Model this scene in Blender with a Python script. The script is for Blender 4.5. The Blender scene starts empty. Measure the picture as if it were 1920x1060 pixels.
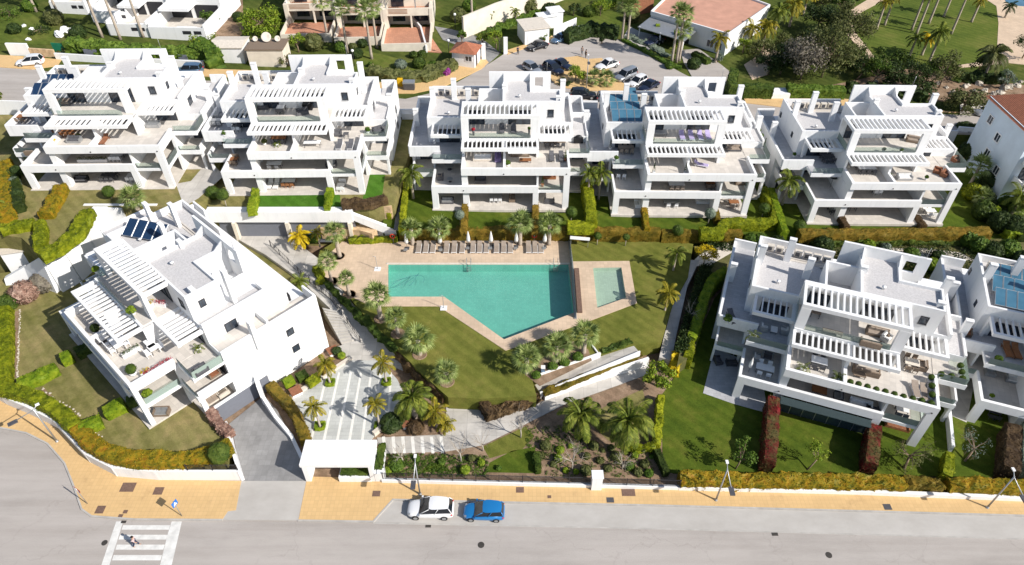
import bpy, math, random
from math import radians as R, sin, cos, pi
from mathutils import Vector, Matrix, noise
C = bpy.context.scene.collection
sc = bpy.context.scene
random.seed(7)

# ------------------------------------------------------------------ camera
CAM_H, FPX, PITCH = 61.0, 1297.0, math.atan(1430/1297.0)      # PITCH is measured from straight down
cam = bpy.data.objects.new('camera', bpy.data.cameras.new('camera'))
C.objects.link(cam); sc.camera = cam
cam.location = (0, 0, CAM_H); cam.rotation_euler = (PITCH, 0, 0)
cam.data.sensor_width = 36; cam.data.lens = 36*FPX/1920
cam.data.clip_start = 1; cam.data.clip_end = 3000
# ------------------------------------------------------------------ sky and sun
SUN_AZ, SUN_EL = R(-30), R(37)                # direction towards the sun, azimuth from +x
w = bpy.data.worlds.new('World'); sc.world = w; w.use_nodes = True
nt = w.node_tree; bg = nt.nodes['Background']
sky = nt.nodes.new('ShaderNodeTexSky'); sky.sky_type = 'NISHITA'; sky.sun_disc = False
sky.sun_elevation = SUN_EL; sky.sun_rotation = R(90) - SUN_AZ
sky.dust_density = 1.0
nt.links.new(sky.outputs[0], bg.inputs[0]); bg.inputs[1].default_value = 0.098
sl = bpy.data.lights.new('sun', 'SUN'); sl.energy = 5.0; sl.angle = R(0.53); sl.color = (1, .95, .88)
so = bpy.data.objects.new('sun', sl); C.objects.link(so)
d = Vector((cos(SUN_AZ)*cos(SUN_EL), sin(SUN_AZ)*cos(SUN_EL), sin(SUN_EL)))
so.rotation_euler = d.to_track_quat('Z', 'Y').to_euler(); so.location = (80, -40, 90)
sc.view_settings.view_transform = 'Standard'; sc.view_settings.look = 'None'
sc.view_settings.exposure = 0.28; sc.view_settings.gamma = 1
sc.cycles.max_bounces = 6; sc.cycles.transparent_max_bounces = 12
sc.cycles.caustics_reflective = False; sc.cycles.caustics_refractive = False

# ------------------------------------------------------------------ materials
MAT = {}
def new_mat(n):
    m = bpy.data.materials.new(n); m.use_nodes = True; MAT[n] = m
    t = m.node_tree; b = t.nodes['Principled BSDF']
    return m, t, b
def ramp(t, fac, stops):
    r = t.nodes.new('ShaderNodeValToRGB'); e = r.color_ramp.elements
    while len(e) < len(stops): e.new(0.5)
    for k, (p, c) in enumerate(stops):
        e[k].position = p; e[k].color = (*c, 1)
    t.links.new(fac, r.inputs[0]); return r.outputs[0]
def noise_tex(t, scale, detail=4, rough=.6, coord='Object', warp=None, dist=0):
    tc = t.nodes.new('ShaderNodeTexCoord'); n = t.nodes.new('ShaderNodeTexNoise')
    n.inputs['Scale'].default_value = scale; n.inputs['Detail'].default_value = detail
    n.inputs['Roughness'].default_value = rough; n.inputs['Distortion'].default_value = dist
    if warp:
        mp = t.nodes.new('ShaderNodeMapping'); mp.inputs['Scale'].default_value = warp
        t.links.new(tc.outputs[coord], mp.inputs[0]); t.links.new(mp.outputs[0], n.inputs[0])
    else: t.links.new(tc.outputs[coord], n.inputs[0])
    return n.outputs[0]
def mixc(t, f, a, b, mode='MIX'):
    m = t.nodes.new('ShaderNodeMix'); m.data_type = 'RGBA'; m.blend_type = mode
    for s, v in ((0, f), (6, a), (7, b)):
        if hasattr(v, 'links'): t.links.new(v, m.inputs[s])
        elif s == 0: m.inputs[0].default_value = v
        else: m.inputs[s].default_value = (*v, 1)
    return m.outputs[2]
def bump(t, b, h, s=.3, d=.02):
    n = t.nodes.new('ShaderNodeBump'); n.inputs['Strength'].default_value = s; n.inputs['Distance'].default_value = d
    t.links.new(h, n.inputs['Height']); t.links.new(n.outputs[0], b.inputs['Normal'])
def simple(n, col, rough=.6, metal=0, var=.12, scale=3, bmp=0, spec=.3):
    m, t, b = new_mat(n)
    f = noise_tex(t, scale)
    lo = tuple(c*(1-var) for c in col); hi = tuple(min(1, c*(1+var)) for c in col)
    t.links.new(ramp(t, f, [(.3, lo), (.7, hi)]), b.inputs['Base Color'])
    b.inputs['Roughness'].default_value = rough; b.inputs['Metallic'].default_value = metal
    b.inputs['Specular IOR Level'].default_value = spec
    if bmp: bump(t, b, noise_tex(t, scale*8), bmp)
    return m
def tiles(n, col, size, grout, var=.08, mortar=.012, rough=.6, off=0, stain=.12):
    m, t, b = new_mat(n)
    tc = t.nodes.new('ShaderNodeTexCoord'); br = t.nodes.new('ShaderNodeTexBrick')
    br.offset = off; br.inputs['Scale'].default_value = 1
    br.inputs['Brick Width'].default_value = size[0]; br.inputs['Row Height'].default_value = size[1]
    br.inputs['Mortar Size'].default_value = mortar; br.inputs['Mortar Smooth'].default_value = .2
    br.inputs['Color1'].default_value = (*[c*(1-var) for c in col], 1)
    br.inputs['Color2'].default_value = (*[min(1, c*(1+var)) for c in col], 1)
    br.inputs['Mortar'].default_value = (*grout, 1)
    t.links.new(tc.outputs['Object'], br.inputs[0])
    f = ramp(t, noise_tex(t, .35, 6, .7), [(.3, (1-stain*2,)*3), (.65, (1, 1, 1))])
    t.links.new(mixc(t, 1, br.outputs[0], f, 'MULTIPLY'), b.inputs['Base Color'])
    b.inputs['Roughness'].default_value = rough; b.inputs['Specular IOR Level'].default_value = .3
    return m
def foliage(n, stops, rough=.55, scale=1.2, trans=.25):
    m, t, b = new_mat(n)
    g = t.nodes.new('ShaderNodeNewGeometry')
    f = noise_tex(t, scale, 5, .7)
    ad = t.nodes.new('ShaderNodeMath'); ad.operation = 'MULTIPLY_ADD'
    ad.inputs[1].default_value = .45; t.links.new(g.outputs['Random Per Island'], ad.inputs[0])
    sb = t.nodes.new('ShaderNodeMath'); sb.operation = 'MULTIPLY_ADD'; sb.inputs[1].default_value = 1.5; sb.inputs[2].default_value = -.48
    t.links.new(f, sb.inputs[0]); t.links.new(sb.outputs[0], ad.inputs[2])
    col = ramp(t, ad.outputs[0], stops)
    t.links.new(col, b.inputs['Base Color']); b.inputs['Roughness'].default_value = rough
    b.inputs['Specular IOR Level'].default_value = .15
    if trans:
        tr = t.nodes.new('ShaderNodeBsdfTranslucent'); t.links.new(col, tr.inputs[0])
        mx = t.nodes.new('ShaderNodeMixShader'); mx.inputs[0].default_value = trans
        t.links.new(b.outputs[0], mx.inputs[1]); t.links.new(tr.outputs[0], mx.inputs[2])
        t.links.new(mx.outputs[0], t.nodes['Material Output'].inputs[0])
    return m
def glassy(n, tint, gloss=.5, alpha=.85, rough=.02):
    m, t, b = new_mat(n)
    tr = t.nodes.new('ShaderNodeBsdfTransparent'); tr.inputs[0].default_value = (*tint, 1)
    b.inputs['Base Color'].default_value = (*[c*.5 for c in tint], 1); b.inputs['Roughness'].default_value = rough
    mx = t.nodes.new('ShaderNodeMixShader')
    fr = t.nodes.new('ShaderNodeFresnel'); fr.inputs[0].default_value = 1.45
    ma = t.nodes.new('ShaderNodeMath'); ma.operation = 'MULTIPLY_ADD'; ma.inputs[1].default_value = gloss; ma.inputs[2].default_value = 1-alpha
    t.links.new(fr.outputs[0], ma.inputs[0]); t.links.new(ma.outputs[0], mx.inputs[0])
    t.links.new(tr.outputs[0], mx.inputs[1]); t.links.new(b.outputs[0], mx.inputs[2])
    t.links.new(mx.outputs[0], t.nodes['Material Output'].inputs[0])
    return m

# painted render of the villas: white with faint streaks
m, t, b = new_mat('white_render')
f = noise_tex(t, .8, 6, .65, warp=(1, 1, .25)); f2 = noise_tex(t, 6, 4)
c1 = ramp(t, f, [(.25, (.72, .73, .735)), (.5, (.79, .79, .79)), (.8, (.81, .81, .80))])
c2 = ramp(t, noise_tex(t, 2.2, 5, .7, warp=(1, 1, .12)), [(.30, (.90, .895, .885)), (.48, (1, 1, 1))])      # faint rain streaks
t.links.new(mixc(t, .8, c1, c2, 'MULTIPLY'), b.inputs['Base Color']); b.inputs['Roughness'].default_value = .75; bump(t, b, f2, .12, .01)
b.inputs['Specular IOR Level'].default_value = .15
simple('cream_render', (.68, .62, .52), .8, var=.1, scale=.7, bmp=.1)
simple('blue_white_render', (.62, .70, .78), .8, var=.07, scale=.5)
tiles('terrace_tile', (.62, .575, .52), (.6, .6), (.50, .47, .43), stain=.08, rough=.7)
tiles('grey_tile', (.47, .47, .485), (.8, .4), (.33, .33, .34), stain=.1, off=.5)
tiles('deck_tile', (.62, .475, .34), (.5, .5), (.51, .385, .275), stain=.1, var=.06, rough=.75)
tiles('path_paver', (.56, .53, .485), (1.6, 1.6), (.3, .28, .26), stain=.16)
tiles('plaza_paver', (.52, .53, .505), (.9, .45), (.38, .38, .37), stain=.1, off=.5)
tiles('drive_paver', (.30, .295, .29), (.6, .6), (.24, .235, .235), stain=.16)
tiles('terracotta_tile', (.55, .27, .17), (.4, .4), (.4, .2, .13), stain=.12)
simple('gravel_roof', (.52, .505, .50), .95, var=.14, scale=6, bmp=.4)
simple('white_stripe', (.74, .72, .67), .8, var=.07, scale=2)
simple('coping', (.62, .56, .48), .7)
simple('terracotta_flat', (.52, .28, .20), .9, var=.12, scale=.5)
# roads
m, t, b = new_mat('asphalt')
f = noise_tex(t, .12, 8, .75, warp=(.5, 1.6, 1)); f2 = noise_tex(t, 14, 3)
c1 = ramp(t, f, [(.28, (.33, .30, .275)), (.5, (.40, .365, .335)), (.75, (.45, .41, .38))])
c2 = ramp(t, f2, [(.3, (.88,)*3), (.7, (1.08,)*3)])
c3 = ramp(t, noise_tex(t, .55, 4, .6, warp=(.06, 1.3, 1)), [(.32, (.90, .89, .88)), (.6, (1.03,)*3)])      # wheel tracks along the street
tc = t.nodes.new('ShaderNodeTexCoord'); vo = t.nodes.new('ShaderNodeTexVoronoi'); vo.feature = 'DISTANCE_TO_EDGE'; vo.inputs['Scale'].default_value = .085
nz = t.nodes.new('ShaderNodeTexNoise'); nz.inputs['Scale'].default_value = .7; nz.inputs['Detail'].default_value = 6
va = t.nodes.new('ShaderNodeVectorMath'); va.operation = 'MULTIPLY_ADD'; va.inputs[1].default_value = (3, 3, 3)
t.links.new(tc.outputs['Object'], nz.inputs[0]); t.links.new(nz.outputs[1], va.inputs[0]); t.links.new(tc.outputs['Object'], va.inputs[2]); t.links.new(va.outputs[0], vo.inputs[0])
c4 = ramp(t, vo.outputs[0], [(.0, (.80, .79, .78)), (.006, (1, 1, 1))])
t.links.new(mixc(t, .55, mixc(t, 1, mixc(t, 1, c1, c2, 'MULTIPLY'), c3, 'MULTIPLY'), c4, 'MULTIPLY'), b.inputs['Base Color']); b.inputs['Roughness'].default_value = .9
bump(t, b, f2, .3, .01)
m, t, b = new_mat('concrete')
f = noise_tex(t, .3, 7, .7, warp=(.6, 1, 1))
c1 = ramp(t, f, [(.3, (.38, .355, .325)), (.6, (.46, .437, .405)), (.8, (.51, .485, .45))])
t.links.new(c1, b.inputs['Base Color']); b.inputs['Roughness'].default_value = .9
m, t, b = new_mat('yellow_pavement')
tc = t.nodes.new('ShaderNodeTexCoord'); br = t.nodes.new('ShaderNodeTexBrick'); br.offset = 0
br.inputs['Scale'].default_value = 1; br.inputs['Brick Width'].default_value = .4; br.inputs['Row Height'].default_value = .4
br.inputs['Mortar Size'].default_value = .01; br.inputs['Color1'].default_value = (.60, .40, .185, 1)
br.inputs['Color2'].default_value = (.65, .435, .205, 1); br.inputs['Mortar'].default_value = (.50, .33, .15, 1)
t.links.new(tc.outputs['Object'], br.inputs[0])
f = ramp(t, noise_tex(t, .35, 7, .72), [(.25, (.70, .68, .68)), (.42, (.95, .95, .95)), (.7, (1.02, 1.02, 1.0))])
t.links.new(mixc(t, 1, br.outputs[0], f, 'MULTIPLY'), b.inputs['Base Color']); b.inputs['Roughness'].default_value = .85
simple('kerb_stone', (.42, .40, .37), .9, var=.15, scale=1)
simple('road_paint', (.66, .65, .62), .7, var=.16, scale=1.4)
simple('iron_cover', (.16, .10, .075), .8, var=.25, scale=5)
simple('dark_iron', (.05, .045, .04), .7, var=.2)
# grounds
def lawn(n, a, b_, c, scale=.35):
    m, t, b = new_mat(n)
    f = noise_tex(t, scale, 8, .72); f2 = noise_tex(t, 9, 5, .8)
    c1 = ramp(t, f, [(.3, a), (.52, b_), (.74, c)])
    c2 = ramp(t, f2, [(.3, (.70,)*3), (.7, (1.25,)*3)])
    tc = t.nodes.new('ShaderNodeTexCoord'); wv = t.nodes.new('ShaderNodeTexWave'); wv.inputs['Scale'].default_value = .32; wv.inputs['Distortion'].default_value = 1.2; wv.bands_direction = 'DIAGONAL'
    t.links.new(tc.outputs['Object'], wv.inputs[0]); c3 = ramp(t, wv.outputs[1], [(.3, (.93,)*3), (.7, (1.06,)*3)])
    f4 = ramp(t, noise_tex(t, 1.3, 5, .7), [(.28, (.80, .84, .8)), (.55, (1.02,)*3)])
    t.links.new(mixc(t, 1, mixc(t, 1, mixc(t, 1, c1, c2, 'MULTIPLY'), c3, 'MULTIPLY'), f4, 'MULTIPLY'), b.inputs['Base Color'])
    b.inputs['Roughness'].default_value = .95; b.inputs['Specular IOR Level'].default_value = .05; bump(t, b, f2, .5, .05)
lawn('lawn_green', (.045, .078, .010), (.082, .115, .014), (.14, .145, .026), .3)
lawn('lawn_olive', (.13, .13, .035), (.22, .195, .075), (.33, .25, .12), .3)
lawn('lawn_pool', (.095, .112, .02), (.155, .16, .034), (.225, .195, .055), .28)
lawn('lawn_turf', (.05, .13, .012), (.07, .165, .02), (.09, .18, .03), .5)
lawn('lawn_far', (.055, .085, .016), (.10, .13, .024), (.17, .17, .045), .12)
lawn('soil', (.15, .10, .065), (.27, .185, .125), (.38, .28, .20), .6)
lawn('scrub', (.06, .07, .025), (.12, .115, .045), (.24, .18, .1), .25)
lawn('bright_scrub', (.04, .06, .014), (.08, .10, .022), (.16, .15, .05), .2)
simple('ochre_stone', (.56, .40, .24), .9, var=.35, scale=1.6, bmp=.8)
simple('pale_rock', (.48, .43, .36), .9, var=.3, scale=2, bmp=.8)
# foliage
foliage('hedge_yellow', [(.15, (.035, .06, .004)), (.45, (.15, .185, .009)), (.8, (.36, .38, .02))])
foliage('hedge_lime', [(.15, (.05, .10, .005)), (.45, (.15, .23, .012)), (.8, (.30, .36, .025))])
foliage('hedge_orange', [(.1, (.035, .05, .008)), (.30, (.11, .12, .012)), (.46, (.24, .19, .014)), (.64, (.36, .23, .016)), (.82, (.31, .12, .018)), (.97, (.24, .065, .02))], scale=1.3)
foliage('hedge_amber', [(.1, (.06, .065, .012)), (.45, (.17, .13, .018)), (.8, (.30, .19, .03))], scale=.9)
foliage('hedge_brown', [(.1, (.035, .022, .015)), (.5, (.10, .065, .035)), (.85, (.17, .11, .05))])
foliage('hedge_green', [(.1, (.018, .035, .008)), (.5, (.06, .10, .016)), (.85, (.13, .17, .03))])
foliage('hedge_dark', [(.1, (.012, .022, .006)), (.5, (.035, .055, .012)), (.85, (.075, .10, .02))])
foliage('hedge_red', [(.1, (.04, .04, .015)), (.42, (.12, .10, .035)), (.62, (.13, .03, .02)), (.88, (.22, .014, .018))], scale=.55)
foliage('hedge_pink', [(.1, (.07, .05, .04)), (.5, (.30, .17, .13)), (.85, (.5, .36, .28))], scale=2)
foliage('leaf_green', [(.1, (.025, .055, .008)), (.5, (.075, .135, .018)), (.85, (.17, .24, .035))])
foliage('leaf_bright', [(.1, (.06, .11, .008)), (.5, (.17, .25, .02)), (.85, (.36, .40, .05))])
foliage('leaf_dark', [(.1, (.012, .026, .008)), (.5, (.035, .06, .016)), (.85, (.085, .115, .03))])
foliage('leaf_olive', [(.1, (.04, .05, .015)), (.5, (.10, .115, .035)), (.85, (.2, .2, .075))])
foliage('leaf_yellow', [(.1, (.22, .17, .01)), (.5, (.55, .40, .012)), (.85, (.75, .58, .03))])
foliage('leaf_grey', [(.1, (.10, .09, .07)), (.5, (.2, .175, .14)), (.85, (.3, .27, .2))])
foliage('leaf_silver', [(.1, (.07, .10, .07)), (.5, (.16, .20, .15)), (.85, (.3, .34, .26))])
foliage('palm_fan', [(.1, (.06, .10, .025)), (.45, (.19, .25, .065)), (.85, (.44, .49, .20))])
foliage('palm_feather', [(.1, (.035, .06, .01)), (.5, (.13, .17, .022)), (.85, (.29, .31, .05))])
foliage('palm_gold', [(.1, (.07, .09, .01)), (.5, (.24, .215, .02)), (.85, (.46, .35, .035))])
foliage('flower_red', [(.1, (.2, .01, .02)), (.6, (.5, .03, .05)), (.9, (.6, .2, .2))])
foliage('flower_purple', [(.1, (.12, .02, .12)), (.6, (.35, .06, .3)), (.9, (.5, .2, .5))])
simple('bark', (.22, .16, .11), .95, var=.3, scale=6, bmp=.9)
simple('palm_bark', (.40, .335, .27), .95, var=.3, scale=5, bmp=.9)
simple('pale_bark', (.42, .37, .31), .95, var=.2, scale=6, bmp=.6)
# glass, metal, paint
m, t, b = new_mat('window_glass')
f = noise_tex(t, .9, 3)
t.links.new(ramp(t, f, [(.35, (.012, .018, .03)), (.65, (.05, .065, .085))]), b.inputs['Base Color'])
b.inputs['Roughness'].default_value = .06; b.inputs['Specular IOR Level'].default_value = .7
glassy('balustrade_glass', (.86, .93, .90), gloss=1.0, alpha=.93)
glassy('roof_glass', (.30, .42, .44), gloss=1.0, alpha=.75)
m, t, b = new_mat('solar_blue')
tc = t.nodes.new('ShaderNodeTexCoord'); br = t.nodes.new('ShaderNodeTexBrick'); br.offset = 0
br.inputs['Scale'].default_value = 1; br.inputs['Brick Width'].default_value = .16; br.inputs['Row Height'].default_value = 3
br.inputs['Mortar Size'].default_value = .006
br.inputs['Color1'].default_value = (.014, .036, .085, 1); br.inputs['Color2'].default_value = (.018, .045, .10, 1); br.inputs['Mortar'].default_value = (.010, .02, .045, 1)
t.links.new(tc.outputs['Object'], br.inputs[0]); t.links.new(br.outputs[0], b.inputs['Base Color'])
b.inputs['Roughness'].default_value = .12; b.inputs['Specular IOR Level'].default_value = .6
m, t, b = new_mat('solar_sky')
f = noise_tex(t, .6, 3)
t.links.new(ramp(t, f, [(.3, (.04, .12, .19)), (.7, (.075, .19, .28))]), b.inputs['Base Color'])
b.inputs['Roughness'].default_value = .12; b.inputs['Specular IOR Level'].default_value = .6
m, t, b = new_mat('pool_water')
tr = t.nodes.new('ShaderNodeBsdfTransparent'); tr.inputs[0].default_value = (.90, .975, .94, 1)
gl = t.nodes.new('ShaderNodeBsdfGlossy'); gl.inputs['Roughness'].default_value = .06
f = noise_tex(t, 3.2, 5, .65); bp = t.nodes.new('ShaderNodeBump'); bp.inputs['Strength'].default_value = .6; bp.inputs['Distance'].default_value = .08
t.links.new(f, bp.inputs['Height']); t.links.new(bp.outputs[0], gl.inputs['Normal'])
fr = t.nodes.new('ShaderNodeValue'); fr.outputs[0].default_value = .085
mx = t.nodes.new('ShaderNodeMixShader'); t.links.new(fr.outputs[0], mx.inputs[0])
t.links.new(tr.outputs[0], mx.inputs[1]); t.links.new(gl.outputs[0], mx.inputs[2]); t.links.new(mx.outputs[0], t.nodes['Material Output'].inputs[0])
tiles('pool_tile', (.17, .49, .41), (.3, .3), (.15, .44, .37), stain=.07, var=.05)
tiles('pool_tile_pale', (.45, .52, .43), (.3, .3), (.38, .44, .37), stain=.07, var=.05)
simple('dark_frame', (.03, .03, .035), .4)
simple('white_paint', (.8, .8, .8), .4, var=.03)
simple('metal_grey', (.42, .43, .44), .4, .6, var=.08)
simple('steel_dark', (.10, .10, .11), .5, .3)
simple('garage_door', (.16, .17, .20), .5, var=.05)
simple('grey_fabric', (.11, .11, .12), .9)
simple('taupe_fabric', (.30, .245, .20), .9, scale=5)
simple('white_fabric', (.75, .74, .72), .9, var=.06)
simple('purple_fabric', (.22, .17, .33), .9)
simple('lilac_fabric', (.40, .34, .55), .9)
simple('green_fabric', (.02, .14, .08), .9)
simple('teak', (.28, .12, .05), .7, var=.25, scale=4)
simple('rust_wood', (.25, .105, .055), .7, var=.25, scale=4)
simple('wicker', (.20, .15, .11), .9, var=.3, scale=12)
simple('terracotta_pot', (.40, .17, .09), .8)
simple('black_plastic', (.018, .018, .02), .45)
simple('green_mesh', (.012, .16, .085), .9, var=.2, scale=2)
simple('rubber', (.018, .018, .018), .8)
simple('sign_red', (.55, .015, .02), .4, var=.03)
simple('sign_blue', (.02, .15, .5), .4, var=.03)
simple('buoy_red', (.65, .06, .03), .5, var=.05)
simple('amber_plastic', (.7, .42, .01), .5)
simple('skin', (.42, .25, .17), .6, var=.05)
simple('hair_dark', (.02, .015, .012), .8)
simple('cloth_pink', (.55, .42, .42), .9); simple('cloth_navy', (.02, .03, .07), .9); simple('cloth_grey', (.2, .2, .22), .9); simple('cloth_black', (.02, .02, .022), .9)
m, t, b = new_mat('roof_tile_red')
tc = t.nodes.new('ShaderNodeTexCoord'); wv = t.nodes.new('ShaderNodeTexWave'); wv.inputs['Scale'].default_value = 1.6; wv.inputs['Distortion'].default_value = .4
t.links.new(tc.outputs['Object'], wv.inputs[0])
c1 = ramp(t, wv.outputs[1], [(.1, (.22, .07, .035)), (.7, (.46, .17, .09))])
c2 = ramp(t, noise_tex(t, 3, 4), [(.3, (.7,)*3), (.7, (1.15,)*3)])
t.links.new(mixc(t, 1, c1, c2, 'MULTIPLY'), b.inputs['Base Color']); b.inputs['Roughness'].default_value = .85
def paint(n, col, metal=.3):
    m, t, b = new_mat(n); b.inputs['Base Color'].default_value = (*col, 1); b.inputs['Roughness'].default_value = .28
    b.inputs['Metallic'].default_value = metal; b.inputs['Coat Weight'].default_value = .8; b.inputs['Coat Roughness'].default_value = .05
m, t, b = new_mat('car_glass'); b.inputs['Base Color'].default_value = (.012, .016, .022, 1); b.inputs['Roughness'].default_value = .07; b.inputs['Specular IOR Level'].default_value = .5
paint('paint_white', (.78, .78, .78), 0); paint('paint_blue', (.015, .19, .48), .15); paint('paint_black', (.012, .013, .018)); paint('paint_navy', (.015, .022, .05))
paint('paint_silver', (.45, .47, .50), .6); paint('paint_steel', (.13, .22, .34), .5); paint('paint_grey', (.2, .21, .23), .5)

# ------------------------------------------------------------------ geometry helpers
def site(px, py, z=0.0):
    """a surveyed spot: plan position of the point seen at (px, py) of the survey photo at ground level z (number or function of x)"""
    s_, c_ = sin(PITCH), cos(PITCH)
    u = (px-960)/FPX; v = (530-py)/FPX
    d = (u, v*c_+s_, v*s_-c_); zz = z(0) if callable(z) else z
    for _ in range(25 if callable(z) else 1):
        k = (zz-CAM_H)/d[2]; x, y = d[0]*k, d[1]*k
        if callable(z): zz = z(x)
    return Vector((x, y, zz))
def zb(x): return 3.6-.0295*(x+1)        # gardens of the three right-hand villas of the back row
def zr(x): return 6.2-.035*x              # upper road and everything behind it
def tag(o, label=None, cat=None, group=None, kind=None):
    if label: o['label'] = label
    if cat: o['category'] = cat
    if group: o['group'] = group
    if kind: o['kind'] = kind
    return o
def thing(name, label, cat, loc=(0, 0, 0), rz=0, group=None):
    o = bpy.data.objects.new(name, None); C.objects.link(o); o.empty_display_size = .3
    o.location = loc; o.rotation_euler = (0, 0, rz); return tag(o, label, cat, group)
class MB:
    """collects faces and links them as ONE mesh object"""
    def __init__(s): s.v = []; s.f = []; s.s = []; s.rnd = random.Random(5)
    def add(s, vs, fs, smooth=False):
        k = len(s.v); s.v += [tuple(v) for v in vs]; s.f += [tuple(i+k for i in f) for f in fs]; s.s += [smooth]*len(fs); return s
    def box(s, x0, x1, y0, y1, z0, z1, eps=True, rot=0, c=None):
        e = [s.rnd.uniform(.0008, .006) if eps else 0 for _ in range(6)]
        x0 -= e[0]; x1 += e[1]; y0 -= e[2]; y1 += e[3]; z0 -= e[4]; z1 += e[5]
        vs = [(x, y, z) for z in (z0, z1) for x, y in ((x0, y0), (x1, y0), (x1, y1), (x0, y1))]
        if rot:
            cx, cy = c or ((x0+x1)/2, (y0+y1)/2)
            vs = [(cx+(x-cx)*cos(rot)-(y-cy)*sin(rot), cy+(x-cx)*sin(rot)+(y-cy)*cos(rot), z) for x, y, z in vs]
        return s.add(vs, [(3, 2, 1, 0), (4, 5, 6, 7), (0, 1, 5, 4), (1, 2, 6, 5), (2, 3, 7, 6), (3, 0, 4, 7)])
    def prism(s, poly, z0, z1):
        """poly: list of (x,y) or (x,y,z); z0 / z1 numbers or functions of (x,y)"""
        n = len(poly); f0 = z0 if callable(z0) else (lambda x, y: z0); f1 = z1 if callable(z1) else (lambda x, y: z1)
        a = sum(poly[i][0]*poly[(i+1) % n][1]-poly[(i+1) % n][0]*poly[i][1] for i in range(n))
        if a < 0: poly = poly[::-1]
        vs = [(p[0], p[1], f0(p[0], p[1])) for p in poly]+[(p[0], p[1], f1(p[0], p[1])) for p in poly]
        return s.add(vs, [tuple(range(n-1, -1, -1)), tuple(range(n, 2*n))]+[(i, (i+1) % n, n+(i+1) % n, n+i) for i in range(n)])
    def tube(s, pts, r, n=8, cap=True, smooth=True):
        pts = [Vector(p) for p in pts]; rr = r if isinstance(r, (list, tuple)) else [r]*len(pts); vs = []; fs = []
        for i, p in enumerate(pts):
            t_ = (pts[min(i+1, len(pts)-1)]-pts[max(i-1, 0)]).normalized()
            a = t_.cross(Vector((0, 0, 1))) if abs(t_.z) < .95 else t_.cross(Vector((1, 0, 0))); a.normalize(); b_ = t_.cross(a)
            vs += [p+(a*cos(2*pi*k/n)+b_*sin(2*pi*k/n))*rr[i] for k in range(n)]
        for i in range(len(pts)-1):
            fs += [(i*n+k, i*n+(k+1) % n, (i+1)*n+(k+1) % n, (i+1)*n+k) for k in range(n)]
        s.add(vs, fs, smooth)
        if cap:
            k = len(s.v)-len(vs); s.f += [tuple(k+i for i in range(n))[::-1], tuple(k+(len(pts)-1)*n+i for i in range(n))]; s.s += [False]*2
        return s
    def lathe(s, prof, c=(0, 0), n=16, smooth=True):
        vs = [(c[0]+r_*cos(2*pi*k/n), c[1]+r_*sin(2*pi*k/n), z) for r_, z in prof for k in range(n)]
        fs = [(i*n+k, i*n+(k+1) % n, (i+1)*n+(k+1) % n, (i+1)*n+k) for i in range(len(prof)-1) for k in range(n)]
        return s.add(vs, fs, smooth)
    def quad(s, *p): return s.add(p, [tuple(range(len(p)))])
    def build(s, name, mat, parent=None, loc=None, rz=None):
        me = bpy.data.meshes.new(name); me.from_pydata(s.v, [], s.f); me.validate(); me.update()
        me.polygons.foreach_set('use_smooth', s.s[:len(me.polygons)] if len(s.s) >= len(me.polygons) else [False]*len(me.polygons))
        o = bpy.data.objects.new(name, me); C.objects.link(o)
        for mm in (mat if isinstance(mat, (list, tuple)) else [mat]): me.materials.append(MAT[mm] if isinstance(mm, str) else mm)
        if parent: o.parent = parent
        if loc is not None: o.location = loc
        if rz is not None: o.rotation_euler = (0, 0, rz)
        return o
def bx(name, mat, parent, *b, **k): return MB().box(*b, **k).build(name, mat, parent)
def copy_tree(o, parent=None):
    c = o.copy(); C.objects.link(c); c.parent = parent
    for ch in list(o.children): copy_tree(ch, c)
    return c
def struct(name, mat, px, z, thick=.3, dz=0.0, label=None):
    """a flat zone of the setting: px is its outline in survey pixels, lying on plane z"""
    ps = [site(a, b_, z) for a, b_ in px]
    zf = (lambda x, y: z(x)+dz) if callable(z) else (lambda x, y: z+dz)
    mb = MB().prism(ps, (lambda x, y: zf(x, y)-thick), zf)
    return tag(mb.build(name, mat), kind='structure')
# ------------------------------------------------------------------ the setting
from mathutils.geometry import tessellate_polygon
def zone(name, mat, outer, z, holes=(), dz=0.0, thick=.35, miny=None):
    """flat zone with holes (walls of the slab included)"""
    loops = [[site(a, b_, z) for a, b_ in l] for l in (outer, *holes)]
    if miny: loops = [[Vector((p.x, max(p.y, miny), p.z)) for p in l] for l in loops]
    zf = (lambda p: z(p.x)+dz) if callable(z) else (lambda p: z+dz)
    flat = [p for l in loops for p in l]
    tri = tessellate_polygon([[Vector((p.x, p.y, 0)) for p in l] for l in loops])
    mb = MB(); n = len(flat)
    vs = [(p.x, p.y, zf(p)) for p in flat]+[(p.x, p.y, zf(p)-thick) for p in flat]
    fs = []
    for a, b_, c in tri:
        u = (flat[b_]-flat[a]).cross(flat[c]-flat[a]).z
        fs.append((a, b_, c) if u > 0 else (a, c, b_))
    k = 0
    for l in loops:
        for i in range(len(l)): fs.append((k+i, k+(i+1) % len(l), n+k+(i+1) % len(l), n+k+i))
        k += len(l)
    mb.add(vs, fs); return tag(mb.build(name, mat), kind='structure')
def slab(name, mat, px, th=.35):
    """px: (px,py,z) corners, sloping zone"""
    ps = [site(*p) for p in px]; n = len(ps)
    mb = MB().add([tuple(p) for p in ps]+[(p.x, p.y, p.z-th) for p in ps], [tuple(range(n)), tuple(range(2*n-1, n-1, -1))]+[(i, n+i, n+(i+1) % n, (i+1) % n) for i in range(n)])
    return tag(mb.build(name, mat), kind='structure')
def wslab(name, mat, poly, z0, z1): return tag(MB().prism(poly, z0, z1).build(name, mat), kind='structure')

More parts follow.
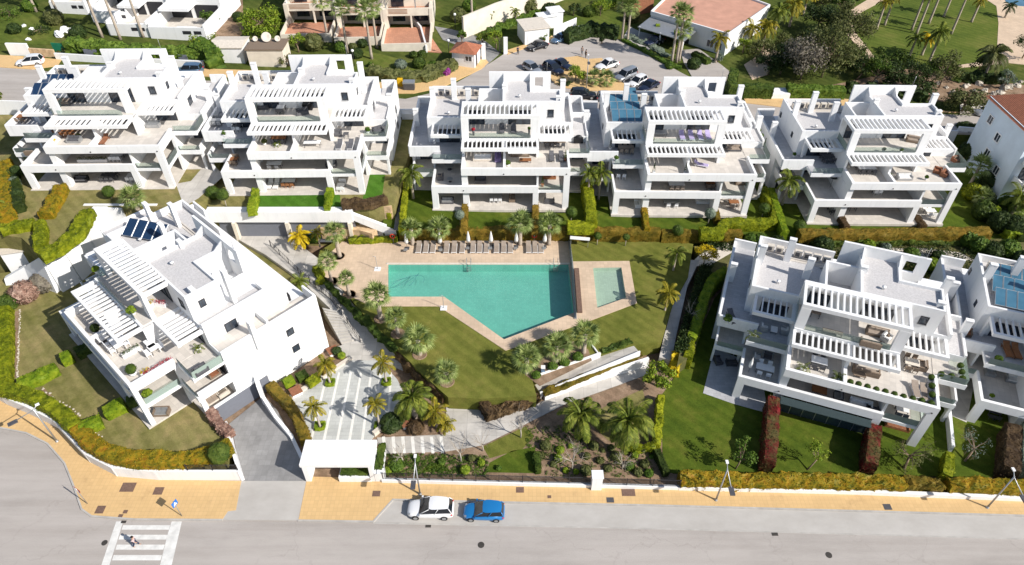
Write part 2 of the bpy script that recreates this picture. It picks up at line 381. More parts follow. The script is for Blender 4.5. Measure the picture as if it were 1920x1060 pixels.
tag(MB().quad((-700, -300, -.06), (700, -300, -.06), (700, 1100, -.06), (-700, 1100, -.06)).build('ground', 'soil'), kind='structure')
KERB_L = [(-260, 792), (0, 803), (50, 813), (90, 833), (122, 870), (140, 915), (154, 956), (172, 969), (253, 975), (417, 976)]
INNER = [(-260, 690), (0, 752), (16, 761), (59, 779), (113, 806), (172, 868), (222, 895), (300, 901), (453, 903)]
KERB_R = [(700, 979), (737, 938), (948, 943), (1240, 949), (1920, 968), (2400, 982)]
zone('road', 'asphalt', KERB_L+[(560, 977), (700, 979), (1240, 991), (1920, 1010), (2500, 1026), (2500, 1900), (-900, 1900), (-900, 780)], 0)
zone('pavement_corner', 'yellow_pavement', KERB_L+[(428, 960), (443, 958), (453, 903)]+INNER[-2::-1], 0, dz=.12)
zone('driveway_apron', 'concrete', [(453, 903), (443, 958), (428, 960), (417, 976), (560, 977), (575, 903)], 0, dz=.10)
zone('pavement', 'yellow_pavement', [(575, 903), (560, 977), (700, 979), (737, 938), (948, 943), (1240, 949), (1920, 968), (2400, 982), (2400, 950), (1920, 935), (1240, 912), (718, 898), (575, 895)], 0, dz=.12)
zone('parking_lane', 'concrete', [(700, 979), (737, 938), (948, 943), (1240, 949), (1920, 968), (2400, 982), (2500, 1026), (1920, 1010), (1240, 991)], 0, dz=.012)
def strip(mb, px, z, w_, z0, z1):
    ps = [site(a, b_, z) for a, b_ in px]
    for i in range(len(ps)-1):
        a, b_ = ps[i], ps[i+1]; dr = (b_-a); dr.z = 0; ln = dr.length; dr.normalize(); nn = Vector((-dr.y, dr.x, 0))*w_/2
        e = dr*w_*.25
        mb.prism([(q.x, q.y) for q in (a-e-nn, b_+e-nn, b_+e+nn, a-e+nn)], z0+i*.0011, z1+i*.0017)
    return mb
tag(strip(MB(), KERB_L, 0, .16, -.1, .135).build('kerb', 'kerb_stone'), kind='structure')
tag(strip(MB(), [(560, 977)]+KERB_R, 0, .16, -.1, .135).build('kerb', 'kerb_stone'), kind='structure')
tag(strip(MB(), [(700, 981), (1240, 992), (1920, 1011), (2400, 1024)], 0, .14, -.1, .020).build('gutter_line', 'kerb_stone'), kind='structure')
# zebra crossing
mb = MB()
def pq(mb, px, dz): mb.quad(*[(p.x, p.y, dz) for p in (site(a, b_, 0) for a, b_ in px)])
pq(mb, [(231, 978), (224, 1001), (205, 1060), (191, 1100), (167, 1100), (190, 1060), (210, 1001), (218, 978)][::-1], .006)
pq(mb, [(341, 978), (336, 1000), (322, 1060), (312, 1100), (288, 1100), (300, 1060), (315, 1000), (322, 978)][::-1], .006)
for k, (a, b_) in enumerate([(985, 993.5), (1003, 1012), (1021.5, 1031), (1041, 1051), (1062, 1073), (1086, 1098)]):
    l = lambda y: 231-(y-978)*.315+2; r_ = lambda y: 322-(y-978)*.275-1
    pq(mb, [(l(b_), b_), (r_(b_), b_), (r_(a), a), (l(a), a)], .006)
tag(mb.build('zebra_crossing', 'road_paint'), kind='structure')
# manhole covers
for k, (x, y, sx, sy, m_, lab) in enumerate([(241, 915, 1.35, 1.0, 'iron_cover', 'large rusty square cover in the yellow pavement of the street corner'),
    (298, 922, .9, .8, 'iron_cover', 'smaller rusty cover right of the large one on the yellow corner'), (189, 957, .8, .8, 'iron_cover', 'brown cover by the curved kerb'),
    (236, 961, .4, .35, 'iron_cover', 'small brown cover above the drain by the zebra crossing'), (227, 969, .4, .35, 'iron_cover', 'small brown cover just left of the one above the drain'),
    (232, 979, .45, .25, 'dark_iron', 'dark drain grate at the kerb where the zebra crossing starts'), (196, 1018, .55, .5, 'dark_iron', 'dark round cover in the road left of the zebra crossing'),
    (706, 927, .75, .6, 'iron_cover', 'square brown cover in the yellow pavement left of the white car'), (902, 1022, .62, .62, 'dark_iron', 'dark round cover in the road below the blue car'),
    (803, 987, .5, .25, 'dark_iron', 'dark drain grate below the white car'), (975, 920, .75, .6, 'iron_cover', 'square brown cover in the pavement right of the blue car'),
    (1030, 933, .35, .3, 'iron_cover', 'very small cover on the pavement in front of the fence'), (1144, 939, .7, .55, 'steel_dark', 'grey cover left of the wide double cover'),
    (1178, 925, 1.3, .75, 'iron_cover', 'wide brown double cover beside the white gate pillar'), (1663, 952, .72, .6, 'steel_dark', 'grey cover in the pavement between the two right lamps'),
    (1453, 1002, .55, .3, 'dark_iron', 'dark drain grate at the edge of the concrete lane'), (1554, 1041, .6, .6, 'dark_iron', 'dark worn cover in the road at the lower right')]):
    p = site(x, y, 0); hgt = .127 if y < 975 else .006
    if y in (987, 1002, 979): hgt = .022
    o = bx('manhole_cover', m_, None, -sx/2, sx/2, -sy/2, sy/2, -.02, 0) if 'round' not in lab and 'worn' not in lab else MB().lathe([(0, -.02), (sx/2, -.02), (sx/2, 0), (sx/2-.06, .004), (0, .004)], n=20, smooth=False).build('manhole_cover', m_)
    o.location = (p.x, p.y, hgt+.004); tag(o, lab, 'manhole cover', 'covers and drains in the street')
# driveway, gardens, plaza
zone('garage_driveway', 'drive_paver', [(453, 904), (436, 806), (424, 800), (495, 742), (520, 770), (560, 845), (575, 904)], 0, dz=.03)
zone('villa_garden', 'lawn_olive', [(-300, 560), (-300, 690), (0, 728), (60, 752), (118, 782), (172, 842), (218, 868), (300, 872), (425, 866), (436, 840), (430, 808), (410, 788), (396, 774), (498, 703), (598, 630), (585, 560), (540, 480), (420, 425), (330, 400), (215, 420), (60, 505), (-60, 520)], 1.55, thick=1.7)
struct('soil_bed', 'soil', [(26, 585), (36, 583), (31, 712), (8, 722), (15, 640)], 1.55, .05, .012)
struct('soil_bed', 'soil', [(80, 725), (100, 745), (140, 775), (180, 815), (196, 858), (150, 825), (110, 780), (76, 745)], 1.55, .05, .012)
struct('plaza', 'plaza_paver', [(546, 747), (655, 675), (710, 674), (745, 712), (769, 763), (702, 818), (690, 832), (572, 832)], 0, dz=.03)
mb = MB()
for t0, b0 in [(614, 583), (636, 607), (658, 632), (677, 655), (696, 679), (714, 702), (733, 728)]:
    ps = [site(a, c, 0) for a, c in ((b0-2.5, 828 if b0 < 700 else 795), (b0+2.5, 828 if b0 < 700 else 795), (t0+2, 699), (t0-2, 699))]
    mb.quad(*[(p.x, p.y, .036) for p in ps])
tag(mb.build('plaza_stripes', 'white_stripe'), kind='structure')
zone('garden_path', 'path_paver', [(707, 821), (835, 815), (837, 754), (902, 758), (915, 790), (1020, 752), (1192, 688), (1216, 678), (1216, 702), (1130, 733), (1060, 758), (980, 798), (905, 835), (838, 847), (714, 852)], 0, dz=.03)
mb = MB()
for k in range(7):
    x0 = 716+k*18; ps = [site(a, c, 0) for a, c in ((x0+3, 851), (x0+9, 850.5), (x0+6, 819), (x0, 819.5))]; mb.quad(*[(p.x, p.y, .037) for p in ps])
tag(mb.build('path_stripes', 'white_stripe'), kind='structure')
zone('shrub_garden', 'soil', [(716, 852), (838, 847), (905, 836), (980, 799), (1060, 759), (1130, 734), (1216, 703), (1250, 690), (1262, 888), (1240, 901), (718, 896)], 0, dz=.02)
struct('soil_bed', 'soil', [(760, 770), (835, 760), (834, 812), (716, 819), (765, 775)], 0, dz=.06)
# narrow lawn, ramps and walls by the pool
LAWN = [(600, 470), (640, 446), (1240, 443), (1300, 458), (1290, 520), (1262, 570), (1240, 640), (1190, 648), (1122, 664), (998, 712), (1006, 742), (905, 748), (840, 745), (790, 700), (745, 655), (690, 600), (640, 540), (592, 510)]
POOL = [(728, 497), (1066, 497), (1076, 587), (945, 637), (833, 557), (728, 557)]
KIDS = [(1112, 503), (1165, 502), (1174, 559), (1120, 578)]
DECK = [(641, 454), (1066, 450), (1070, 491), (1180, 490), (1194, 569), (1112, 600), (948, 658), (822, 575), (696, 575), (665, 560), (597, 511), (602, 492)]
zone('pool_lawn', 'lawn_pool', LAWN, 2.0, [POOL, KIDS], thick=2.2)
zone('pool_deck', 'deck_tile', DECK, 2.0, [POOL, KIDS], dz=.05, thick=.3)
def basin(px, depth, mat, nm, wet):
    ps = [site(a, b_, 2.0) for a, b_ in px]; n = len(ps); cen = sum(ps, Vector())/n
    out = [cen+(p-cen)*.998 for p in ps]
    mb = MB(); mb.add([(p.x, p.y, 2.03) for p in out]+[(p.x, p.y, 2.0-depth) for p in out], [tuple(range(2*n-1, n-1, -1))]+[(i, (i+1) % n, n+(i+1) % n, n+i) for i in range(n)])
    bm_o = mb.build(nm+'_basin', mat); tag(bm_o, kind='structure')
    a = sum(out[i].x*out[(i+1) % n].y-out[(i+1) % n].x*out[i].y for i in range(n))
    q = [(p.x, p.y, 2.0-wet) for p in (out if a > 0 else out[::-1])]
    tag(MB().quad(*q).build(nm+'_water', 'pool_water'), kind='structure')
basin(POOL, 1.15, 'pool_tile', 'pool', .06)
basin(KIDS, .5, 'pool_tile_pale', 'paddling_pool', .06)
tag(strip(MB(), [(726, 495.5), (1067, 495.5)], 2, .28, 2.0, 2.12).build('pool_coping', 'coping'), kind='structure')
struct('planting_bed', 'soil', [(983, 702), (1012, 724), (1110, 676), (1103, 656), (1075, 640), (1000, 680)], 2.0, .05, .012)
for x, y in [(635, 481), (622, 528), (655, 553), (787, 665), (838, 716), (746, 626), (714, 598)]:
    p = site(x, y, 2.0); tag(MB().lathe([(0, .02), (.75, .02), (.8, .05), (.85, .02), (.85, -.02)], n=20).build('soil_ring', 'soil', loc=(p.x, p.y, 2.03)), kind='structure')
# path from the plaza up to the pool level
slab('walkway_ramp', 'path_paver', [(402, 424, 2.05), (520, 428, 2.05), (600, 487, 2.0), (640, 541, 1.95), (700, 604, 1.2), (748, 660, .5), (768, 700, .04), (710, 676, .05), (655, 676, .05), (632, 650, .3), (668, 640, .4), (618, 578, 1.9), (560, 522, 2.05), (498, 478, 2.05)], 1.6)
mb = MB(); a = site(604, 577, 1.95); b_ = site(630, 583, 1.95); c = site(676, 646, .1); d_ = site(646, 655, .1)
for k in range(13):
    t0, t1 = k/13, (k+1)/13; z = 1.95-(1.85)*(k/12)
    mb.prism([tuple(p)[:2] for p in (a.lerp(d_, t0), b_.lerp(c, t0), b_.lerp(c, t1), a.lerp(d_, t1))], -.05, z)
st = tag(mb.build('garden_steps', 'path_paver'), 'wide pale paved steps beside the white side wall of the front left villa', 'steps')
slab('pool_ramp', 'path_paver', [(1001, 719, 0.9), (1014, 739, .9), (1199, 661, 1.9), (1187, 647, 1.97), (1125, 669, 1.5)], .9)
slab('ramp_bank', 'soil', [(1014, 740, .75), (1021, 741, .65), (1209, 674, .9), (1199, 662, 1.5)], .7)
slab('side_path', 'path_paver', [(1236, 670, 1.0), (1259, 676, 1.0), (1268, 629, 1.3), (1289, 536, 1.8), (1312, 487, 2.0), (1281, 489, 2.0), (1262, 569, 1.7), (1244, 635, 1.3)], .9)
B6P = 1.9
struct('rear_terrace', 'scrub', [(1300, 462), (1990, 445), (2050, 560), (1850, 520), (1560, 480), (1380, 470), (1342, 530), (1300, 664), (1270, 684), (1280, 630), (1299, 540), (1322, 486)], B6P, 2.0)
struct('winding_path', 'coping', [(1290, 500), (1312, 478), (1352, 462), (1362, 448), (1440, 436), (1478, 440), (1460, 452), (1400, 464), (1372, 474), (1330, 498)], B6P, .1, .03)
struct('winding_path', 'coping', [(1575, 452), (1640, 462), (1680, 466), (1730, 466), (1800, 474), (1830, 490), (1800, 488), (1720, 482), (1660, 476), (1570, 462)], B6P, .1, .03)
# front right villas garden
zone('front_lawn', 'lawn_green', [(1243, 885), (1240, 742), (1290, 675), (1340, 560), (1420, 470), (1980, 480), (2300, 900), (1262, 888)], 0, dz=.04, thick=.3)
# terraces of the back row
wslab('rear_gardens', 'lawn_green', [(-17.5, 74.0), (12, 74.0), (80, 73.2), (80, 99.2), (-17.5, 99.2)], -.3, lambda x, y: zb(x))
Z2, Z1 = 6.25, 7.1
p0, p1, p2 = site(395, 394, Z2), site(690, 391, Z2), site(738, 384, Z2)
wslab('raised_garden', 'lawn_olive', [(p0.x, p0.y), (p1.x, p1.y), (p2.x, p2.y), (p2.x+1.2, 99.1), (p0.x-3.5, 99.1), (p0.x-3.5, 80)], -.3, Z2)
q = [site(*p, Z1) for p in ((392, 372), (345, 388), (168, 389), (150, 425), (110, 458), (75, 478), (40, 446), (0, 440), (-120, 440), (-300, 380))]
wslab('raised_garden', 'lawn_olive', [(v.x, v.y) for v in q]+[(-140, 99.15), (p0.x-3.6, 99.15)], -.3, Z1)
struct('turf_lawn', 'lawn_turf', [(483, 363), (637, 362), (640, 393), (472, 393)], Z2, .02, .02)
struct('turf_lawn', 'lawn_turf', [(690, 328), (722, 326), (716, 372), (680, 374)], Z2, .02, .02)
struct('side_passage', 'drive_paver', [(768, 232), (778, 232), (752, 432), (738, 432)], zb, .05, .03)
struct('terrace_slab', 'path_paver', [(330, 345), (358, 340), (392, 300), (420, 330), (372, 372), (345, 388)], Z1, .02, .02)
# upper ground behind the villas
wslab('upper_ground', 'bright_scrub', [(-260, 99.3), (260, 99.3), (420, 700), (-420, 700)], -40, lambda x, y: zr(x)-.03)
UP = dict(z=zr)
zone('upper_road', 'asphalt', [(-120, 120), (0, 126), (60, 130), (110, 138), (330, 150), (400, 152), (560, 158), (700, 180), (760, 186), (830, 170), (905, 128), (952, 97), (1000, 86), (1060, 70), (1128, 60), (1165, 78), (1210, 100), (1280, 138), (1300, 148), (1350, 140), (1372, 135), (1375, 160), (1392, 188), (1480, 202), (1560, 206), (1800, 216), (1920, 224), (2100, 236), (2100, 300), (1400, 240), (780, 222), (-160, 230)], zr, dz=.02, thick=.3, miny=99.25)
def up(name, mat, px, dz): return struct(name, mat, px, zr, .3, dz)
up('upper_pavement', 'yellow_pavement', [(-100, 98), (60, 108), (115, 113), (108, 124), (60, 131), (0, 127), (-100, 122)], .12)
up('upper_pavement', 'yellow_pavement', [(330, 128), (560, 136), (700, 154), (700, 160), (560, 150), (330, 142)], .12)
up('upper_pavement', 'yellow_pavement', [(700, 158), (745, 150), (800, 143), (850, 128), (905, 106), (916, 118), (903, 130), (830, 164), (775, 176), (700, 176)], .12)
up('upper_pavement', 'yellow_pavement', [(945, 97), (1035, 68), (1040, 72), (952, 103)], .12)
up('traffic_island', 'yellow_pavement', [(1030, 124), (1052, 110), (1085, 106), (1100, 112), (1128, 110), (1143, 125), (1140, 140), (1180, 164), (1182, 178), (1060, 166), (1040, 158), (1028, 145)], .12)
up('upper_pavement', 'yellow_pavement', [(1392, 178), (1480, 186), (1575, 186), (1700, 196), (1720, 204), (1800, 212), (1560, 208), (1480, 204), (1398, 194)], .12)
up('upper_pavement', 'coping', [(1800, 194), (1840, 196), (1920, 206), (1920, 222), (1800, 214)], .13)
up('side_drive', 'concrete', [(1210, 100), (1240, 70), (1200, 60), (1180, 50), (1165, 78)], .06)
up('entrance_drive', 'drive_paver', [(815, 50), (845, 55), (900, 70), (938, 100), (910, 125), (900, 105), (870, 90), (830, 75)], .05)
up('side_drive', 'asphalt', [(1275, 95), (1310, 92), (1352, 122), (1372, 138), (1345, 142), (1298, 146), (1282, 118)], .07)
up('far_lawn', 'lawn_far', [(1500, -30), (1600, 18), (1596, 55), (1620, 90), (1700, 120), (1800, 130), (1880, 125), (1885, 60), (1870, 10), (1840, -10), (1820, -60), (1500, -60)], .03)
up('far_path', 'deck_tile', [(1640, -8), (1660, 0), (1618, 22), (1596, 40), (1604, 62), (1640, 108), (1630, 112), (1590, 68), (1580, 44), (1590, 22)], .06)
up('far_path', 'deck_tile', [(1850, -20), (1880, 5), (1890, 40), (1885, 120), (1800, 128), (1790, 124), (1868, 112), (1872, 44), (1868, 12), (1840, -6)], .06)
up('far_path', 'deck_tile', [(1860, -60), (2000, -60), (2000, 130), (1886, 118), (1886, 38)], .05)
up('far_pool_water', 'solar_sky', [(1872, -30), (2000, -30), (2000, 16), (1910, 12), (1886, 5)], .08)
up('garden_path', 'deck_tile', [(1395, 122), (1440, 92), (1462, 98), (1440, 140), (1410, 150)], .06)
up('dirt_slope', 'soil', [(395, 0), (455, 0), (458, 60), (440, 78), (405, 75)], .05)
up('dirt_slope', 'soil', [(1560, 160), (1700, 130), (1920, 160), (1920, 195), (1800, 192), (1650, 185)], .04)
up('grass_slope', 'lawn_far', [(-60, 10), (60, 26), (110, 60), (100, 84), (20, 84), (-60, 70)], .04)
up('club_lawn', 'lawn_far', [(840, 42), (960, 10), (975, 22), (900, 52), (858, 62)], .04)
up('club_lawn', 'lawn_far', [(670, 92), (780, 118), (850, 112), (850, 132), (800, 142), (690, 146), (640, 130)], .04)
up('club_lawn', 'lawn_far', [(1050, 28), (1160, 20), (1165, 50), (1110, 52), (1050, 45)], .04)

struct('soil_bed', 'soil', [(500, 748), (512, 722), (612, 652), (632, 650), (655, 674), (547, 746), (530, 770)], 0, .2, .12)
struct('ground_patio', 'grey_tile', [(1340, 652), (1318, 738), (1372, 757), (1440, 776), (1425, 690)], 0, .2, .07)
struct('ground_patio', 'path_paver', [(1775, 690), (1832, 690), (1812, 793), (1772, 775)], 0, .2, .06)
# ------------------------------------------------------------------ the terraced villas
K = .965
def door(root, x0, x1, z0, z1, y, n=3, name='sliding_door'):
    """glazed doors on a wall that faces -y"""
    f = MB(); t_ = .07
    for a in range(n+1):
        xx = x0+(x1-x0-t_)*a/n; f.box(xx, xx+t_, y-.07, y+.01, z0, z1)
    f.box(x0, x1, y-.075, y+.01, z1-t_, z1+.02); f.box(x0, x1, y-.075, y+.01, z0, z0+.05)
    o = f.build(name, 'dark_frame', root)
    bx('pane', 'window_glass', o, x0+.02, x1-.02, y-.03, y+.02, z0+.02, z1-.02)
    return o
def sidewin(root, y0, y1, z0, z1, x, s=1, name='window'):
    f = MB(); t_ = .07; a, b_ = (x, x+.07*s) if s > 0 else (x+.07*s, x)
    f.box(a, b_, y0, y0+t_, z0, z1).box(a, b_, y1-t_, y1, z0, z1).box(a, b_, y0, y1, z0, z0+t_).box(a, b_, y0, y1, z1-t_, z1).box(a, b_, (y0+y1)/2-.03, (y0+y1)/2+.03, z0, z1)
    o = f.build(name, 'dark_frame', root); m_ = (a+b_)/2
    bx('pane', 'window_glass', o, m_-.02, m_+.02, y0+.02, y1-.02, z0+.02, z1-.02)
def pergola(root, x0, x1, y0, y1, z, n, bh=.45, bw=.35, sh=.32, sw=.15, ends=True, band=0):
    m = MB(); m.box(x0, x1, y0, y0+bw, z-bh, z)
    if ends: m.box(x0, x0+.3, y0+bw, y1, z-bh+.05, z-.01).box(x1-.3, x1, y0+bw, y1, z-bh+.05, z-.01)
    if band: m.box(x0, x1, y1-band, y1, z-bh, z+.02)
    for k in range(n):
        x = x0+.3+(x1-x0-.6)*(k+1)/(n+1); m.box(x-sw/2, x+sw/2, y0+bw, y1-band, z-sh, z-.03)
    return m.build('pergola', 'white_render', root)
def chimney(root, x, y, z0, z1, wx=.75, wy=.45):
    m = MB(); m.box(x-wx/2, x+wx/2, y-wy/2, y+wy/2, z0, z1-.22); m.box(x-wx/2+.06, x+wx/2-.06, y-wy/2+.06, y+wy/2-.06, z1-.22, z1-.12); m.box(x-wx/2-.03, x+wx/2+.03, y-wy/2-.03, y+wy/2+.03, z1-.12, z1)
    return m.build('chimney', 'white_render', root)
def glass(root, *b):
    return MB().box(*b, eps=False).build('glass_balustrade', 'balustrade_glass', root)
def villa(label, pos, rot=0, kx=1.0, py1=4.4, p2=1.95, solar=None, depth=3.0, shade=1):
    root = thing('terraced_villa', label, 'apartment building', pos, rot, 'white terraced villas'); root.scale = (K*kx, K, K)
    W = 'white_render'
    # ---- floors
    for nm, mat, bs in (('terrace_floor', 'terrace_tile', [(-.1, 19.4, -.35, 8.5, -.3, .06), (-3, -.1, 4.7, 8.5, -.3, .055), (19.4, 22.3, 4.7, 8.5, -.3, .055)]),
                        ('terrace_floor', 'terrace_tile', [(.05, 19.3, .3, 8.5, 2.98, 3.03), (-3.1, 0, 4.6, 8.5, 2.98, 3.035), (19.4, 22.4, 4.8, 8.5, 2.98, 3.035)]),
                        ('terrace_floor', 'terrace_tile', [(4.4, 19.3, .3, 8.5, 5.88, 5.93), (19.4, 22.3, 5.1, 8.5, 5.88, 5.935)]),
                        ('terrace_floor', 'grey_tile', [(.1, 4.3, 3.6, 8.5, 5.88, 5.93), (-3.4, .05, 5.9, 8.5, 5.88, 5.935), (-3.4, -.9, 8.5, 20.4, 5.88, 5.94)]),
                        ('terrace_floor', 'terrace_tile', [(4.4, 15, 4.5, 8.5, 8.85, 8.9)])):
        for b_ in bs: bx(nm, mat, root, *b_)
    # ---- body: slabs and walls
    m = MB()
    m.box(-.9, 20.15, 8.5, 20.5, -depth, 2.9).box(-.95, 20.2, 8.52, 20.45, 2.9, 5.85)
    m.box(-3.6, -.9, 8.5, 20.5, -depth, 5.87).box(20.15, 22.5, 8.5, 20.5, -depth, 5.9)
    m.box(-3.3, 22.4, 5.0, 8.5, -depth, -.31).box(.05, 19.3, .1, 5.0, -depth, -.32)
    # storey 1 slab and frames
    m.box(.05, 19.3, .35, 8.5, 2.62, 2.97); m.box(-3.15, .05, 4.4, 8.5, 2.62, 2.97); m.box(19.35, 22.45, 4.6, 8.5, 2.62, 2.97)
    m.box(.3, 4.6, .36, 8.4, 2.55, 2.62)
    m.build('wall', W, root)
    f1 = MB().box(0, 15.05, 0, .35, 2.77, 3.86).box(0, .3, .35, 4.6, 2.77, 3.86)
    f1.box(0, .85, 0, .5, -.3, 2.77).box(14.3, 15.1, .02, .5, -.3, 2.77).build('frame', W, root)
    f2 = MB().box(4.3, 19.4, 0, .35, 5.7, 6.78).box(19.1, 19.4, .35, 4.8, 5.7, 6.78).box(18.55, 19.4, .01, .5, -.3, 5.7).box(4.3, 4.7, .35, 3.6, 5.7, 6.85)
    f2.box(19.0, 19.4, 4.5, 5.0, -.3, 5.7).build('frame', W, root)
    MB().box(15.05, 18.56, .18, .5, 2.72, 3.1).box(19.02, 19.38, .5, 4.5, 2.72, 3.1).build('slab_edge', W, root)
    glass(root, 15.2, 18.5, .3, .33, 3.1, 3.95); glass(root, 19.2, 19.23, .6, 4.4, 3.1, 3.95)
    MB().box(-3.15, 0, 4.38, 4.55, 2.62, 3.28).box(-3.2, -3.0, 4.55, 8.5, 2.62, 3.9).build('slab_edge', W, root); glass(root, -2.9, 0, 4.45, 4.48, 3.28, 4.0)
    MB().box(19.4, 22.55, 4.58, 4.78, 2.62, 3.28).box(22.3, 22.52, 4.78, 8.5, 2.62, 3.9).build('slab_edge', W, root); glass(root, 19.5, 22.3, 4.65, 4.68, 3.28, 4.0)
    for b_ in ((-3.2, -2.95, 4.7, 5.2, -.3, 2.62), (22.2, 22.5, 4.7, 5.2, -.3, 2.62)): bx('pillar', W, root, *b_)
    # cross walls
    for b_ in ((4.35, 5.2, .45, 1.4, -.3, 2.6), (4.45, 4.75, 1.4, 8.5, -.3, 2.6), (14.5, 14.8, .5, 8.5, -.3, 2.6), (4.3, 5.1, .37, 1.5, 3.0, 5.7), (4.3, 4.6, 1.5, 8.5, 3.0, 5.6), (14.8, 15.05, .36, 8.5, 3.0, 5.6), (19.1, 19.35, 5.0, 8.5, -.3, 5.6), (-.2, .05, 5.5, 8.5, -.3, 2.6), (-.2, .05, 6.0, 8.5, 3, 5.6)): bx('cross_wall', W, root, *b_)
    # storey 2
    m = MB(); m.box(4.35, 19.35, .34, 8.5, 5.55, 5.87).box(0, 4.3, 3.5, 8.5, 5.55, 5.87).box(-3.5, .02, 5.8, 8.5, 5.55, 5.87).box(19.35, 22.45, 5.0, 8.5, 5.5, 5.87)
    m.box(-.05, 4.3, 3.45, 3.62, 5.5, 6.12).box(19.4, 22.55, 4.95, 5.12, 5.5, 6.15)
    m.build('slab_edge', W, root)
    glass(root, .1, 4.25, 3.52, 3.55, 6.12, 6.95); glass(root, 19.5, 22.45, 5.02, 5.05, 6.15, 6.98); glass(root, 22.43, 22.46, 5.1, 8.4, 5.9, 6.98)
    MB().box(-3.5, .9, 5.75, 6.0, 5.2, 6.82).box(-3.65, -3.35, 6.0, 20.5, 5.5, 6.85).box(-3.65, -.9, 20.3, 20.55, 5.5, 7.15).build('parapet', W, root)
    for b_ in ((10.1, 10.45, .35, 2.5, 5.9, 6.85), (10.12, 10.43, 2.5, 8.5, 5.9, 8.5), (4.3, 4.6, 3.6, 8.5, 5.9, 8.8), (14.8, 15.05, 4.3, 8.5, 5.9, 8.8)): bx('cross_wall', W, root, *b_)
    # storey 3
    m = MB(); m.box(4.3, 15.05, 4.3, 8.5, 8.5, 8.84).box(4.35, 15.0, 4.28, 4.5, 8.45, 9.02)
    m.build('slab_edge', W, root)
    glass(root, 5.35, 13.85, 4.36, 4.39, 9.02, 9.85); glass(root, 4.36, 4.39, 4.9, 8.4, 8.9, 9.85)
    m = MB(); m.box(-.9, 20.15, 8.5, 18.3, 5.85, 8.86)                         # storey 2 rooms
    m.box(-.9, 6.6, 8.48, 8.75, 8.86, 10.0).box(-.9, -.62, 8.75, 18.3, 8.86, 10.0).box(-.88, 7.9, 18.05, 18.3, 8.86, 10.0)
    m.box(4.3, 10, 8.5, 8.8, 8.86, 12.1)                                         # tall screen behind the top pergola
    m.build('wall', W, root)
    m = MB(); m.box(6.5, 6.75, 8.8, 13.6, 8.86, 11.8).box(6.5, 10.05, 13.6, 13.85, 8.86, 11.8).build('patio_wall', W, root)
    m = MB(); m.box(10, 18.4, 8.5, 12.25, 8.86, 12.05).box(10, 14.2, 12.25, 15.6, 8.86, 12.05)
    pr = .42
    m.box(10, 18.4, 8.5, 8.72, 12.05, 12.05+pr).box(18.18, 18.4, 8.72, 12.25, 12.05, 12.05+pr).box(14.2, 18.18, 12.03, 12.25, 12.05, 12.05+pr-.003).box(10, 10.25, 8.72, 15.6, 12.05, 12.05+pr).box(13.95, 14.2, 12.03, 15.6, 12.05, 12.05+pr)
    m.build('penthouse', W, root)
    MB().box(10.24, 18.2, 8.7, 12.05, 12.0, 12.1, eps=False).box(10.24, 13.97, 12.05, 15.62, 12.0, 12.1, eps=False).build('roof', 'gravel_roof', root)
    for b_ in ((-.6, 6.5, 8.8, 16.0, 8.85, 9.12), (6.7, 9.99, 8.8, 13.6, 8.85, 9.0), (-.6, 7.9, 16.0, 18.0, 8.85, 9.1), (18.4, 19.9, 8.6, 16, 8.85, 8.95)): bx('roof', 'gravel_roof', root, *b_)
    # back wall with the framed opening, its buttresses
    m = MB(); y0, y1 = 15.62, 15.9
    m.box(7.95, 14.75, y0, y1, 5.85, 13.5).box(15.95, 17.1, y0, y1, 5.85, 13.5).box(14.75, 15.95, y0, y1, 12.7, 13.49).box(14.75, 15.95, y0, y1, 5.85, 11.2)
    for x in (10.1, 14.0): m.add([(x+dx, *p) for dx in (0, .18) for p in ((15.6, 12.4), (15.6, 13.35), (14.3, 12.4))], [(0, 1, 2), (5, 4, 3), (0, 3, 4, 1), (1, 4, 5, 2), (2, 5, 3, 0)])
    m.box(16.85, 17.1, 12.25, 15.62, 8.86, 10.3).box(14.2, 16.85, 12.28, 12.5, 12.05, 12.3)
    m.box(8.0, 10.0, 14.6, 14.8, 8.86, 11.0)
    m.build('screen_wall', W, root)
    # right side: two stepped strips
    m = MB(); m.box(19.87, 20.15, 8.5, 16.2, 8.86, 9.62).box(18.4, 19.87, 15.95, 16.2, 8.86, 9.6).box(18.4, 19.87, 8.5, 8.62, 8.86, 9.2)
    m.box(20.15, 22.5, 8.5, 14.2, 5.9, 6.88).box(22.25, 22.5, 8.5, 20.5, 6.88, 7.2).box(20.15, 22.25, 14.2, 14.45, 6.88, 7.6).box(20.15, 22.25, 20.25, 20.5, 5.9, 7.3).box(22.25, 22.5, 14.2, 20.5, 5.9, 6.9)
    m.build('parapet', W, root)
    for b_ in ((20.2, 22.2, 8.62, 14.1, 6.86, 6.93), (20.2, 22.2, 14.5, 20.2, 5.92, 6.02)): bx('roof', 'gravel_roof' if shade else 'terrace_tile', root, *b_)
    # pergolas and the fins that carry them
    pergola(root, 4.3, 15.05, py1, 8.5, 12.5, 15 if py1 < 5 else 14, bh=.5, bw=.4, sh=.38 if py1 < 5 else .2, sw=.17 if py1 < 5 else .3, band=.8 if py1 < 5 else 0)
    for b_ in ((4.3, 5.3, py1-.02, py1+.42, 8.9, 12.0), (13.95, 15.05, py1-.02, py1+.42, 8.9, 12.0)): bx('pergola_post', W, root, *b_)
    pergola(root, 4.3, 15.05, p2, 4.29, 8.78, 16 if py1 < 5 else 14, bh=.45, bw=.32, sh=.32 if py1 < 5 else .2, sw=.17 if py1 < 5 else .26)
    pergola(root, -.2, 4.28, 5.5, 8.48, 8.82, 5, bh=.45, bw=.35, sw=.13)
    pergola(root, 15.06, 19.9, 5.6, 8.48, 8.82, 6, bh=.5, bw=.35, sh=.32 if py1 < 5 else .2, sw=.15 if py1 < 5 else .28)
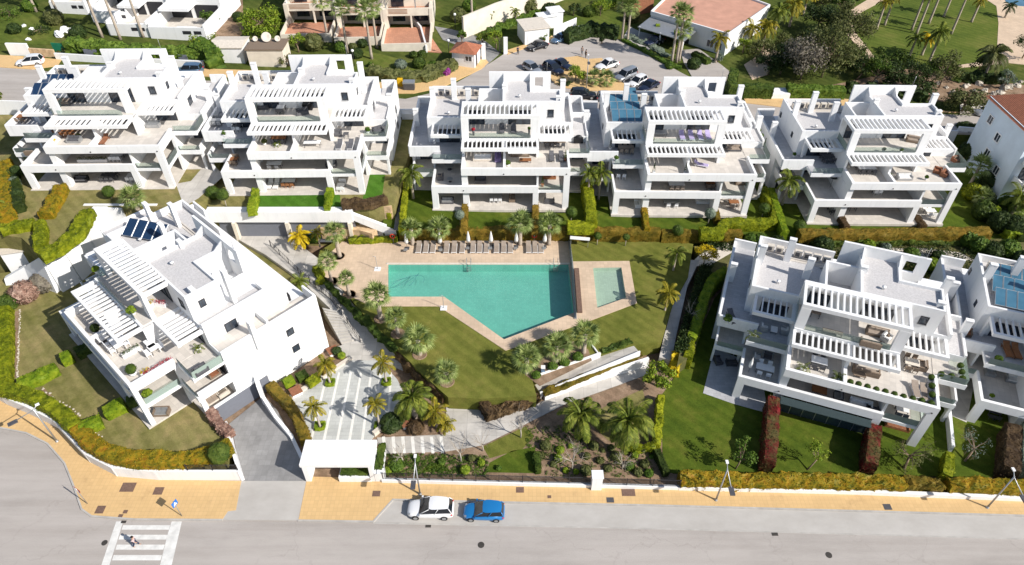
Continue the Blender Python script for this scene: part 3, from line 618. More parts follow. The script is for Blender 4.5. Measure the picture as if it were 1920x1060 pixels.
    for b_ in ((-.2, .1, 8.0, 8.5, 5.9, 8.4), (15.7, 15.95, 8.2, 8.5, 5.9, 8.4)): bx('pillar', W, root, *b_)
    for c in ((-.45, 13.8, 8.9, 12.0), (2.6, 15.6, 9, 12.5), (4.9, 13.0, 9, 12.2), (18.75, 13.0, 8.9, 13.6), (-3.15, 13.3, 5.9, 8.8), (22.45, 12.4, 5, 9.0), (10.3, 12.6, 12.1, 13.0), (18.0, 9.6, 12.1, 12.8)): chimney(root, *c)
    # openings
    door(root, 10.8, 14.0, 8.9, 11.1, 8.5, 3); door(root, 5.2, 7.4, 8.9, 11.1, 8.5, 2)
    door(root, .7, 3.7, 5.93, 8.1, 8.5, 3); door(root, 5.4, 9.3, 5.93, 8.1, 8.5, 4); door(root, 11.2, 14.2, 5.93, 8.1, 8.5, 3); door(root, 16.1, 18.9, 5.93, 8.1, 8.5, 3); door(root, 20.3, 22.0, 3.03, 5.2, 8.5, 2)
    for z in (.06, 3.03):
        for a, b_, n in ((.8, 3.8, 3), (5.6, 9.4, 4), (10.6, 13.9, 3), (15.8, 18.7, 3), (-2.4, -.6, 2)): door(root, a, b_, z, z+2.2, 8.5, n)
    for a, b_ in ((16.45, 17.3),):
        o = door(root, a, b_, 10.1, 11.2, 8.5, 1, 'window'); bx('sill', 'metal_grey', o, a-.05, b_+.05, 8.38, 8.5, 10.02, 10.09)
    sidewin(root, 11.2, 11.8, 7.3, 8.1, -.9, -1); sidewin(root, 17.2, 17.8, 7.3, 8.1, -.9, -1)
    sidewin(root, 15.9, 16.8, 3.9, 4.9, 22.5); sidewin(root, 16.0, 16.9, 1.1, 2.1, 22.5); sidewin(root, 10.6, 12.0, 7.0, 8.2, 20.15); sidewin(root, 9.6, 10.3, 10.2, 11.2, 18.4)
    # air conditioners in a row on the back of the roof
    for k in range(7):
        if solar == 'blue' and k < 5: continue
        x = .1+k*1.08; o = bx('air_conditioner', 'coping', root, x, x+.85, 16.5, 17.0, 9.35, 10.1)
        bx('fan_grille', 'steel_dark', o, x+.12, x+.6, 16.47, 16.51, 9.45, 9.95)
    MB().box(-.5, 7.8, 16.0, 16.15, 9.1, 9.35).box(-.5, 7.8, 15.7, 16.0, 9.1, 9.2).build('plant_plinth', 'terrace_tile', root)
    if solar:
        rows = {'sky': [(0, 4, 9.7), (0, 4, 12.05), (0, 4, 14.4), (3, 4, 16.6)], 'blue': [(0, 4, 11.0)], 'grey': [(0, 2, 9.6), (0, 4, 12.4)]}[solar]
        for a, b_, y in rows:
            for k in range(a, b_):
                x = (-2.5 if solar == 'blue' else .1)+k*1.12 - (.8 if solar == 'grey' else 0); w_, l_ = 1.04, 2.1
                if solar == 'blue': l_ = 2.3
                vs = [(x, y, 9.55), (x+w_, y, 9.55), (x+w_, y+l_, 10.35), (x, y+l_, 10.35)]
                if solar == 'blue':
                    ca_, sa_ = cos(R(29)), sin(R(29)); X0 = (k)*1.32
                    vs = [(-.2+u_*ca_-v_*sa_, 9.9+u_*sa_+v_*ca_, z_) for u_, v_, z_ in ((X0, 0, 9.5), (X0+1.24, 0, 9.5), (X0+1.24, 2.1, 10.5), (X0, 2.1, 10.5))]
                mb = MB(); mb.add(vs+[(p[0], p[1], p[2]-.06) for p in vs], [(0, 1, 2, 3), (7, 6, 5, 4), (0, 4, 5, 1), (1, 5, 6, 2), (2, 6, 7, 3), (3, 7, 4, 0)])
                o = mb.build('solar_panel', 'solar_sky' if solar == 'sky' else 'solar_blue', root)
                f = MB()
                for p, q_ in ((0, 1), (1, 2), (2, 3), (3, 0)): f.tube([vs[p], vs[q_]], .03, 4, smooth=False)
                f.tube([(vs[3][0], vs[3][1], 9.15), vs[3]], .025, 4).tube([(vs[2][0], vs[2][1], 9.15), vs[2]], .025, 4)
                f.build('panel_frame', 'metal_grey', o)
    return root
V = {}
V['far_left'] = villa('white terraced villa at the far left of the back row with grey solar panels', (-65.28, 78.32, Z1), .02, 1.03, py1=5.2, solar='grey', depth=4)
V['turf'] = villa('white terraced villa of the back row standing above the bright turf lawn', (-38.87, 78.26, Z2), .02)
V['pool'] = villa('white terraced villa of the back row straight behind the row of pool umbrellas', (-10.94, 78.16, 3.92))
V['solar'] = villa('white terraced villa with sky blue solar panels and lilac loungers', (13.87, 77.75, 3.35), -.01, solar='sky')
V['right'] = villa('white terraced villa at the right end of the back row with brown seats', (41.09, 77.0, 2.45), -.01)
V['front_left'] = villa('white terraced villa at the lower left with a garage door under its blank side wall', (-51.84, 56.36, 1.71), -.74, 1.05, py1=5.6, p2=1.6, solar='blue', shade=0)
V['front_right'] = villa('large white villa at the lower right with clipped ball bushes along its terrace', (24.36, 48.33, -.15), -.36, 1.0)
pb = site(1811, 790, .0)
V['edge'] = villa('white terraced villa cut off by the right picture edge with light blue solar panels', (pb.x, pb.y, -.15), -.36, solar='sky')

MB().box(22.52, 22.62, 5.6, 12.2, -1.78, .75).build('garage_door', 'garage_door', V['front_left'])
bx('door_lintel', 'white_render', V['front_left'], 22.5, 22.75, 5.4, 12.4, .75, .95)
# small marks that give the plain walls scale: rain pipes, wall lamps and vents on every villa
for v_ in V.values():
    for x, y in ((4.29, .2), (19.41, .2), (15.06, -.01)): pass
    for x in (10.2, 18.9, 4.5): MB().lathe([(0, 0), (.09, 0), (.09, .05), (0, .06)], n=8).build('wall_lamp', 'dark_iron', v_, loc=(x, -.02, 5.95 if x > 4.6 else 3.2)).rotation_euler = (R(90), 0, 0)
    for x, y in ((12.4, 10.4), (2.0, 11.0)): MB().lathe([(0, 0), (.16, 0), (.16, .3), (.22, .32), (.22, .4), (0, .42)], n=10).build('roof_vent', 'white_render', v_, loc=(x, y, 12.1 if x > 9 else 9.12))
    MB().tube([(9.95, 8.45, 9.0), (9.95, 8.45, 12.0)], .05, 6).build('rain_pipe', 'white_paint', v_)
    o = MB().tube([(16.5, 15.7, 13.5), (16.5, 15.7, 15.0)], .025, 5).build('aerial', 'metal_grey', v_)

MB().box(-3.2, -.92, 8.6, 14.6, 5.9, 9.05).box(-3.2, -2.95, 8.6, 14.6, 9.05, 9.5).box(-3.2, -.9, 14.4, 14.62, 9.05, 9.5).build('wall', 'white_render', V['front_left'])
bx('roof', 'gravel_roof', V['front_left'], -2.95, -.9, 8.7, 14.4, 9.06, 9.12)
# ------------------------------------------------------------------ plants
def rv(rnd): 
    v = Vector((rnd.gauss(0, 1), rnd.gauss(0, 1), rnd.gauss(0, 1))); return v.normalized()
def leafq(mb, p, n_, s, rnd, fold=True):
    a = n_.cross(rv(rnd)); 
    if a.length < .05: a = Vector((1, 0, 0))
    a.normalize(); b_ = n_.cross(a).normalized()
    mb.add([p-a*s*.5, p-b_*s*.28, p+a*s*.5, p+b_*s*.28], [(0, 1, 2, 3)])
def chaikin(ps, it=2):
    for _ in range(it):
        q = [ps[0]]
        for a, b_ in zip(ps, ps[1:]): q += [a.lerp(b_, .25), a.lerp(b_, .75)]
        ps = q+[ps[-1]]
    return ps
def hedge(label, px, z, h, w_, mat, name='hedge', cat='hedge', group=None, leaf=.15, dens=44, smooth=0, seed=1, taper=.0, rough=.06, base=None, w2=None):
    """px: top centre line in survey pixels (or world points as Vectors); z: ground level"""
    rnd = random.Random(seed)
    zf = z if callable(z) else (lambda x: z)
    ps = []
    for p in px:
        if isinstance(p, Vector): ps.append(Vector((p.x, p.y, 0)))
        else: q = site(p[0], p[1], (lambda x: zf(x)+h)); ps.append(Vector((q.x, q.y, 0)))
    if smooth: ps = chaikin(ps, smooth)
    st = .4; pts = [ps[0]]
    for a, b_ in zip(ps, ps[1:]):
        n = max(1, int((b_-a).length/st))
        pts += [a.lerp(b_, k/n) for k in range(1, n+1)]
    o0 = sum(pts, Vector())/len(pts); oz = zf(o0.x)
    cs = []; nw = max(2, int(w_/.35)); nh = max(2, int(h/.35)); r_ = min(.22, w_*.2, h*.3)
    prof = [(-.5, k/nh) for k in range(nh)]+[(-.5+.06, .985)]+[(-.5+k/nw, 1) for k in range(1, nw)]+[(.5-.06, .985)]+[(.5, k/nh) for k in range(nh-1, -1, -1)]
    mb = MB(); m = len(prof); N = len(pts); vs = []
    for i, p in enumerate(pts):
        t_ = (pts[min(i+1, N-1)]-pts[max(i-1, 0)]).normalized(); nn = Vector((-t_.y, t_.x, 0))
        ww = w_ if w2 is None else w_+(w2-w_)*i/(N-1)
        for a, c in prof:
            x = p+nn*(a*ww*(1-taper*c)); zz = zf(x.x)+c*h
            j = noise.noise(Vector((x.x*.9, x.y*.9, zz*.9)))*rough*2.2
            k = Vector((rnd.uniform(-1, 1), rnd.uniform(-1, 1), rnd.uniform(-1, 1) if c > .05 else 0))*rough
            q = Vector((x.x, x.y, zz))+k+Vector((nn.x*a*2*j, nn.y*a*2*j, j*1.3 if c > .5 else 0))
            vs.append((q.x-o0.x, q.y-o0.y, q.z-oz))
    fs = []
    for i in range(N-1): fs += [(i*m+k, (i+1)*m+k, (i+1)*m+k+1, i*m+k+1) for k in range(m-1)]
    fs += [tuple(range(m))[::1], tuple((N-1)*m+k for k in range(m-1, -1, -1))]
    mb.add(vs, fs)
    core = list(fs[:-2])
    V3 = [Vector(v) for v in vs]
    for f in core:
        a, b_, c, d_ = (V3[i] for i in f); nn = (c-a).cross(d_-b_); ar = nn.length/2
        if ar < 1e-5: continue
        nn.normalize(); nn = -nn if nn.z < -.3 else nn
        k = ar*dens; k = int(k)+(rnd.random() < k-int(k))
        for _ in range(k):
            u, v_ = rnd.random(), rnd.random(); p = a.lerp(b_, u).lerp(d_.lerp(c, u), v_)
            leafq(mb, p+nn*rnd.uniform(-.02, .09), (nn*.7+rv(rnd)*.8).normalized(), leaf*rnd.uniform(.6, 1.4), rnd)
    # closed ends get leaves too
    for e, s_ in ((0, -1), (N-1, 1)):
        t_ = (pts[min(1, N-1)]-pts[0]).normalized() if e == 0 else (pts[-1]-pts[-2]).normalized(); nn = Vector((-t_.y, t_.x, 0)); c0 = pts[e]
        for _ in range(int(w_*h*dens)):
            p = c0+nn*rnd.uniform(-.5, .5)*w_+t_*s_*rnd.uniform(0, .08); leafq(mb, Vector((p.x-o0.x, p.y-o0.y, zf(p.x)-oz+rnd.random()*h)), (t_*s_+rv(rnd)*.7).normalized(), leaf, rnd)
    o = mb.build(name, mat, loc=(o0.x, o0.y, oz)); tag(o, label, cat, group); return o
def blob_mesh(name, r_, mat, leaf=.14, dens=45, seed=1, squash=1.0, parent=None, c=(0, 0, 0), rough=.08, fill=.93):
    rnd = random.Random(seed); mb = MB(); n, k = 14, 9; pr = []
    vs = []
    for i in range(k+1):
        th = pi*i/k
        for j in range(n):
            ph = 2*pi*j/n; v = Vector((sin(th)*cos(ph), sin(th)*sin(ph), cos(th)*squash)); q = v*r_*fill*(1+rnd.uniform(-rough, rough)); vs.append((q.x+c[0], q.y+c[1], q.z+c[2]))
    mb.add(vs, [(i*n+j, (i+1)*n+j, (i+1)*n+(j+1) % n, i*n+(j+1) % n) for i in range(k) for j in range(n)])
    for _ in range(int(4*pi*r_*r_*dens)):
        v = rv(rnd); p = Vector((v.x*r_, v.y*r_, v.z*r_*squash))*rnd.uniform(.93, 1.05)+Vector(c); leafq(mb, p, (v+rv(rnd)*.7).normalized(), leaf*rnd.uniform(.6, 1.4), rnd)
    return mb.build(name, mat, parent)
def bush(label, px, z, r_, mat='leaf_green', squash=.75, name='bush', cat='bush', group=None, seed=1, leaf=.16, dens=40):
    p = site(px[0], px[1], z); o = blob_mesh(name, r_, mat, leaf, dens, seed, squash, c=(0, 0, r_*squash*.8), rough=.16); o.location = p
    return tag(o, label, cat, group)
def standard_tree(label, px, z, h, r_, mat='leaf_dark', group=None, seed=1, lean=0):
    """clipped ball on a thin stem; px is where the stem meets the ground"""
    p = site(px[0], px[1], z); t_ = thing('topiary_tree', label, 'topiary', p, 0, group)
    MB().tube([(0, 0, -.05), (.03, .02, h*.5), (lean, 0, h)], [.07, .055, .05], 7).build('trunk', 'pale_bark', t_)
    blob_mesh('crown', r_, mat, .12, 60, seed, .95, t_, (lean, 0, h)); return t_
def fan_crown(seed, R_=1.6, n=32, blades=8, mat='palm_fan'):
    rnd = random.Random(seed); mb = MB(); ga = 2.39996
    for i in range(n):
        f = i/(n-1); az = i*ga+rnd.uniform(-.25, .25); el = R(78)-f*R(100)+rnd.uniform(-.12, .12)
        L = R_*rnd.uniform(.34, .52)*(1 if f < .75 else .85); dr = Vector((cos(az)*cos(el), sin(az)*cos(el), sin(el)))
        p0 = dr*.06; p1 = p0+dr*L+Vector((0, 0, -.06*L*f*2)); sd = dr.cross(Vector((0, 0, 1))).normalized() if abs(dr.z) < .99 else Vector((1, 0, 0)); up_ = sd.cross(dr)
        w_ = .018; mb.add([p0-sd*w_, p0+sd*w_, p1+sd*w_, p1-sd*w_], [(0, 1, 2, 3)])
        bl = R_*rnd.uniform(.50, .64)
        for b_ in range(blades):
            a = (b_/(blades-1)-.5)*R(108); d2 = (dr*cos(a)+sd*sin(a)).normalized(); d3 = (d2+Vector((0, 0, -.18-.3*f))).normalized()
            s2 = d2.cross(up_).normalized(); wv = bl*.066; l2 = bl*(1-.25*abs(a)/R(75))
            q = p1+d2*l2*.42; mb.add([p1, q-s2*wv+up_*.012, p1+d3*l2, q+s2*wv+up_*.012], [(0, 1, 2, 3)])
    return mb
def feather_crown(seed, R_=2.2, n=16, leafl=22, mat=None, droop=1.0, up_el=75, lw=.055, ll=.26, lowel=-8):
    rnd = random.Random(seed); mb = MB()
    for i in range(n):
        f = i/max(1, n-1); az = i*2.39996+rnd.uniform(-.25, .25); el = R(up_el+(lowel-up_el)*f+rnd.uniform(-6, 6)); L = R_*rnd.uniform(.85, 1.1)
        p = Vector((0, 0, 0)); dr = Vector((cos(az)*cos(el), sin(az)*cos(el), sin(el))); side = Vector((-sin(az), cos(az), 0)); pts = [p.copy()]; N = 8
        for k in range(N):
            dr = (dr+Vector((0, 0, -.17*droop*(1+k*.22)))).normalized(); p = p+dr*L/N; pts.append(p.copy())
        for k in range(N):
            w_ = .035*(1-k/N)+.008; mb.add([pts[k]-side*w_, pts[k]+side*w_, pts[k+1]+side*w_*.8, pts[k+1]-side*w_*.8], [(0, 1, 2, 3)])
        for j in range(leafl):
            u = .12+.86*j/(leafl-1); x = u*N; k = min(N-1, int(x)); q = pts[k].lerp(pts[k+1], x-k); t_ = (pts[k+1]-pts[k]).normalized(); un_ = side.cross(t_)
            ln = L*ll*(sin(pi*min(1, u*.85+.13)))**.6*rnd.uniform(.85, 1.1)
            for s_ in (-1, 1):
                d2 = (side*s_+t_*.55+Vector((0, 0, -.35*droop-.1))+un_*.15).normalized(); w_ = lw*R_/2.2*rnd.uniform(.9, 1.2)
                mb.add([q-t_*w_, q+d2*ln*.5-t_*w_*.2+un_*.02, q+d2*ln, q+d2*ln*.5+t_*w_*1.5], [(0, 1, 2, 3)])
    return mb
_pc = {}
def palm(label, base, z, h, kind='fan', R_=1.5, group=None, seed=0, trunk=(.30, .2), lean=(0, 0), mat=None, bark='palm_bark', name='palm_tree', skirt=False):
    """base: pixel where the trunk meets the ground; h trunk height"""
    p = site(base[0], base[1], z) if not isinstance(base, Vector) else base
    t_ = thing(name, label, 'palm tree', p, (seed*1.7) % 6.28, group); ca, sa = cos(-t_.rotation_euler.z), sin(-t_.rotation_euler.z)
    lx, ly = lean[0]*ca-lean[1]*sa, lean[0]*sa+lean[1]*ca
    key = (kind, seed % 4, mat, R_ > 2.7)
    m_ = mat or {'fan': 'palm_fan', 'feather': 'palm_feather'}[kind]
    if key not in _pc:
        mb = fan_crown(seed % 4+3, 1.0) if kind == 'fan' else feather_crown(seed % 4+11, 1.0, n=(22 if R_ > 2.7 else 15), leafl=(30 if R_ > 2.7 else 22), lw=(.036 if R_ > 2.7 else .055))
        o = mb.build('crown', m_, t_); _pc[key] = o.data
    else:
        o = bpy.data.objects.new('crown', _pc[key]); C.objects.link(o); o.parent = t_
    o.scale = (R_, R_, R_); o.location = (lx, ly, h)
    n = 7; pts = [(lx*(k/n)**1.5, ly*(k/n)**1.5, -.1+(h+.1)*k/n) for k in range(n+1)]
    rr = [trunk[0]+(trunk[1]-trunk[0])*k/n+(.05 if k == 0 else 0) for k in range(n+1)]; rr[-1] *= 1.15
    MB().tube(pts, rr, 10).build('trunk', bark, t_)
    if kind == 'feather' and h > 2 and trunk[1] < .2: MB().tube([(lx, ly, h-.45), (lx, ly, h+.1)], [trunk[1]*1.1, trunk[1]*.6], 8).build('crownshaft', 'palm_feather', t_)
    return t_
def tree(label, base, z, h, crown_r, mat='leaf_green', clumps=12, lpc=90, leaf=.26, group=None, seed=1, spread=.8, name='tree', bare=0, trunk_r=.14, lean=(0, 0), flat=.8, fork=.35, bark='bark', cat='tree'):
    rnd = random.Random(seed); p = site(base[0], base[1], z) if not isinstance(base, Vector) else base
    t_ = thing(name, label, cat, p, 0, group); top = Vector((lean[0], lean[1], h*fork))
    tr = MB(); tr.tube([(0, 0, -.1), top*.5+Vector((.05, 0, 0)), top], [trunk_r*1.2, trunk_r, trunk_r*.85], 8); lv = MB()
    cen = Vector((lean[0], lean[1], h-crown_r*flat))
    for i in range(clumps):
        for _ in range(20):
            d_ = rv(rnd)
            if d_.z > -.55: break
        c = cen+Vector((d_.x*crown_r*spread, d_.y*crown_r*spread, d_.z*crown_r*flat*spread))*rnd.uniform(.55, 1.05)
        mid = top.lerp(c, .5)+rv(rnd)*crown_r*.08; tr.tube([top+rv(rnd)*trunk_r*.3, mid, c], [trunk_r*.55, trunk_r*.35, trunk_r*.12], 5, cap=False)
        if bare:
            for _ in range(bare):
                e = c+(rv(rnd)+d_*.6)*crown_r*.42; tr.tube([mid.lerp(c, rnd.random()), e], [trunk_r*.2, trunk_r*.05], 4, cap=False)
                if rnd.random() < .6: tr.tube([c.lerp(e, .5), e+rv(rnd)*crown_r*.2], [trunk_r*.1, trunk_r*.04], 3, cap=False)
        cr = crown_r*rnd.uniform(.28, .45)
        for _ in range(lpc):
            v = rv(rnd); q = c+Vector((v.x, v.y, v.z*.8))*cr*rnd.random()**.45; leafq(lv, q, (v+rv(rnd)*.8+Vector((0, 0, .3))).normalized(), leaf*rnd.uniform(.6, 1.35), rnd)
    tr.build('trunk', bark, t_)
    if lpc: lv.build('crown', mat, t_)
    return t_
def poprow(fn, rows, **k):
    for r_ in rows: fn(*r_, **k)
def dup(o, loc, label, rz=None, group=None):
    c = copy_tree(o); c.location = loc; c['label'] = label
    if rz is not None: c.rotation_euler = (0, 0, rz)
    if group: c['group'] = group
    return c
# ------------------------------------------------------------------ walls, fences, hedges and trees around the villas
def wall(label, px, z, w_, h, mat='white_render', name='garden_wall', z0=None, cat='wall', group=None, parent=None):
    """px: foot line of the wall"""
    ps = [site(a, b_, z) if not isinstance(a, Vector) else a for a, b_ in px]; mb = MB(); zf = z if callable(z) else (lambda x: z)
    for i in range(len(ps)-1):
        a, b_ = ps[i].copy(), ps[i+1].copy(); za, zc = a.z, b_.z; a.z = b_.z = 0; dr = (b_-a).normalized(); nn = Vector((-dr.y, dr.x, 0))*w_/2; e = dr*w_*.35
        c = [a-e-nn, b_+e-nn, b_+e+nn, a-e+nn]; hh = h+i*.002
        mb.add([(q.x, q.y, (z0 if z0 is not None else zz-.3)) for q, zz in zip(c, (za, zc, zc, za))]+[(q.x, q.y, zz+hh) for q, zz in zip(c, (za, zc, zc, za))],
               [(3, 2, 1, 0), (4, 5, 6, 7), (0, 1, 5, 4), (1, 2, 6, 5), (2, 3, 7, 6), (3, 0, 4, 7)])
    return tag(mb.build(name, mat, parent), label, cat, group)
def slope_wall(label, pts, w_, mat='white_render', cat='wall', name='garden_wall', low=None):
    """pts: (px,py,ground z,height)"""
    ps = [(site(a, b_, z), h) for a, b_, z, h in pts]; mb = MB()
    for (a, h0), (b_, h1) in zip(ps, ps[1:]):
        d_ = (b_-a); d_.z = 0; d_.normalize(); nn = Vector((-d_.y, d_.x, 0))*w_/2; e = d_*w_*.3
        mb.add([a-e-nn-Vector((0, 0, .5)), b_+e-nn-Vector((0, 0, .5)), b_+e+nn-Vector((0, 0, .5)), a-e+nn-Vector((0, 0, .5)), a-e-nn+Vector((0, 0, h0)), b_+e-nn+Vector((0, 0, h1)), b_+e+nn+Vector((0, 0, h1)), a-e+nn+Vector((0, 0, h0))],
               [(3, 2, 1, 0), (4, 5, 6, 7), (0, 1, 5, 4), (1, 2, 6, 5), (2, 3, 7, 6), (3, 0, 4, 7)])
    return tag(mb.build(name, mat), label, cat)
def railing(label, px, z, h, zb0=0, gap=.13, group=None, px2=None):
    ps = [site(a, b_, z) if len(px[0]) == 2 else None for a, b_ in px] if len(px[0]) == 2 else [site(*p) for p in px]
    r = thing('fence', label, 'fence', ps[0], 0, group); o = ps[0]; m = MB(); pm = MB(); rm = MB()
    for a, b_ in zip(ps, ps[1:]):
        L = (b_-a).length; up_ = Vector((0, 0, 1))
        for hh in (.08, h-.04): rm.tube([a-o+up_*(zb0+hh), b_-o+up_*(zb0+hh)], .025, 5)
        n = int(L/gap) if gap else 0
        for k in range(n):
            q = a.lerp(b_, (k+.5)/n)-o; m.box(q.x-.012, q.x+.012, q.y-.012, q.y+.012, q.z+zb0+.08, q.z+zb0+h-.04, eps=False)
        k = max(1, int(L/2.2))
        for j in range(k+1):
            q = a.lerp(b_, j/k)-o; pm.box(q.x-.035, q.x+.035, q.y-.035, q.y+.035, q.z+zb0-.05, q.z+zb0+h+.03)
    if m.v: tag(m.build('bars', 'dark_frame', r))
    pm.build('posts', 'dark_frame', r); rm.build('rails', 'dark_frame', r); return r
# --- street front
wall('low white wall along the yellow pavement under the black fence', [(719, 904), (1115, 914), (1274, 918)], 0, .3, .55)
wall('long low white wall in front of the orange hedge along the street', [(1274, 918), (1600, 926), (1920, 939), (2300, 949)], 0, .35, .6)
wall('curved white wall around the corner garden of the lower left villa', [(-200, 712), (0, 749), (16, 758), (59, 776), (113, 803), (172, 866), (222, 892), (300, 899), (452, 899)], 0, .3, 1.55)
slope_wall('low white wall dropping beside the garage driveway left side', [(456, 900, 0, 1.6), (438, 840, 0, 2.0), (432, 812, 0, 1.9)], .3)
railing('black metal fence on the low white wall in front of the shrub garden', [(720, 904), (1110, 913)], 0, 1.15, .5)
railing('short black metal fence right of the white gate pillar', [(1124, 914), (1272, 918)], 0, 1.15, .5)
railing('dark railing on the corner wall below the round topiary', [(352, 882), (446, 882)], 1.55, .9, .05)
p = site(1117, 914, 0)
t_ = thing('gate_pillar', 'square white pillar standing in the black street fence', 'pillar', p); MB().box(-.5, .5, -.4, .4, -.1, 2.2).build('post', 'white_render', t_); MB().box(-.56, .56, -.46, .46, 2.2, 2.32).build('cap', 'white_render', t_)
# entrance pavilion with flat white roof
e0 = site(575, 905, 0); e1 = site(702, 905, 0); 
t_ = thing('entrance_pavilion', 'flat roofed white entrance pavilion beside the garage driveway', 'gatehouse', (e0.x, e0.y, 0)); Lx = e1.x-e0.x
MB().box(-.1, Lx+.25, -.05, 2.85, 2.75, 3.15).build('roof', 'white_render', t_)
MB().box(.0, .5, .05, 2.7, 0, 2.75).build('wall', 'white_render', t_)
MB().box(Lx-.3, Lx+.1, .05, 2.7, 0, 2.76).build('wall', 'white_render', t_)
MB().box(3.3, Lx-.3, 2.4, 2.6, 0, 2.7).build('wall', 'cream_render', t_)
MB().box(3.3, Lx-.3, .0, 1.2, .1, .85).build('planter', 'white_render', t_)
g = MB()
for k in range(20): g.box(.6+k*.13, .63+k*.13, 1.5, 1.54, .1, 2.2, eps=False)
g.box(.5, 3.25, 1.48, 1.56, 2.15, 2.22).build('gate', 'steel_dark', t_)
hedge('narrow clipped green strip in the planter of the white entrance pavilion', [Vector((e0.x+3.5, e0.y+.62, 0)), Vector((e0.x+Lx-.5, e0.y+.62, 0))], .85, .3, .8, 'hedge_green', 'planter_hedge', 'hedge', seed=3)
t_ = thing('planter', 'tall white planter with trailing greenery right of the entrance pavilion', 'planter', (e1.x+.15, e1.y, 0)); MB().box(0, .9, .05, .9, -.1, 1.5).box(.05, .6, .9, 3.2, -.1, 1.3).build('box', 'white_render', t_)
o = hedge(None, [Vector((.35, .5, 0)), Vector((.35, 3.4, 0))], 0, .45, .7, 'hedge_green', 'trailing_plant', 'plant', seed=4); o.location.z = 1.35; o.parent = t_; del o['category']
# hedges of the street side
G1 = 'orange street hedge'
hedge('long clipped orange and amber hedge above the low white street wall', [(1276, 893), (1500, 896), (1640, 899), (1700, 901)], 0, 1.55, 1.3, 'hedge_orange', seed=5, rough=.09, dens=50, base=0)
hedge('orange hedge section with green shoots beside the lime column', [(1700, 901), (1745, 903), (1768, 904)], 0, 1.35, 1.3, 'hedge_amber', seed=6, rough=.12)
hedge('duller orange hedge running to the right edge of the street wall', [(1782, 903), (1850, 905), (1920, 908), (2100, 913)], 0, 1.55, 1.3, 'hedge_orange', seed=7, rough=.09)
hedge('bright yellow green hedge curving round the far left garden corner', [(-120, 698), (2, 722), (60, 738), (102, 762), (140, 796)], 1.5, 1.2, 1.5, 'hedge_yellow', smooth=1, seed=8, dens=50)
hedge('orange brown hedge curving along the corner wall to the round topiary', [(142, 798), (175, 832), (213, 850), (262, 857), (330, 857), (395, 848), (432, 830)], 1.5, 1.15, 1.6, 'hedge_orange', smooth=2, seed=9, dens=50)
hedge('upright yellow green hedge along the left picture edge beside the stone strip', [(6, 572), (8, 640), (4, 712)], 1.5, 1.2, 1.3, 'hedge_yellow', seed=10)
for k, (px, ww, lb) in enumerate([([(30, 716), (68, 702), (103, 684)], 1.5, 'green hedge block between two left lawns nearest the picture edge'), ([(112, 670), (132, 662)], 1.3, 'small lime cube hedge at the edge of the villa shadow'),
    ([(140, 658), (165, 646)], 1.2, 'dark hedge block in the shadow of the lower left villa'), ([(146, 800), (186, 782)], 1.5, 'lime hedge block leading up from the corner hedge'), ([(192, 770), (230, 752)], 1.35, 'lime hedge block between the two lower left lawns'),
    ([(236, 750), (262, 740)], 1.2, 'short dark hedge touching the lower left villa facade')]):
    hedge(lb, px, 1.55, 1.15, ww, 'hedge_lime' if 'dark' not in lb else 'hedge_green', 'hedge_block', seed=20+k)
hedge('pinkish brown shrub hedge between the corner lawn and the driveway', [(392, 768), (408, 790), (428, 812)], 1.55, 1.0, 1.0, 'hedge_pink', seed=27, rough=.14, leaf=.2)
p = site(414, 862, 1.55); standard_tree('large round clipped tree at the corner of the driveway', (416, 862), 1.55, 1.1, 1.15, 'hedge_green', seed=3)
hedge('hedge turning from dark green to yellow beside the garage driveway', [(506, 718), (524, 738), (548, 762), (562, 790), (572, 822)], .35, 1.1, 1.1, 'hedge_amber', smooth=1, seed=28)
slope_wall('white curved retaining wall of the garage driveway', [(497, 756, 0, 1.4), (520, 790, 0, .9), (548, 822, 0, .5), (566, 860, 0, .35)], .35)
slope_wall('short tall white wall closing the garage side', [(497, 757, 0, 3.0), (493, 742, 0, 3.4)], .4)
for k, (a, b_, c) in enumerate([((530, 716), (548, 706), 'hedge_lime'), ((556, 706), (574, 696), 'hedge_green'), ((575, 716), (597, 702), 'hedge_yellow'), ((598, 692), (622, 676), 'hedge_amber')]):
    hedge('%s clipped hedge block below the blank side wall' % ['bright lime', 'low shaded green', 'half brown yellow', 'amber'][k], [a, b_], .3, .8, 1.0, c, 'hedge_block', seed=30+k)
wall('pale low seat wall between the plaza and the hedge blocks', [(547, 746), (657, 674)], 0, .5, .3, 'coping', 'seat_wall')
wall('pale seat wall at the lower right of the striped plaza', [(769, 764), (703, 815)], 0, .45, .5, 'coping', 'seat_wall')
bush('dark ball bush beside the red roofed lantern near the steps', (632, 662), .3, .6, 'leaf_dark', seed=2); bush('bright green low bush at the top corner of the plaza', (641, 670), .2, .5, 'leaf_bright', seed=3)
# hedges by the ramp
hedge('thin dark hedge between the two white ramp walls', [(1019, 735), (1110, 699), (1203, 662)], .9, .45, .8, 'hedge_amber', seed=40)
hedge('brown leafless hedge along the path below the pool lawn', [(924, 768), (975, 752), (1010, 738)], 0, 1.3, .9, 'hedge_brown', seed=41, rough=.14, leaf=.22)
hedge('short brown hedge returning beside the litter bins', [(905, 748), (920, 772)], 0, 1.6, .8, 'hedge_brown', seed=42, rough=.14, leaf=.22)
hedge('loose brown hedge between the lawn palms and the plaza', [(745, 655), (790, 700), (838, 738)], 0.4, 1.3, .9, 'hedge_brown', seed=43, rough=.2, leaf=.18, dens=30)
slope_wall('upper white wall beside the ramp to the pool', [(999, 720, .9, 1.25), (1124, 670, 1.45, .75)], .22)
slope_wall('short white wall end pointing at the right bed palm', [(1122, 665, 2, .2), (1109, 647, 2, .2)], .15)
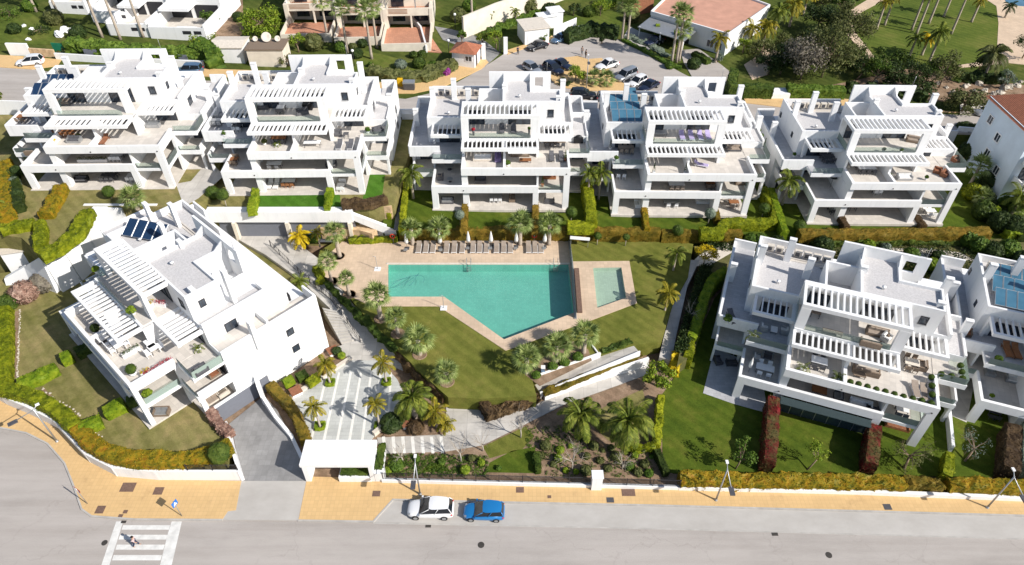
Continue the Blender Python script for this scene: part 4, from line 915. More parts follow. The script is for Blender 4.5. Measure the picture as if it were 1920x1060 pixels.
slope_wall('lower white wall beside the ramp to the pool', [(1022, 749, 0, .95), (1100, 719, .1, .95), (1213, 682, .3, 1.0)], .3)
slope_wall('narrow grey edge of the pool ramp', [(1013, 739, .9, .3), (1199, 662, 1.9, .3)], .15)
hedge('low green cover above the right end of the pool ramp', [(1130, 656), (1183, 638)], 2.0, .25, .8, 'hedge_green', 'ground_cover', 'bush', seed=44, rough=.12)
# back hedge of the pool terrace, between deck and gardens
hedge('long brownish green hedge behind the pool umbrellas', [Vector((-15.2, 74.0, 0)), Vector((3, 74.0, 0)), Vector((10, 73.9, 0)), Vector((20, 73.8, 0))], 2.0, 1.75, 1.15, 'hedge_amber', seed=45, dens=40)
hedge('low loose hedge with yellow tips left of the pool umbrellas', [(653, 447), (700, 445), (744, 443)], 2.0, .8, .9, 'hedge_yellow', seed=46, rough=.12)
hedge('shaded brownish hedge in front of the solar roof villa garden', [Vector((20.2, 73.7, 0)), Vector((26, 73.6, 0)), Vector((31, 73.6, 0))], 2.0, 1.5, 1.2, 'hedge_amber', seed=47)
hedge('orange brown hedge in front of the right end villa of the back row', [(1500, 434), (1620, 434), (1760, 432), (1858, 430)], 1.9, 1.9, 1.5, 'hedge_amber', seed=48, dens=44)
hedge('lower green hedge below the orange brown hedge', [(1520, 450), (1640, 448), (1850, 444)], 1.9, .8, 1.5, 'hedge_green', seed=49, rough=.15)
railing('thin dark railing on the hedge left of the pool umbrellas', [(652, 456), (744, 452)], 2.0, 1.1)
# garden dividers
for k, (px, hh, ww, mt, lb) in enumerate([
    ([(872, 382), (869, 428)], 1.2, .85, 'hedge_amber', 'amber garden divider hedge left below the villa behind the umbrellas'), ([(1004, 380), (1003, 428)], 1.2, .85, 'hedge_amber', 'amber garden divider hedge right below the villa behind the umbrellas'),
    ([(1099, 338), (1107, 375), (1109, 412)], 2.0, 1.5, 'hedge_yellow', 'tall lime hedge wall right of the villa behind the umbrellas'), ([(1064, 418), (1114, 419)], 1.5, 1.4, 'hedge_yellow', 'lime hedge block at the foot of the tall lime hedge wall'),
    ([(1208, 388), (1214, 428)], 1.2, .8, 'hedge_orange', 'narrow orange divider hedge below the solar roof villa left'), ([(1341, 390), (1347, 408)], 1.2, .8, 'hedge_amber', 'short amber divider hedge below the solar roof villa right'),
    ([(1313, 431), (1352, 430), (1358, 414), (1455, 412), (1456, 388), (1431, 350)], 1.5, 1.3, 'hedge_yellow', 'angular bright lime hedge stepping round the right corner of the solar roof villa'),
    ([(1446, 352), (1460, 395), (1473, 432)], 1.6, 1.0, 'hedge_lime', 'narrow lime hedge strip left of the right end villa'),
    ([(1577, 404), (1590, 424)], 1.0, 1.0, 'hedge_brown', 'short brown divider hedge under the right end villa left'), ([(1718, 402), (1733, 422)], 1.0, 1.0, 'hedge_brown', 'short brown divider hedge under the right end villa right'),
    ([(762, 330), (757, 380), (752, 428)], 1.1, .7, 'hedge_yellow', 'yellow hedge strip right of the narrow grey passage'), ([(742, 318), (736, 375), (728, 400)], 1.1, .6, 'hedge_yellow', 'yellow hedge strip left of the narrow grey passage'),
    ([(768, 232), (757, 300)], 1.0, .8, 'hedge_dark', 'dark hedge strip high up between two villas of the back row')]):
    hedge(lb, px, zb, hh, ww, mt, 'divider_hedge', seed=60+k, dens=50)
for k, (px, z, mt, ww, lb) in enumerate([([(478, 352), (470, 392)], Z2, 'hedge_lime', .9, 'lime divider hedge at the left end of the turf lawn'), ([(618, 352), (611, 384)], Z2, 'hedge_lime', .8, 'lime divider hedge in a white trough at the right end of the turf lawn'),
    ([(113, 345), (82, 398)], Z1, 'hedge_orange', 1.6, 'orange diagonal hedge in the far left garden'), ([(163, 392), (140, 432), (105, 460), (72, 476)], Z1, 'hedge_yellow', 1.8, 'curved bright yellow hedge on top of the white ramp wall'),
    ([(72, 414), (72, 458)], Z1, 'hedge_yellow', 1.4, 'upright yellow hedge right of the little white utility house'), ([(0, 424), (60, 412)], Z1, 'hedge_yellow', 1.4, 'yellow hedge above the little white utility house'),
    ([(6, 300), (8, 360), (10, 405)], Z1, 'hedge_orange', 1.8, 'orange hedge at the left picture edge below the far left villa'), ([(20, 315), (32, 385)], Z1, 'hedge_dark', 1.2, 'dark hedge beside the orange hedge at the left picture edge'),
    ([(640, 378), (700, 374), (722, 366)], Z2, 'hedge_brown', 1.2, 'reddish brown hedge at the right end of the raised turf garden')]):
    hedge(lb, px, z, 1.2, ww, mt, 'divider_hedge', seed=80+k, dens=50, rough=.09)
# front right villa hedges
hedge('dark red and green hedge dividing the front lawns, left one', [(1453, 744), (1449, 800), (1444, 862)], 0, 2.4, 1.35, 'hedge_red', 'red_hedge', seed=90, dens=38, leaf=.15, group='red hedges')
hedge('dark red and green hedge dividing the front lawns, middle one', [(1643, 796), (1636, 868)], 0, 2.3, 1.3, 'hedge_red', 'red_hedge', seed=91, dens=38, leaf=.15, group='red hedges')
hedge('brownish red hedge at the right edge of the picture', [(1905, 796), (1900, 878)], 0, 2.3, 1.6, 'hedge_brown', 'red_hedge', seed=92, dens=38, group='red hedges')
hedge('silvery green hedge beside the brownish red one at the right edge', [(1932, 792), (1930, 870)], 0, 2.4, 1.2, 'leaf_silver', seed=93)
hedge('short lime hedge column at the end of the white garden wall', [(1783, 848), (1778, 890)], 0, 1.5, .95, 'hedge_yellow', seed=94)
slope_wall('white garden wall running down to the lime hedge column', [(1772, 760, 0, 1.0), (1780, 846, 0, 1.0)], .3)
struct('passage', 'path_paver', [(1740, 790), (1770, 770), (1776, 850), (1748, 846), (1738, 830)], 0, .05, .03)
hedge('tall dark green hedge curving along the left of the front right villa', [(1364, 502), (1336, 520), (1324, 548), (1312, 585), (1298, 632)], 0, 2.6, 1.2, 'hedge_lime', smooth=1, seed=95)
hedge('bright lime end of the tall hedge beside the front right villa', [(1298, 632), (1290, 668)], 0, 2.2, 1.0, 'hedge_yellow', seed=96)
hedge('yellow orange bush hedge at the corner of the front right lawn', [(1268, 660), (1266, 690)], 0, 1.5, 1.0, 'leaf_yellow', 'bush', 'bush', seed=97, rough=.2)
hedge('lime hedge strip on the left border of the front right lawn', [(1240, 740), (1236, 790), (1232, 832)], 0, 1.1, .75, 'hedge_yellow', seed=98, rough=.1)
hedge('yellow green hedge at the bottom of the palm bed', [(1176, 834), (1228, 836)], 0, .8, .8, 'hedge_yellow', seed=99, rough=.12)
hedge('dark clipped hedge on the left of the front right lawn lower end', [(1232, 842), (1250, 885)], 0, .9, .7, 'hedge_dark', seed=100)
# green sunken lawns in the shrub garden
struct('garden_lawn', 'lawn_pool', [(905, 838), (985, 800), (1002, 818), (980, 842), (918, 860)], 0, .05, .03)
struct('garden_lawn', 'lawn_green', [(918, 868), (960, 846), (1004, 838), (1002, 862), (1008, 888), (912, 886)], 0, .05, .03)
struct('garden_lawn', 'lawn_olive', [(1130, 765), (1205, 730), (1216, 780), (1212, 830), (1140, 826), (1100, 790)], 0, .05, .03)
struct('garden_lawn', 'lawn_green', [(790, 886), (800, 872), (826, 866), (845, 884)], 0, .05, .03)
hedge('low dark clipped hedge bordering the small front lawn', [(1006, 846), (1009, 882)], 0, .7, .6, 'hedge_green', seed=101)
# --- palms of the pool terrace
FP = 'fan palms around the pool'
for k, (b_, z, h, r_, lb) in enumerate([((774, 459), 2, 2.6, 1.75, 'fan palm at the left end of the sunbeds'), ((826, 457), 2, 2.6, 1.9, 'fan palm behind the second group of sunbeds'), ((975, 459), 2, 3.5, 2.1, 'tall fan palm behind the fifth umbrella'),
    ((1029, 459), 2, 3.4, 1.95, 'fan palm behind the umbrella nearest the lifebuoy post'), ((637, 481), 2, 3.9, 1.75, 'slim fan palm at the upper left corner of the pool deck'), ((622, 528), 2, 3.2, 1.55, 'fan palm on the left corner of the pool deck'),
    ((655, 553), 2, 2.6, 1.3, 'smallest fan palm, right of the left deck corner'), ((714, 598), 2, 3.7, 2.0, 'fan palm whose crown reaches over the left end of the pool'), ((746, 626), 2, 2.6, 1.6, 'fan palm on the lawn edge below the pool end palm'),
    ((787, 665), 2, 2.4, 2.1, 'broad fan palm in the middle of the left lawn edge'), ((838, 716), 2, 1.5, 1.7, 'low fan palm nearest the brown hedge'), ((987, 699), 2, 2.3, 1.95, 'left palm of the three in the bed below the pool'),
    ((1043, 679), 2, 2.5, 1.95, 'middle palm of the three in the bed below the pool'), ((1094, 661), 2, 2.9, 2.0, 'right palm of the three in the bed below the pool')]):
    palm(lb, b_, z, h, 'fan', r_, FP, seed=k, trunk=(.30, .24) if r_ > 1.6 else (.22, .18))
palm('wide fan palm in the far left garden beside the clipped ball', (258, 392), Z1, 1.6, 'fan', 2.1, None, 2, mat='palm_fan')
for k, (b_, h, r_, lb) in enumerate([((619, 719), 3.3, 1.7, 'golden palm in the upper left square hedge of the plaza'), ((724.5, 717), 3.4, 1.75, 'palm in the upper right square hedge of the plaza'), ((600.6, 801), 3.6, 1.6, 'palm in the lower left square hedge of the plaza'), ((712, 799.6), 3.9, 1.55, 'palm in the lower right square hedge of the plaza')]):
    palm(lb, b_, 0, h, 'feather', r_, 'four slim palms of the plaza', seed=k, trunk=(.13, .09), mat='palm_gold', bark='pale_bark')
    p = site(b_[0], b_[1], 0); m = MB(); 
    hedge('%s square ring hedge around a plaza palm' % ['upper left', 'upper right', 'lower left', 'lower right'][k], [Vector((p.x-.38, p.y-.42, 0)), Vector((p.x+.42, p.y-.38, 0)), Vector((p.x+.38, p.y+.42, 0)), Vector((p.x-.42, p.y+.38, 0)), Vector((p.x-.38, p.y-.38, 0))], .02, .32, .3, 'hedge_lime', 'ring_hedge', 'hedge', 'square hedges around the plaza palms', leaf=.1, seed=k)
for k, (b_, z, h, kind, r_, mt, tr, lb) in enumerate([((778.6, 783), 0, 3.4, 'feather', 2.9, None, (.34, .22), 'large bottle trunk palm between the plaza and the pool lawn'), ((819, 800), 0, 2.6, 'feather', 1.9, 'palm_gold', (.16, .12), 'yellow green palm right of the bottle trunk palm'), ((836, 806), 0, 1.2, 'feather', 1.4, 'palm_gold', (.12, .1), 'low yellow palm at the corner of the soil bed'),
    ((1087, 812), 0, 3.0, 'feather', 3.2, None, (.34, .26), 'left one of the two big feather palms in the shrub garden'), ((1172, 830), 0, 3.8, 'feather', 3.5, None, (.32, .25), 'right one of the two big feather palms in the shrub garden'),
    ((1246, 584), 1.8, 3.1, 'feather', 1.9, 'palm_gold', (.14, .1), 'slim palm on the lawn edge beside the narrow side path'), ((1262, 508), 1.9, 3.0, 'feather', 1.8, None, (.14, .1), 'slim palm by the orange tree behind the paddling pool'),
    ((567, 468), 2, 2.3, 'feather', 2.1, 'leaf_yellow', (.16, .12), 'bright yellow palm beside the walkway'), ((600, 462), 2, 2.4, 'feather', 1.2, 'palm_gold', (.10, .08), 'thin small palm right of the bright yellow palm'), ((566, 540), 2, 1.2, 'feather', 1.5, None, (.1, .08), 'low green palm beside the walkway railing'),
    ((775, 372), zb, 4.2, 'feather', 2.4, None, (.2, .14), 'tall drooping palm left of the villa behind the umbrellas'), ((1102, 372), zb, 4.3, 'feather', 2.0, None, (.17, .13), 'left palm of the pair between two back row villas'), ((1122, 374), zb, 4.4, 'feather', 2.1, None, (.17, .13), 'right palm of the pair between two back row villas'), ((1466, 384), zb, 4.2, 'feather', 2.6, None, (.18, .13), 'palm growing through the gap left of the right end villa'),
    ((1820, 345), zb, 3.0, 'fan', 2.2, None, (.3, .2), 'fan palm in front of the pale blue house wall'), ((1835, 385), zb, 1.5, 'fan', 1.6, None, (.3, .2), 'low fan palm below the pale blue house'), ((1893, 405), zb, 3.2, 'feather', 2.8, None, (.3, .2), 'dark feather palm at the right picture edge'), ((1912, 420), zb, 1.6, 'fan', 2.0, None, (.3, .2), 'fan palm in the lower right corner of the dark shrubs'),
    ((-8, 210), Z1, 3.5, 'feather', 3.0, None, (.25, .2), 'palm half outside the left picture edge'), ((0, 398), Z1, 1.5, 'feather', 1.6, None, (.2, .15), 'small palm in the strip of shrubs at the left edge')]):
    palm(lb, b_, z, h, kind, r_, None, seed=k, trunk=tr, mat=mt)
# standards and balls
for k, (b_, z, h, r_, mt, lb) in enumerate([((209, 372), Z1, 1.1, .85, 'hedge_green', 'clipped ball tree in the far left garden'), ((425, 388), Z2, 2.0, .85, 'hedge_green', 'ball topped tree in the raised garden left of the turf'), ((402, 372), Z2, .9, 1.0, 'hedge_green', 'round shrub beside the ball topped tree'),
    ((863, 424), zb, 1.9, .7, 'leaf_silver', 'silvery ball tree left of the amber divider'), ((1070, 418), zb, 1.8, .85, 'hedge_green', 'ball tree beside the lime hedge block'), ((1119, 459), 2.0, 1.5, .55, 'hedge_green', 'small ball tree on the pool lawn edge left'), ((1172, 461), 2.0, 1.5, .5, 'hedge_green', 'small ball tree on the pool lawn edge right'),
    ((1327, 420), zb, 1.8, .8, 'leaf_silver', 'ball tree in the corner of the stepped lime hedge'), ((1428, 408), zb, 1.6, .8, 'hedge_green', 'ball tree beside the right pillar of the solar roof villa'), ((1267, 452), 2.0, 1.8, .8, 'hedge_green', 'round headed tree in front of the shaded hedge'),
    ((1494, 440), 2.0, 1.5, .9, 'hedge_green', 'round shrub at the left end of the orange brown hedge'), ((1519, 412), zb, .5, .55, 'hedge_green', 'small dark ball at the left pillar of the right end villa'), ((96, 498), 2.5, 1.0, .9, 'hedge_dark', 'dark round bush in front of the white ramp wall')]):
    standard_tree(lb, b_, z, h, r_, mt, seed=k+3)
# small trees of the front lawns, the shrub garden and the back
tree('light green young tree on the left front lawn', (1378, 880), 0, 3.9, 1.5, 'leaf_green', 11, 60, .24, seed=4, spread=.95, trunk_r=.07, lean=(.35, .2))
tree('light green young tree on the middle front lawn', (1512, 882), 0, 3.4, 1.3, 'leaf_bright', 9, 55, .22, seed=5, spread=.95, trunk_r=.07, lean=(.9, .5))
tree('open branched tree beside the stone ring on the front lawn', (1694, 880), 0, 3.3, 1.8, 'leaf_olive', 12, 38, .2, seed=6, spread=1, trunk_r=.12, lean=(.5, .8), bare=2)
tree('sparse olive tree on the right front lawn', (1808, 866), 0, 3.2, 1.5, 'leaf_silver', 10, 28, .18, seed=7, spread=1, trunk_r=.10, lean=(.9, .8), bare=2)
tree('yellow leaved tree behind the paddling pool', (1318, 500), 1.9, 3.7, 1.6, 'leaf_yellow', 14, 110, .2, seed=8, trunk_r=.12, bark='pale_bark')
tree('bare grey branched tree by the side path', (1290, 602), 1, 3.2, 1.3, 'leaf_grey', 8, 0, .2, seed=9, trunk_r=.07, bare=4, bark='pale_bark')
for k, (b_, h, r_, lb) in enumerate([((976, 821), 4.2, 1.8, 'leafless tree at the edge of the sunken lawn'), ((864, 866), 4.0, 1.9, 'leafless tree among the dotted ground cover'), ((755, 868), 3.0, 1.1, 'thin leafless sapling left in the ground cover'), ((1072, 880), 3.8, 1.6, 'leafless tree between the shrubs near the gate pillar'), ((1166, 880), 2.6, 1.0, 'leafless sapling near the lime hedge strip'), ((905, 846), 3.0, 1.2, 'small leafless tree between the two path lawns')]):
    tree(lb, b_, 0, h, r_, clumps=9, lpc=0, seed=30+k, trunk_r=.07, bare=5, bark='pale_bark', name='bare_tree')
tree('dense leafy plumeria beside the pool ramp wall', (1232, 724), 0, 3.3, 1.9, 'leaf_bright', 14, 120, .3, seed=11, trunk_r=.15)
tree('green bushy tree above the winding path', (1380, 0+470), 2, .9, .8, 'leaf_green', 5, 60, .25, seed=12, trunk_r=.06, name='shrub')
# shrubs of the front garden
SH = [(782, 862), (828, 868), (884, 862), (872, 884), (902, 870), (1004, 870), (1012, 858), (1038, 872), (1046, 862), (1080, 886), (1098, 886), (1130, 846), (1112, 838), (1146, 842), (1160, 868), (1180, 876), (1196, 888), (1208, 872), (1216, 890), (1060, 884), (1124, 866), (1140, 880), (1070, 838), (1050, 845), (1022, 838), (935, 880), (1155, 858), (1190, 856), (1100, 858), (1086, 846), (728, 884), (736, 872), (1222, 858), (1205, 845)]
WH = ['left of the street lamp', 'right of the street lamp', 'by the leafless tree', 'close to the fence', 'at the sunken lawn corner', 'right of the small lawn', 'beyond the small lawn', 'between two saplings']
rnd = random.Random(4)
for k, (x, y) in enumerate(SH):
    r_ = rnd.uniform(.28, .62); mt = rnd.choice(['leaf_green', 'leaf_bright', 'leaf_olive', 'hedge_lime', 'leaf_olive'])
    q = {'leaf_green': 'mid green', 'leaf_bright': 'bright green', 'leaf_dark': 'dark green', 'hedge_lime': 'lime', 'leaf_olive': 'olive'}[mt]
    lm = next(w_ for lim, w_ in ((745, 'beside the entrance planter'), (785, 'left of the street lamp'), (850, 'right of the street lamp'), (880, 'under the leafless tree'), (915, 'left of the small front lawn'), (1010, 'on the small front lawn'), (1045, 'right of the small front lawn'), (1075, 'left of the fenceside leafless tree'), (1095, 'at the fenceside leafless tree'), (1117, 'left of the white gate pillar'), (1140, 'right of the white gate pillar'), (1165, 'below the big palms'), (1200, 'under the right big palm'), (9999, 'at the lime hedge strip')) if x < lim)
    bush('%s %s shrub %s, %s' % ('small' if r_ < .38 else 'middling' if r_ < .5 else 'rounded', q, lm, 'near the fence' if y > 878 else 'middle row' if y > 862 else 'farther back' if y > 850 else 'near the path'), (x, y), 0, r_, mt, rnd.uniform(.5, .9), 'shrub', 'shrub', 'shrubs of the street garden', k, leaf=.2, dens=50)
mb = MB(); rnd = random.Random(9)                                     # dotted ground cover
for k in range(1500):
    if k < 1000: x, y = rnd.uniform(722, 915), rnd.uniform(852, 893)
    elif k < 1250: x, y = rnd.uniform(985, 1100), rnd.uniform(800, 842)
    else: x, y = rnd.uniform(1010, 1235), rnd.uniform(842, 895)
    if y < 855 and x > 840 and k < 1000: continue
    p = site(x, y, 0); rr = rnd.uniform(.10, .2)
    for _ in range(14): v = rv(rnd); v.z = abs(v.z); leafq(mb, p+v*rr, (v+rv(rnd)*.5).normalized(), .12, rnd)
tag(mb.build('ground_cover', 'leaf_green'), 'low tufts of ground cover dotted over the brown soil behind the street fence', 'ground cover', kind='stuff')
mb = MB()
for k in range(2600):
    s_ = rnd.random(); x, y = rnd.choice([(rnd.uniform(1320, 1560), rnd.uniform(448, 470)), (rnd.uniform(1560, 1900), rnd.uniform(452, 520)), (lambda yy: (1312-(yy-487)*.29+rnd.uniform(5, 26), yy))(rnd.uniform(500, 660))])
    p = site(x, y, B6P); p.z += rnd.uniform(0, .5); v = rv(rnd); v.z = abs(v.z)
    for _ in range(9): leafq(mb, p+rv(rnd)*.3, (v+rv(rnd)*.6).normalized(), .26, rnd)
tag(mb.build('ground_cover', 'leaf_dark'), 'dark loose ground cover and low plants behind the front right villa', 'ground cover', kind='stuff')
B = [((1405, 456), .9, 'leaf_green', 'left of the cluster behind the air conditioners'), ((1425, 458), 1.0, 'leaf_green', 'in the middle behind the air conditioners'), ((1455, 462), 1.0, 'leaf_dark', 'right behind the air conditioners'), ((1540, 470), 1.3, 'leaf_dark', 'tall, behind the roof chimney'), ((1545, 452), 1.2, 'leaf_green', 'taller still, against the orange brown hedge'), ((1625, 468), .9, 'leaf_bright', 'bright, beside the winding path'), ((1658, 470), .7, 'leaf_silver', 'silvery, on the winding path'), ((1705, 485), 1.0, 'leaf_green', 'below the winding path'), ((1755, 488), .9, 'leaf_dark', 'at the right bend of the path'),
     ((1770, 520), 1.2, 'leaf_dark', 'in the gap between the two front right villas'), ((1745, 505), 1.0, 'leaf_bright', 'above the gap between the two front right villas'), ((1830, 470), 1.3, 'leaf_green', 'behind the edge villa'), ((1855, 480), 1.3, 'leaf_dark', 'further right behind the edge villa'), ((1885, 478), 1.4, 'leaf_green', 'at the right edge behind the edge villa'), ((1810, 458), 1.2, 'leaf_green', 'below the right hedge end'), ((1910, 495), 1.2, 'leaf_dark', 'by the right picture edge')]
for k, (b_, r_, mt, w_) in enumerate(B): bush('leafy shrub %s' % w_, b_, B6P, r_, mt, .9, 'shrub', 'shrub', None, 50+k, leaf=.3, dens=28)
# strips beside the back row
B = [((1818, 372), 1.4, 'hedge_yellow', 'bright yellow green shrub right of the right end villa'), ((1838, 408), 1.5, 'hedge_green', 'smooth rounded green shrub on the right garden lawn'), ((1850, 350), 1.5, 'leaf_dark', 'dark shrub under the fan palm by the blue house'), ((1868, 430), 1.6, 'leaf_dark', 'dark shrub at the lower right of the back gardens'), ((1895, 440), 1.7, 'leaf_dark', 'darkest shrub near the right picture edge'), ((1800, 262), 1.8, 'leaf_dark', 'dark tree like shrub at the corner of the upper road'), ((1822, 258), 1.4, 'leaf_dark', 'round dark shrub against the upper road'), ((1812, 300), 1.8, 'leaf_dark', 'dark shrub right of the right end villa upper part'), ((1880, 395), 1.3, 'leaf_green', 'green shrub below the feather palm'), ((1440, 325), 1.0, 'leaf_dark', 'dark shrub beside the left wall of the right end villa'), ((1455, 300), .8, 'leaf_green', 'small shrub high in the gap between the right villas')]
for k, (b_, r_, mt, lb) in enumerate(B): bush(lb, b_, zb, r_, mt, .95, 'shrub', 'shrub', None, 80+k, leaf=.32, dens=44)
hedge('diagonal lime hedge running down at the right picture edge', [(1862, 385), (1885, 415), (1905, 440)], zb, 1.4, 1.5, 'hedge_lime', seed=120, rough=.15)
hedge('diagonal dark hedge beside the diagonal lime hedge', [(1836, 340), (1862, 372), (1920, 445)], zb, 1.2, 1.4, 'hedge_dark', seed=121, rough=.15)
B = [((36, 330), .9, 'leaf_dark', 'upper'), ((32, 350), .8, 'leaf_silver', 'second'), ((38, 375), .9, 'leaf_dark', 'third'), ((30, 395), .7, 'leaf_olive', 'lowest')]
for k, (b_, r_, mt, w_) in enumerate(B): bush('%s shrub in the dark strip beside the far left garden' % w_, b_, Z1, r_, mt, 1, 'shrub', 'shrub', None, 95+k)
for k, (b_, r_, mt, lb) in enumerate([((52, 560), 1.7, 'hedge_pink', 'dark red leafed shrub above the left lawn'), ((88, 540), 1.6, 'leaf_grey', 'grey twiggy shrub below the white ramp wall'), ((122, 528), 1.1, 'leaf_grey', 'grey shrub in the shadow of the lower left villa'), ((22, 575), 1.2, 'hedge_green', 'dark green shrub at the left picture edge'), ((190, 440), 1.2, 'hedge_pink', 'reddish shrub behind the solar panels'), ((160, 480), 1.1, 'hedge_brown', 'brown shrub between ramp wall and villa')]):
    bush(lb, b_, 1.55, r_, mt, .8, 'shrub', 'shrub', None, 110+k, leaf=.22)
for k, (b_, r_, mt, lb) in enumerate([((590, 452), .9, 'leaf_green', 'green shrub under the bright yellow palm'), ((574, 450), .8, 'leaf_dark', 'dark shrub left under the bright yellow palm'), ((1005, 706), .55, 'leaf_green', 'small bush at the trunk of the left bed palm'), ((1036, 690), .6, 'leaf_green', 'small bush between left and middle bed palms'), ((1058, 682), .65, 'leaf_green', 'small bush right of the middle bed palm'), ((1083, 672), .65, 'leaf_green', 'small bush left of the right bed palm'), ((745, 868+8), .8, 'leaf_green', 'green shrub beside the entrance planter'), ((735, 800), 1.3, 'leaf_dark', 'dark spreading shrub in the soil bed by the plaza'), ((752, 790), 1.0, 'leaf_olive', 'olive shrub next to the brick lantern'), ((780, 806), 1.0, 'hedge_brown', 'brown shrub under the bottle trunk palm')]):
    bush(lb, b_, 2.0 if b_[1] < 720 and b_[0] > 560 and b_[1] > 600 or b_[1] < 460 else 0, r_, mt, .6, 'shrub', 'shrub', None, 130+k)
hedge('loose hedge along the lower edge of the walkway', [(606, 522), (640, 560), (690, 604), (740, 655)], 1.8, .5, .8, 'hedge_green', seed=125, rough=.2, smooth=1)
hedge('short hedge left of the deck corner palms', [(596, 498), (602, 528)], 1.9, .7, 1.0, 'hedge_yellow', seed=126, rough=.2)
railing('dark handrail along the upper walkway', [(508, 462, 2.05), (560, 512, 2.05), (604, 548, 2.0), (640, 580, 1.7)], 0, 1.0, gap=.5)
railing('dark handrail beside the wide steps', [(566, 520, 2.05), (620, 562, 1.95), (652, 606, 1.2), (676, 642, .4)], 0, 1.0, gap=.5)
# stone and terraces on the left
q = MB()
tag(MB().box(p0.x-.5, site(662, 391, Z2).x, p1.y-1.1, p1.y+.1, 4.75, 6.42).build('garden_wall', 'white_render'), 'white retaining beam above the underground parking entrances', 'wall')
p0, p1 = site(432, 394, Z2), site(655, 394, Z2); p0.y -= .9
t_ = thing('parking_front', 'row of dark parking openings under the raised turf garden', 'garage', (p0.x, p0.y, 2.0))
L = p1.x-p0.x
MB().box(-2, L+.5, .62, .88, -1, 2.8).build('shade_panel', 'garage_door', t_)  # dark panel: shade inside the parking openings put into its colour
for x in (L*.0, L*.45, L*.98): MB().box(x, x+.45, -.1, .6, -1, 2.74).build('pillar', 'cream_render', t_)
slope_wall('white sloping stair wall right of the turf garden', [(650, 400, 6.0, .5), (742, 440, 2.6, .9)], .5)
slope_wall('lower white stair wall meeting the pool path', [(668, 424, 3.0, 1.4), (740, 447, 2.2, 1.0)], .4)
o = wall('ochre rough stone retaining wall left of the grey passage', [(690, 418), (734, 420), (744, 395)], 3.0, .8, 3.2, 'ochre_stone', 'stone_wall')
o = wall('pale ochre stone bank below the white stair wall', [(612, 440), (680, 444), (700, 450)], 2.0, 1.2, 1.6, 'ochre_stone', 'stone_wall')
mb = MB(); tops = [(228, 391, 7.0), (172, 391, 7.2), (153, 427, 7.2), (112, 461, 7.2), (76, 482, 7.1), (46, 500, 4.0), (8, 522, 2.4)]; ps = [site(*t) for t in tops]
for i in range(len(ps)-1):
    a, b_ = ps[i], ps[i+1]; d_ = b_-a; d_.z = 0; d_.normalize(); n_ = Vector((d_.y, -d_.x, 0)); n_ = n_ if n_.y < 0 or (abs(n_.y) < .3 and n_.x > 0) else -n_; o1 = n_*.1; o2 = n_*-.45
    mb.add([Vector((q.x, q.y, 1.2)) for q in (a+o1*6, b_+o1*6, b_+o2, a+o2)]+[a+o1, b_+o1, b_+o2, a+o2], [(3, 2, 1, 0), (4, 5, 6, 7), (0, 1, 5, 4), (1, 2, 6, 5), (2, 3, 7, 6), (3, 0, 4, 7)])
tag(mb.build('garden_wall', 'white_render'), 'broad white retaining wall sweeping round the yellow hedge', 'wall')
wall('white wall with shadow below the far left garden', [(168, 402), (300, 402)], 5.6, .4, 1.6)
# little utility house
u = site(23, 512, 3.2); u = site(22, 512, 1.55); t_ = thing('utility_house', 'little white utility house with flat beige roof at the left edge', 'small building', u, R(14))
MB().box(0, 3.2, 0, 3.0, -1, 3.1).build('wall', 'white_render', t_); MB().box(-.15, 3.35, -.15, 3.15, 3.1, 3.28).build('roof', 'coping', t_)
bx('door', 'sign_blue', t_, 3.2, 3.25, .5, 1.3, .2, 2.2)
# pale rocks edging the beds
mb = None
rnd = random.Random(3)
def rock(lb, x, y, z, r_, grp=None, mat='pale_rock'):
    p = site(x, y, z); mb = MB(); n, k = 7, 5; vs = []
    for i in range(k+1):
        for j in range(n):
            th = pi*i/k; ph = 2*pi*j/n+i*.3; q = Vector((sin(th)*cos(ph), sin(th)*sin(ph), cos(th)*.7))*r_*rnd.uniform(.7, 1.15); vs.append(q)
    mb.add(vs, [(i*n+j, (i+1)*n+j, (i+1)*n+(j+1) % n, i*n+(j+1) % n) for i in range(k) for j in range(n)]); o = mb.build('rock', mat); o.location = p+Vector((0, 0, r_*.3)); return tag(o, lb, 'rock', grp)
for k in range(42):
    f = k/41; x = 38-f*6+rnd.uniform(-1.5, 1.5); y = 582+f*138
    rock('pale edging stone in the row between the left lawn and its soil strip', x, y, 1.56, rnd.uniform(.08, .17), 'edging stones of the left lawn')
for k in range(24):
    f = k/23; x = 78+f*112+rnd.uniform(-2, 2); y = 724+f*92+rnd.uniform(-3, 3)+sin(f*9)*4
    rock('pale edging stone in the row along the curved corner bed', x, y, 1.56, rnd.uniform(.08, .18), 'edging stones of the corner bed')
for k in range(26):
    rock('pale boulder on the rough slope beside the upper road', 1640+k*11+rnd.uniform(-4, 4), rnd.uniform(150, 182), zr, rnd.uniform(.4, .9), 'boulders on the upper slope')
# ------------------------------------------------------------------ the neighbourhood behind the villas
def upt(px, py): return site(px, py, zr)
def win_box(parent, x0, x1, z0, z1, y, mat='window_glass', frame='white_paint'):
    f = MB(); t_ = .08
    f.box(x0, x1, y-.06, y+.02, z0, z0+t_).box(x0, x1, y-.06, y+.02, z1-t_, z1).box(x0, x0+t_, y-.06, y+.02, z0, z1).box(x1-t_, x1, y-.06, y+.02, z0, z1).box((x0+x1)/2-.04, (x0+x1)/2+.04, y-.05, y+.02, z0, z1)
    o = f.build('window', frame, parent); bx('pane', mat, o, x0+.05, x1-.05, y-.025, y+.03, z0+.05, z1-.05); return o
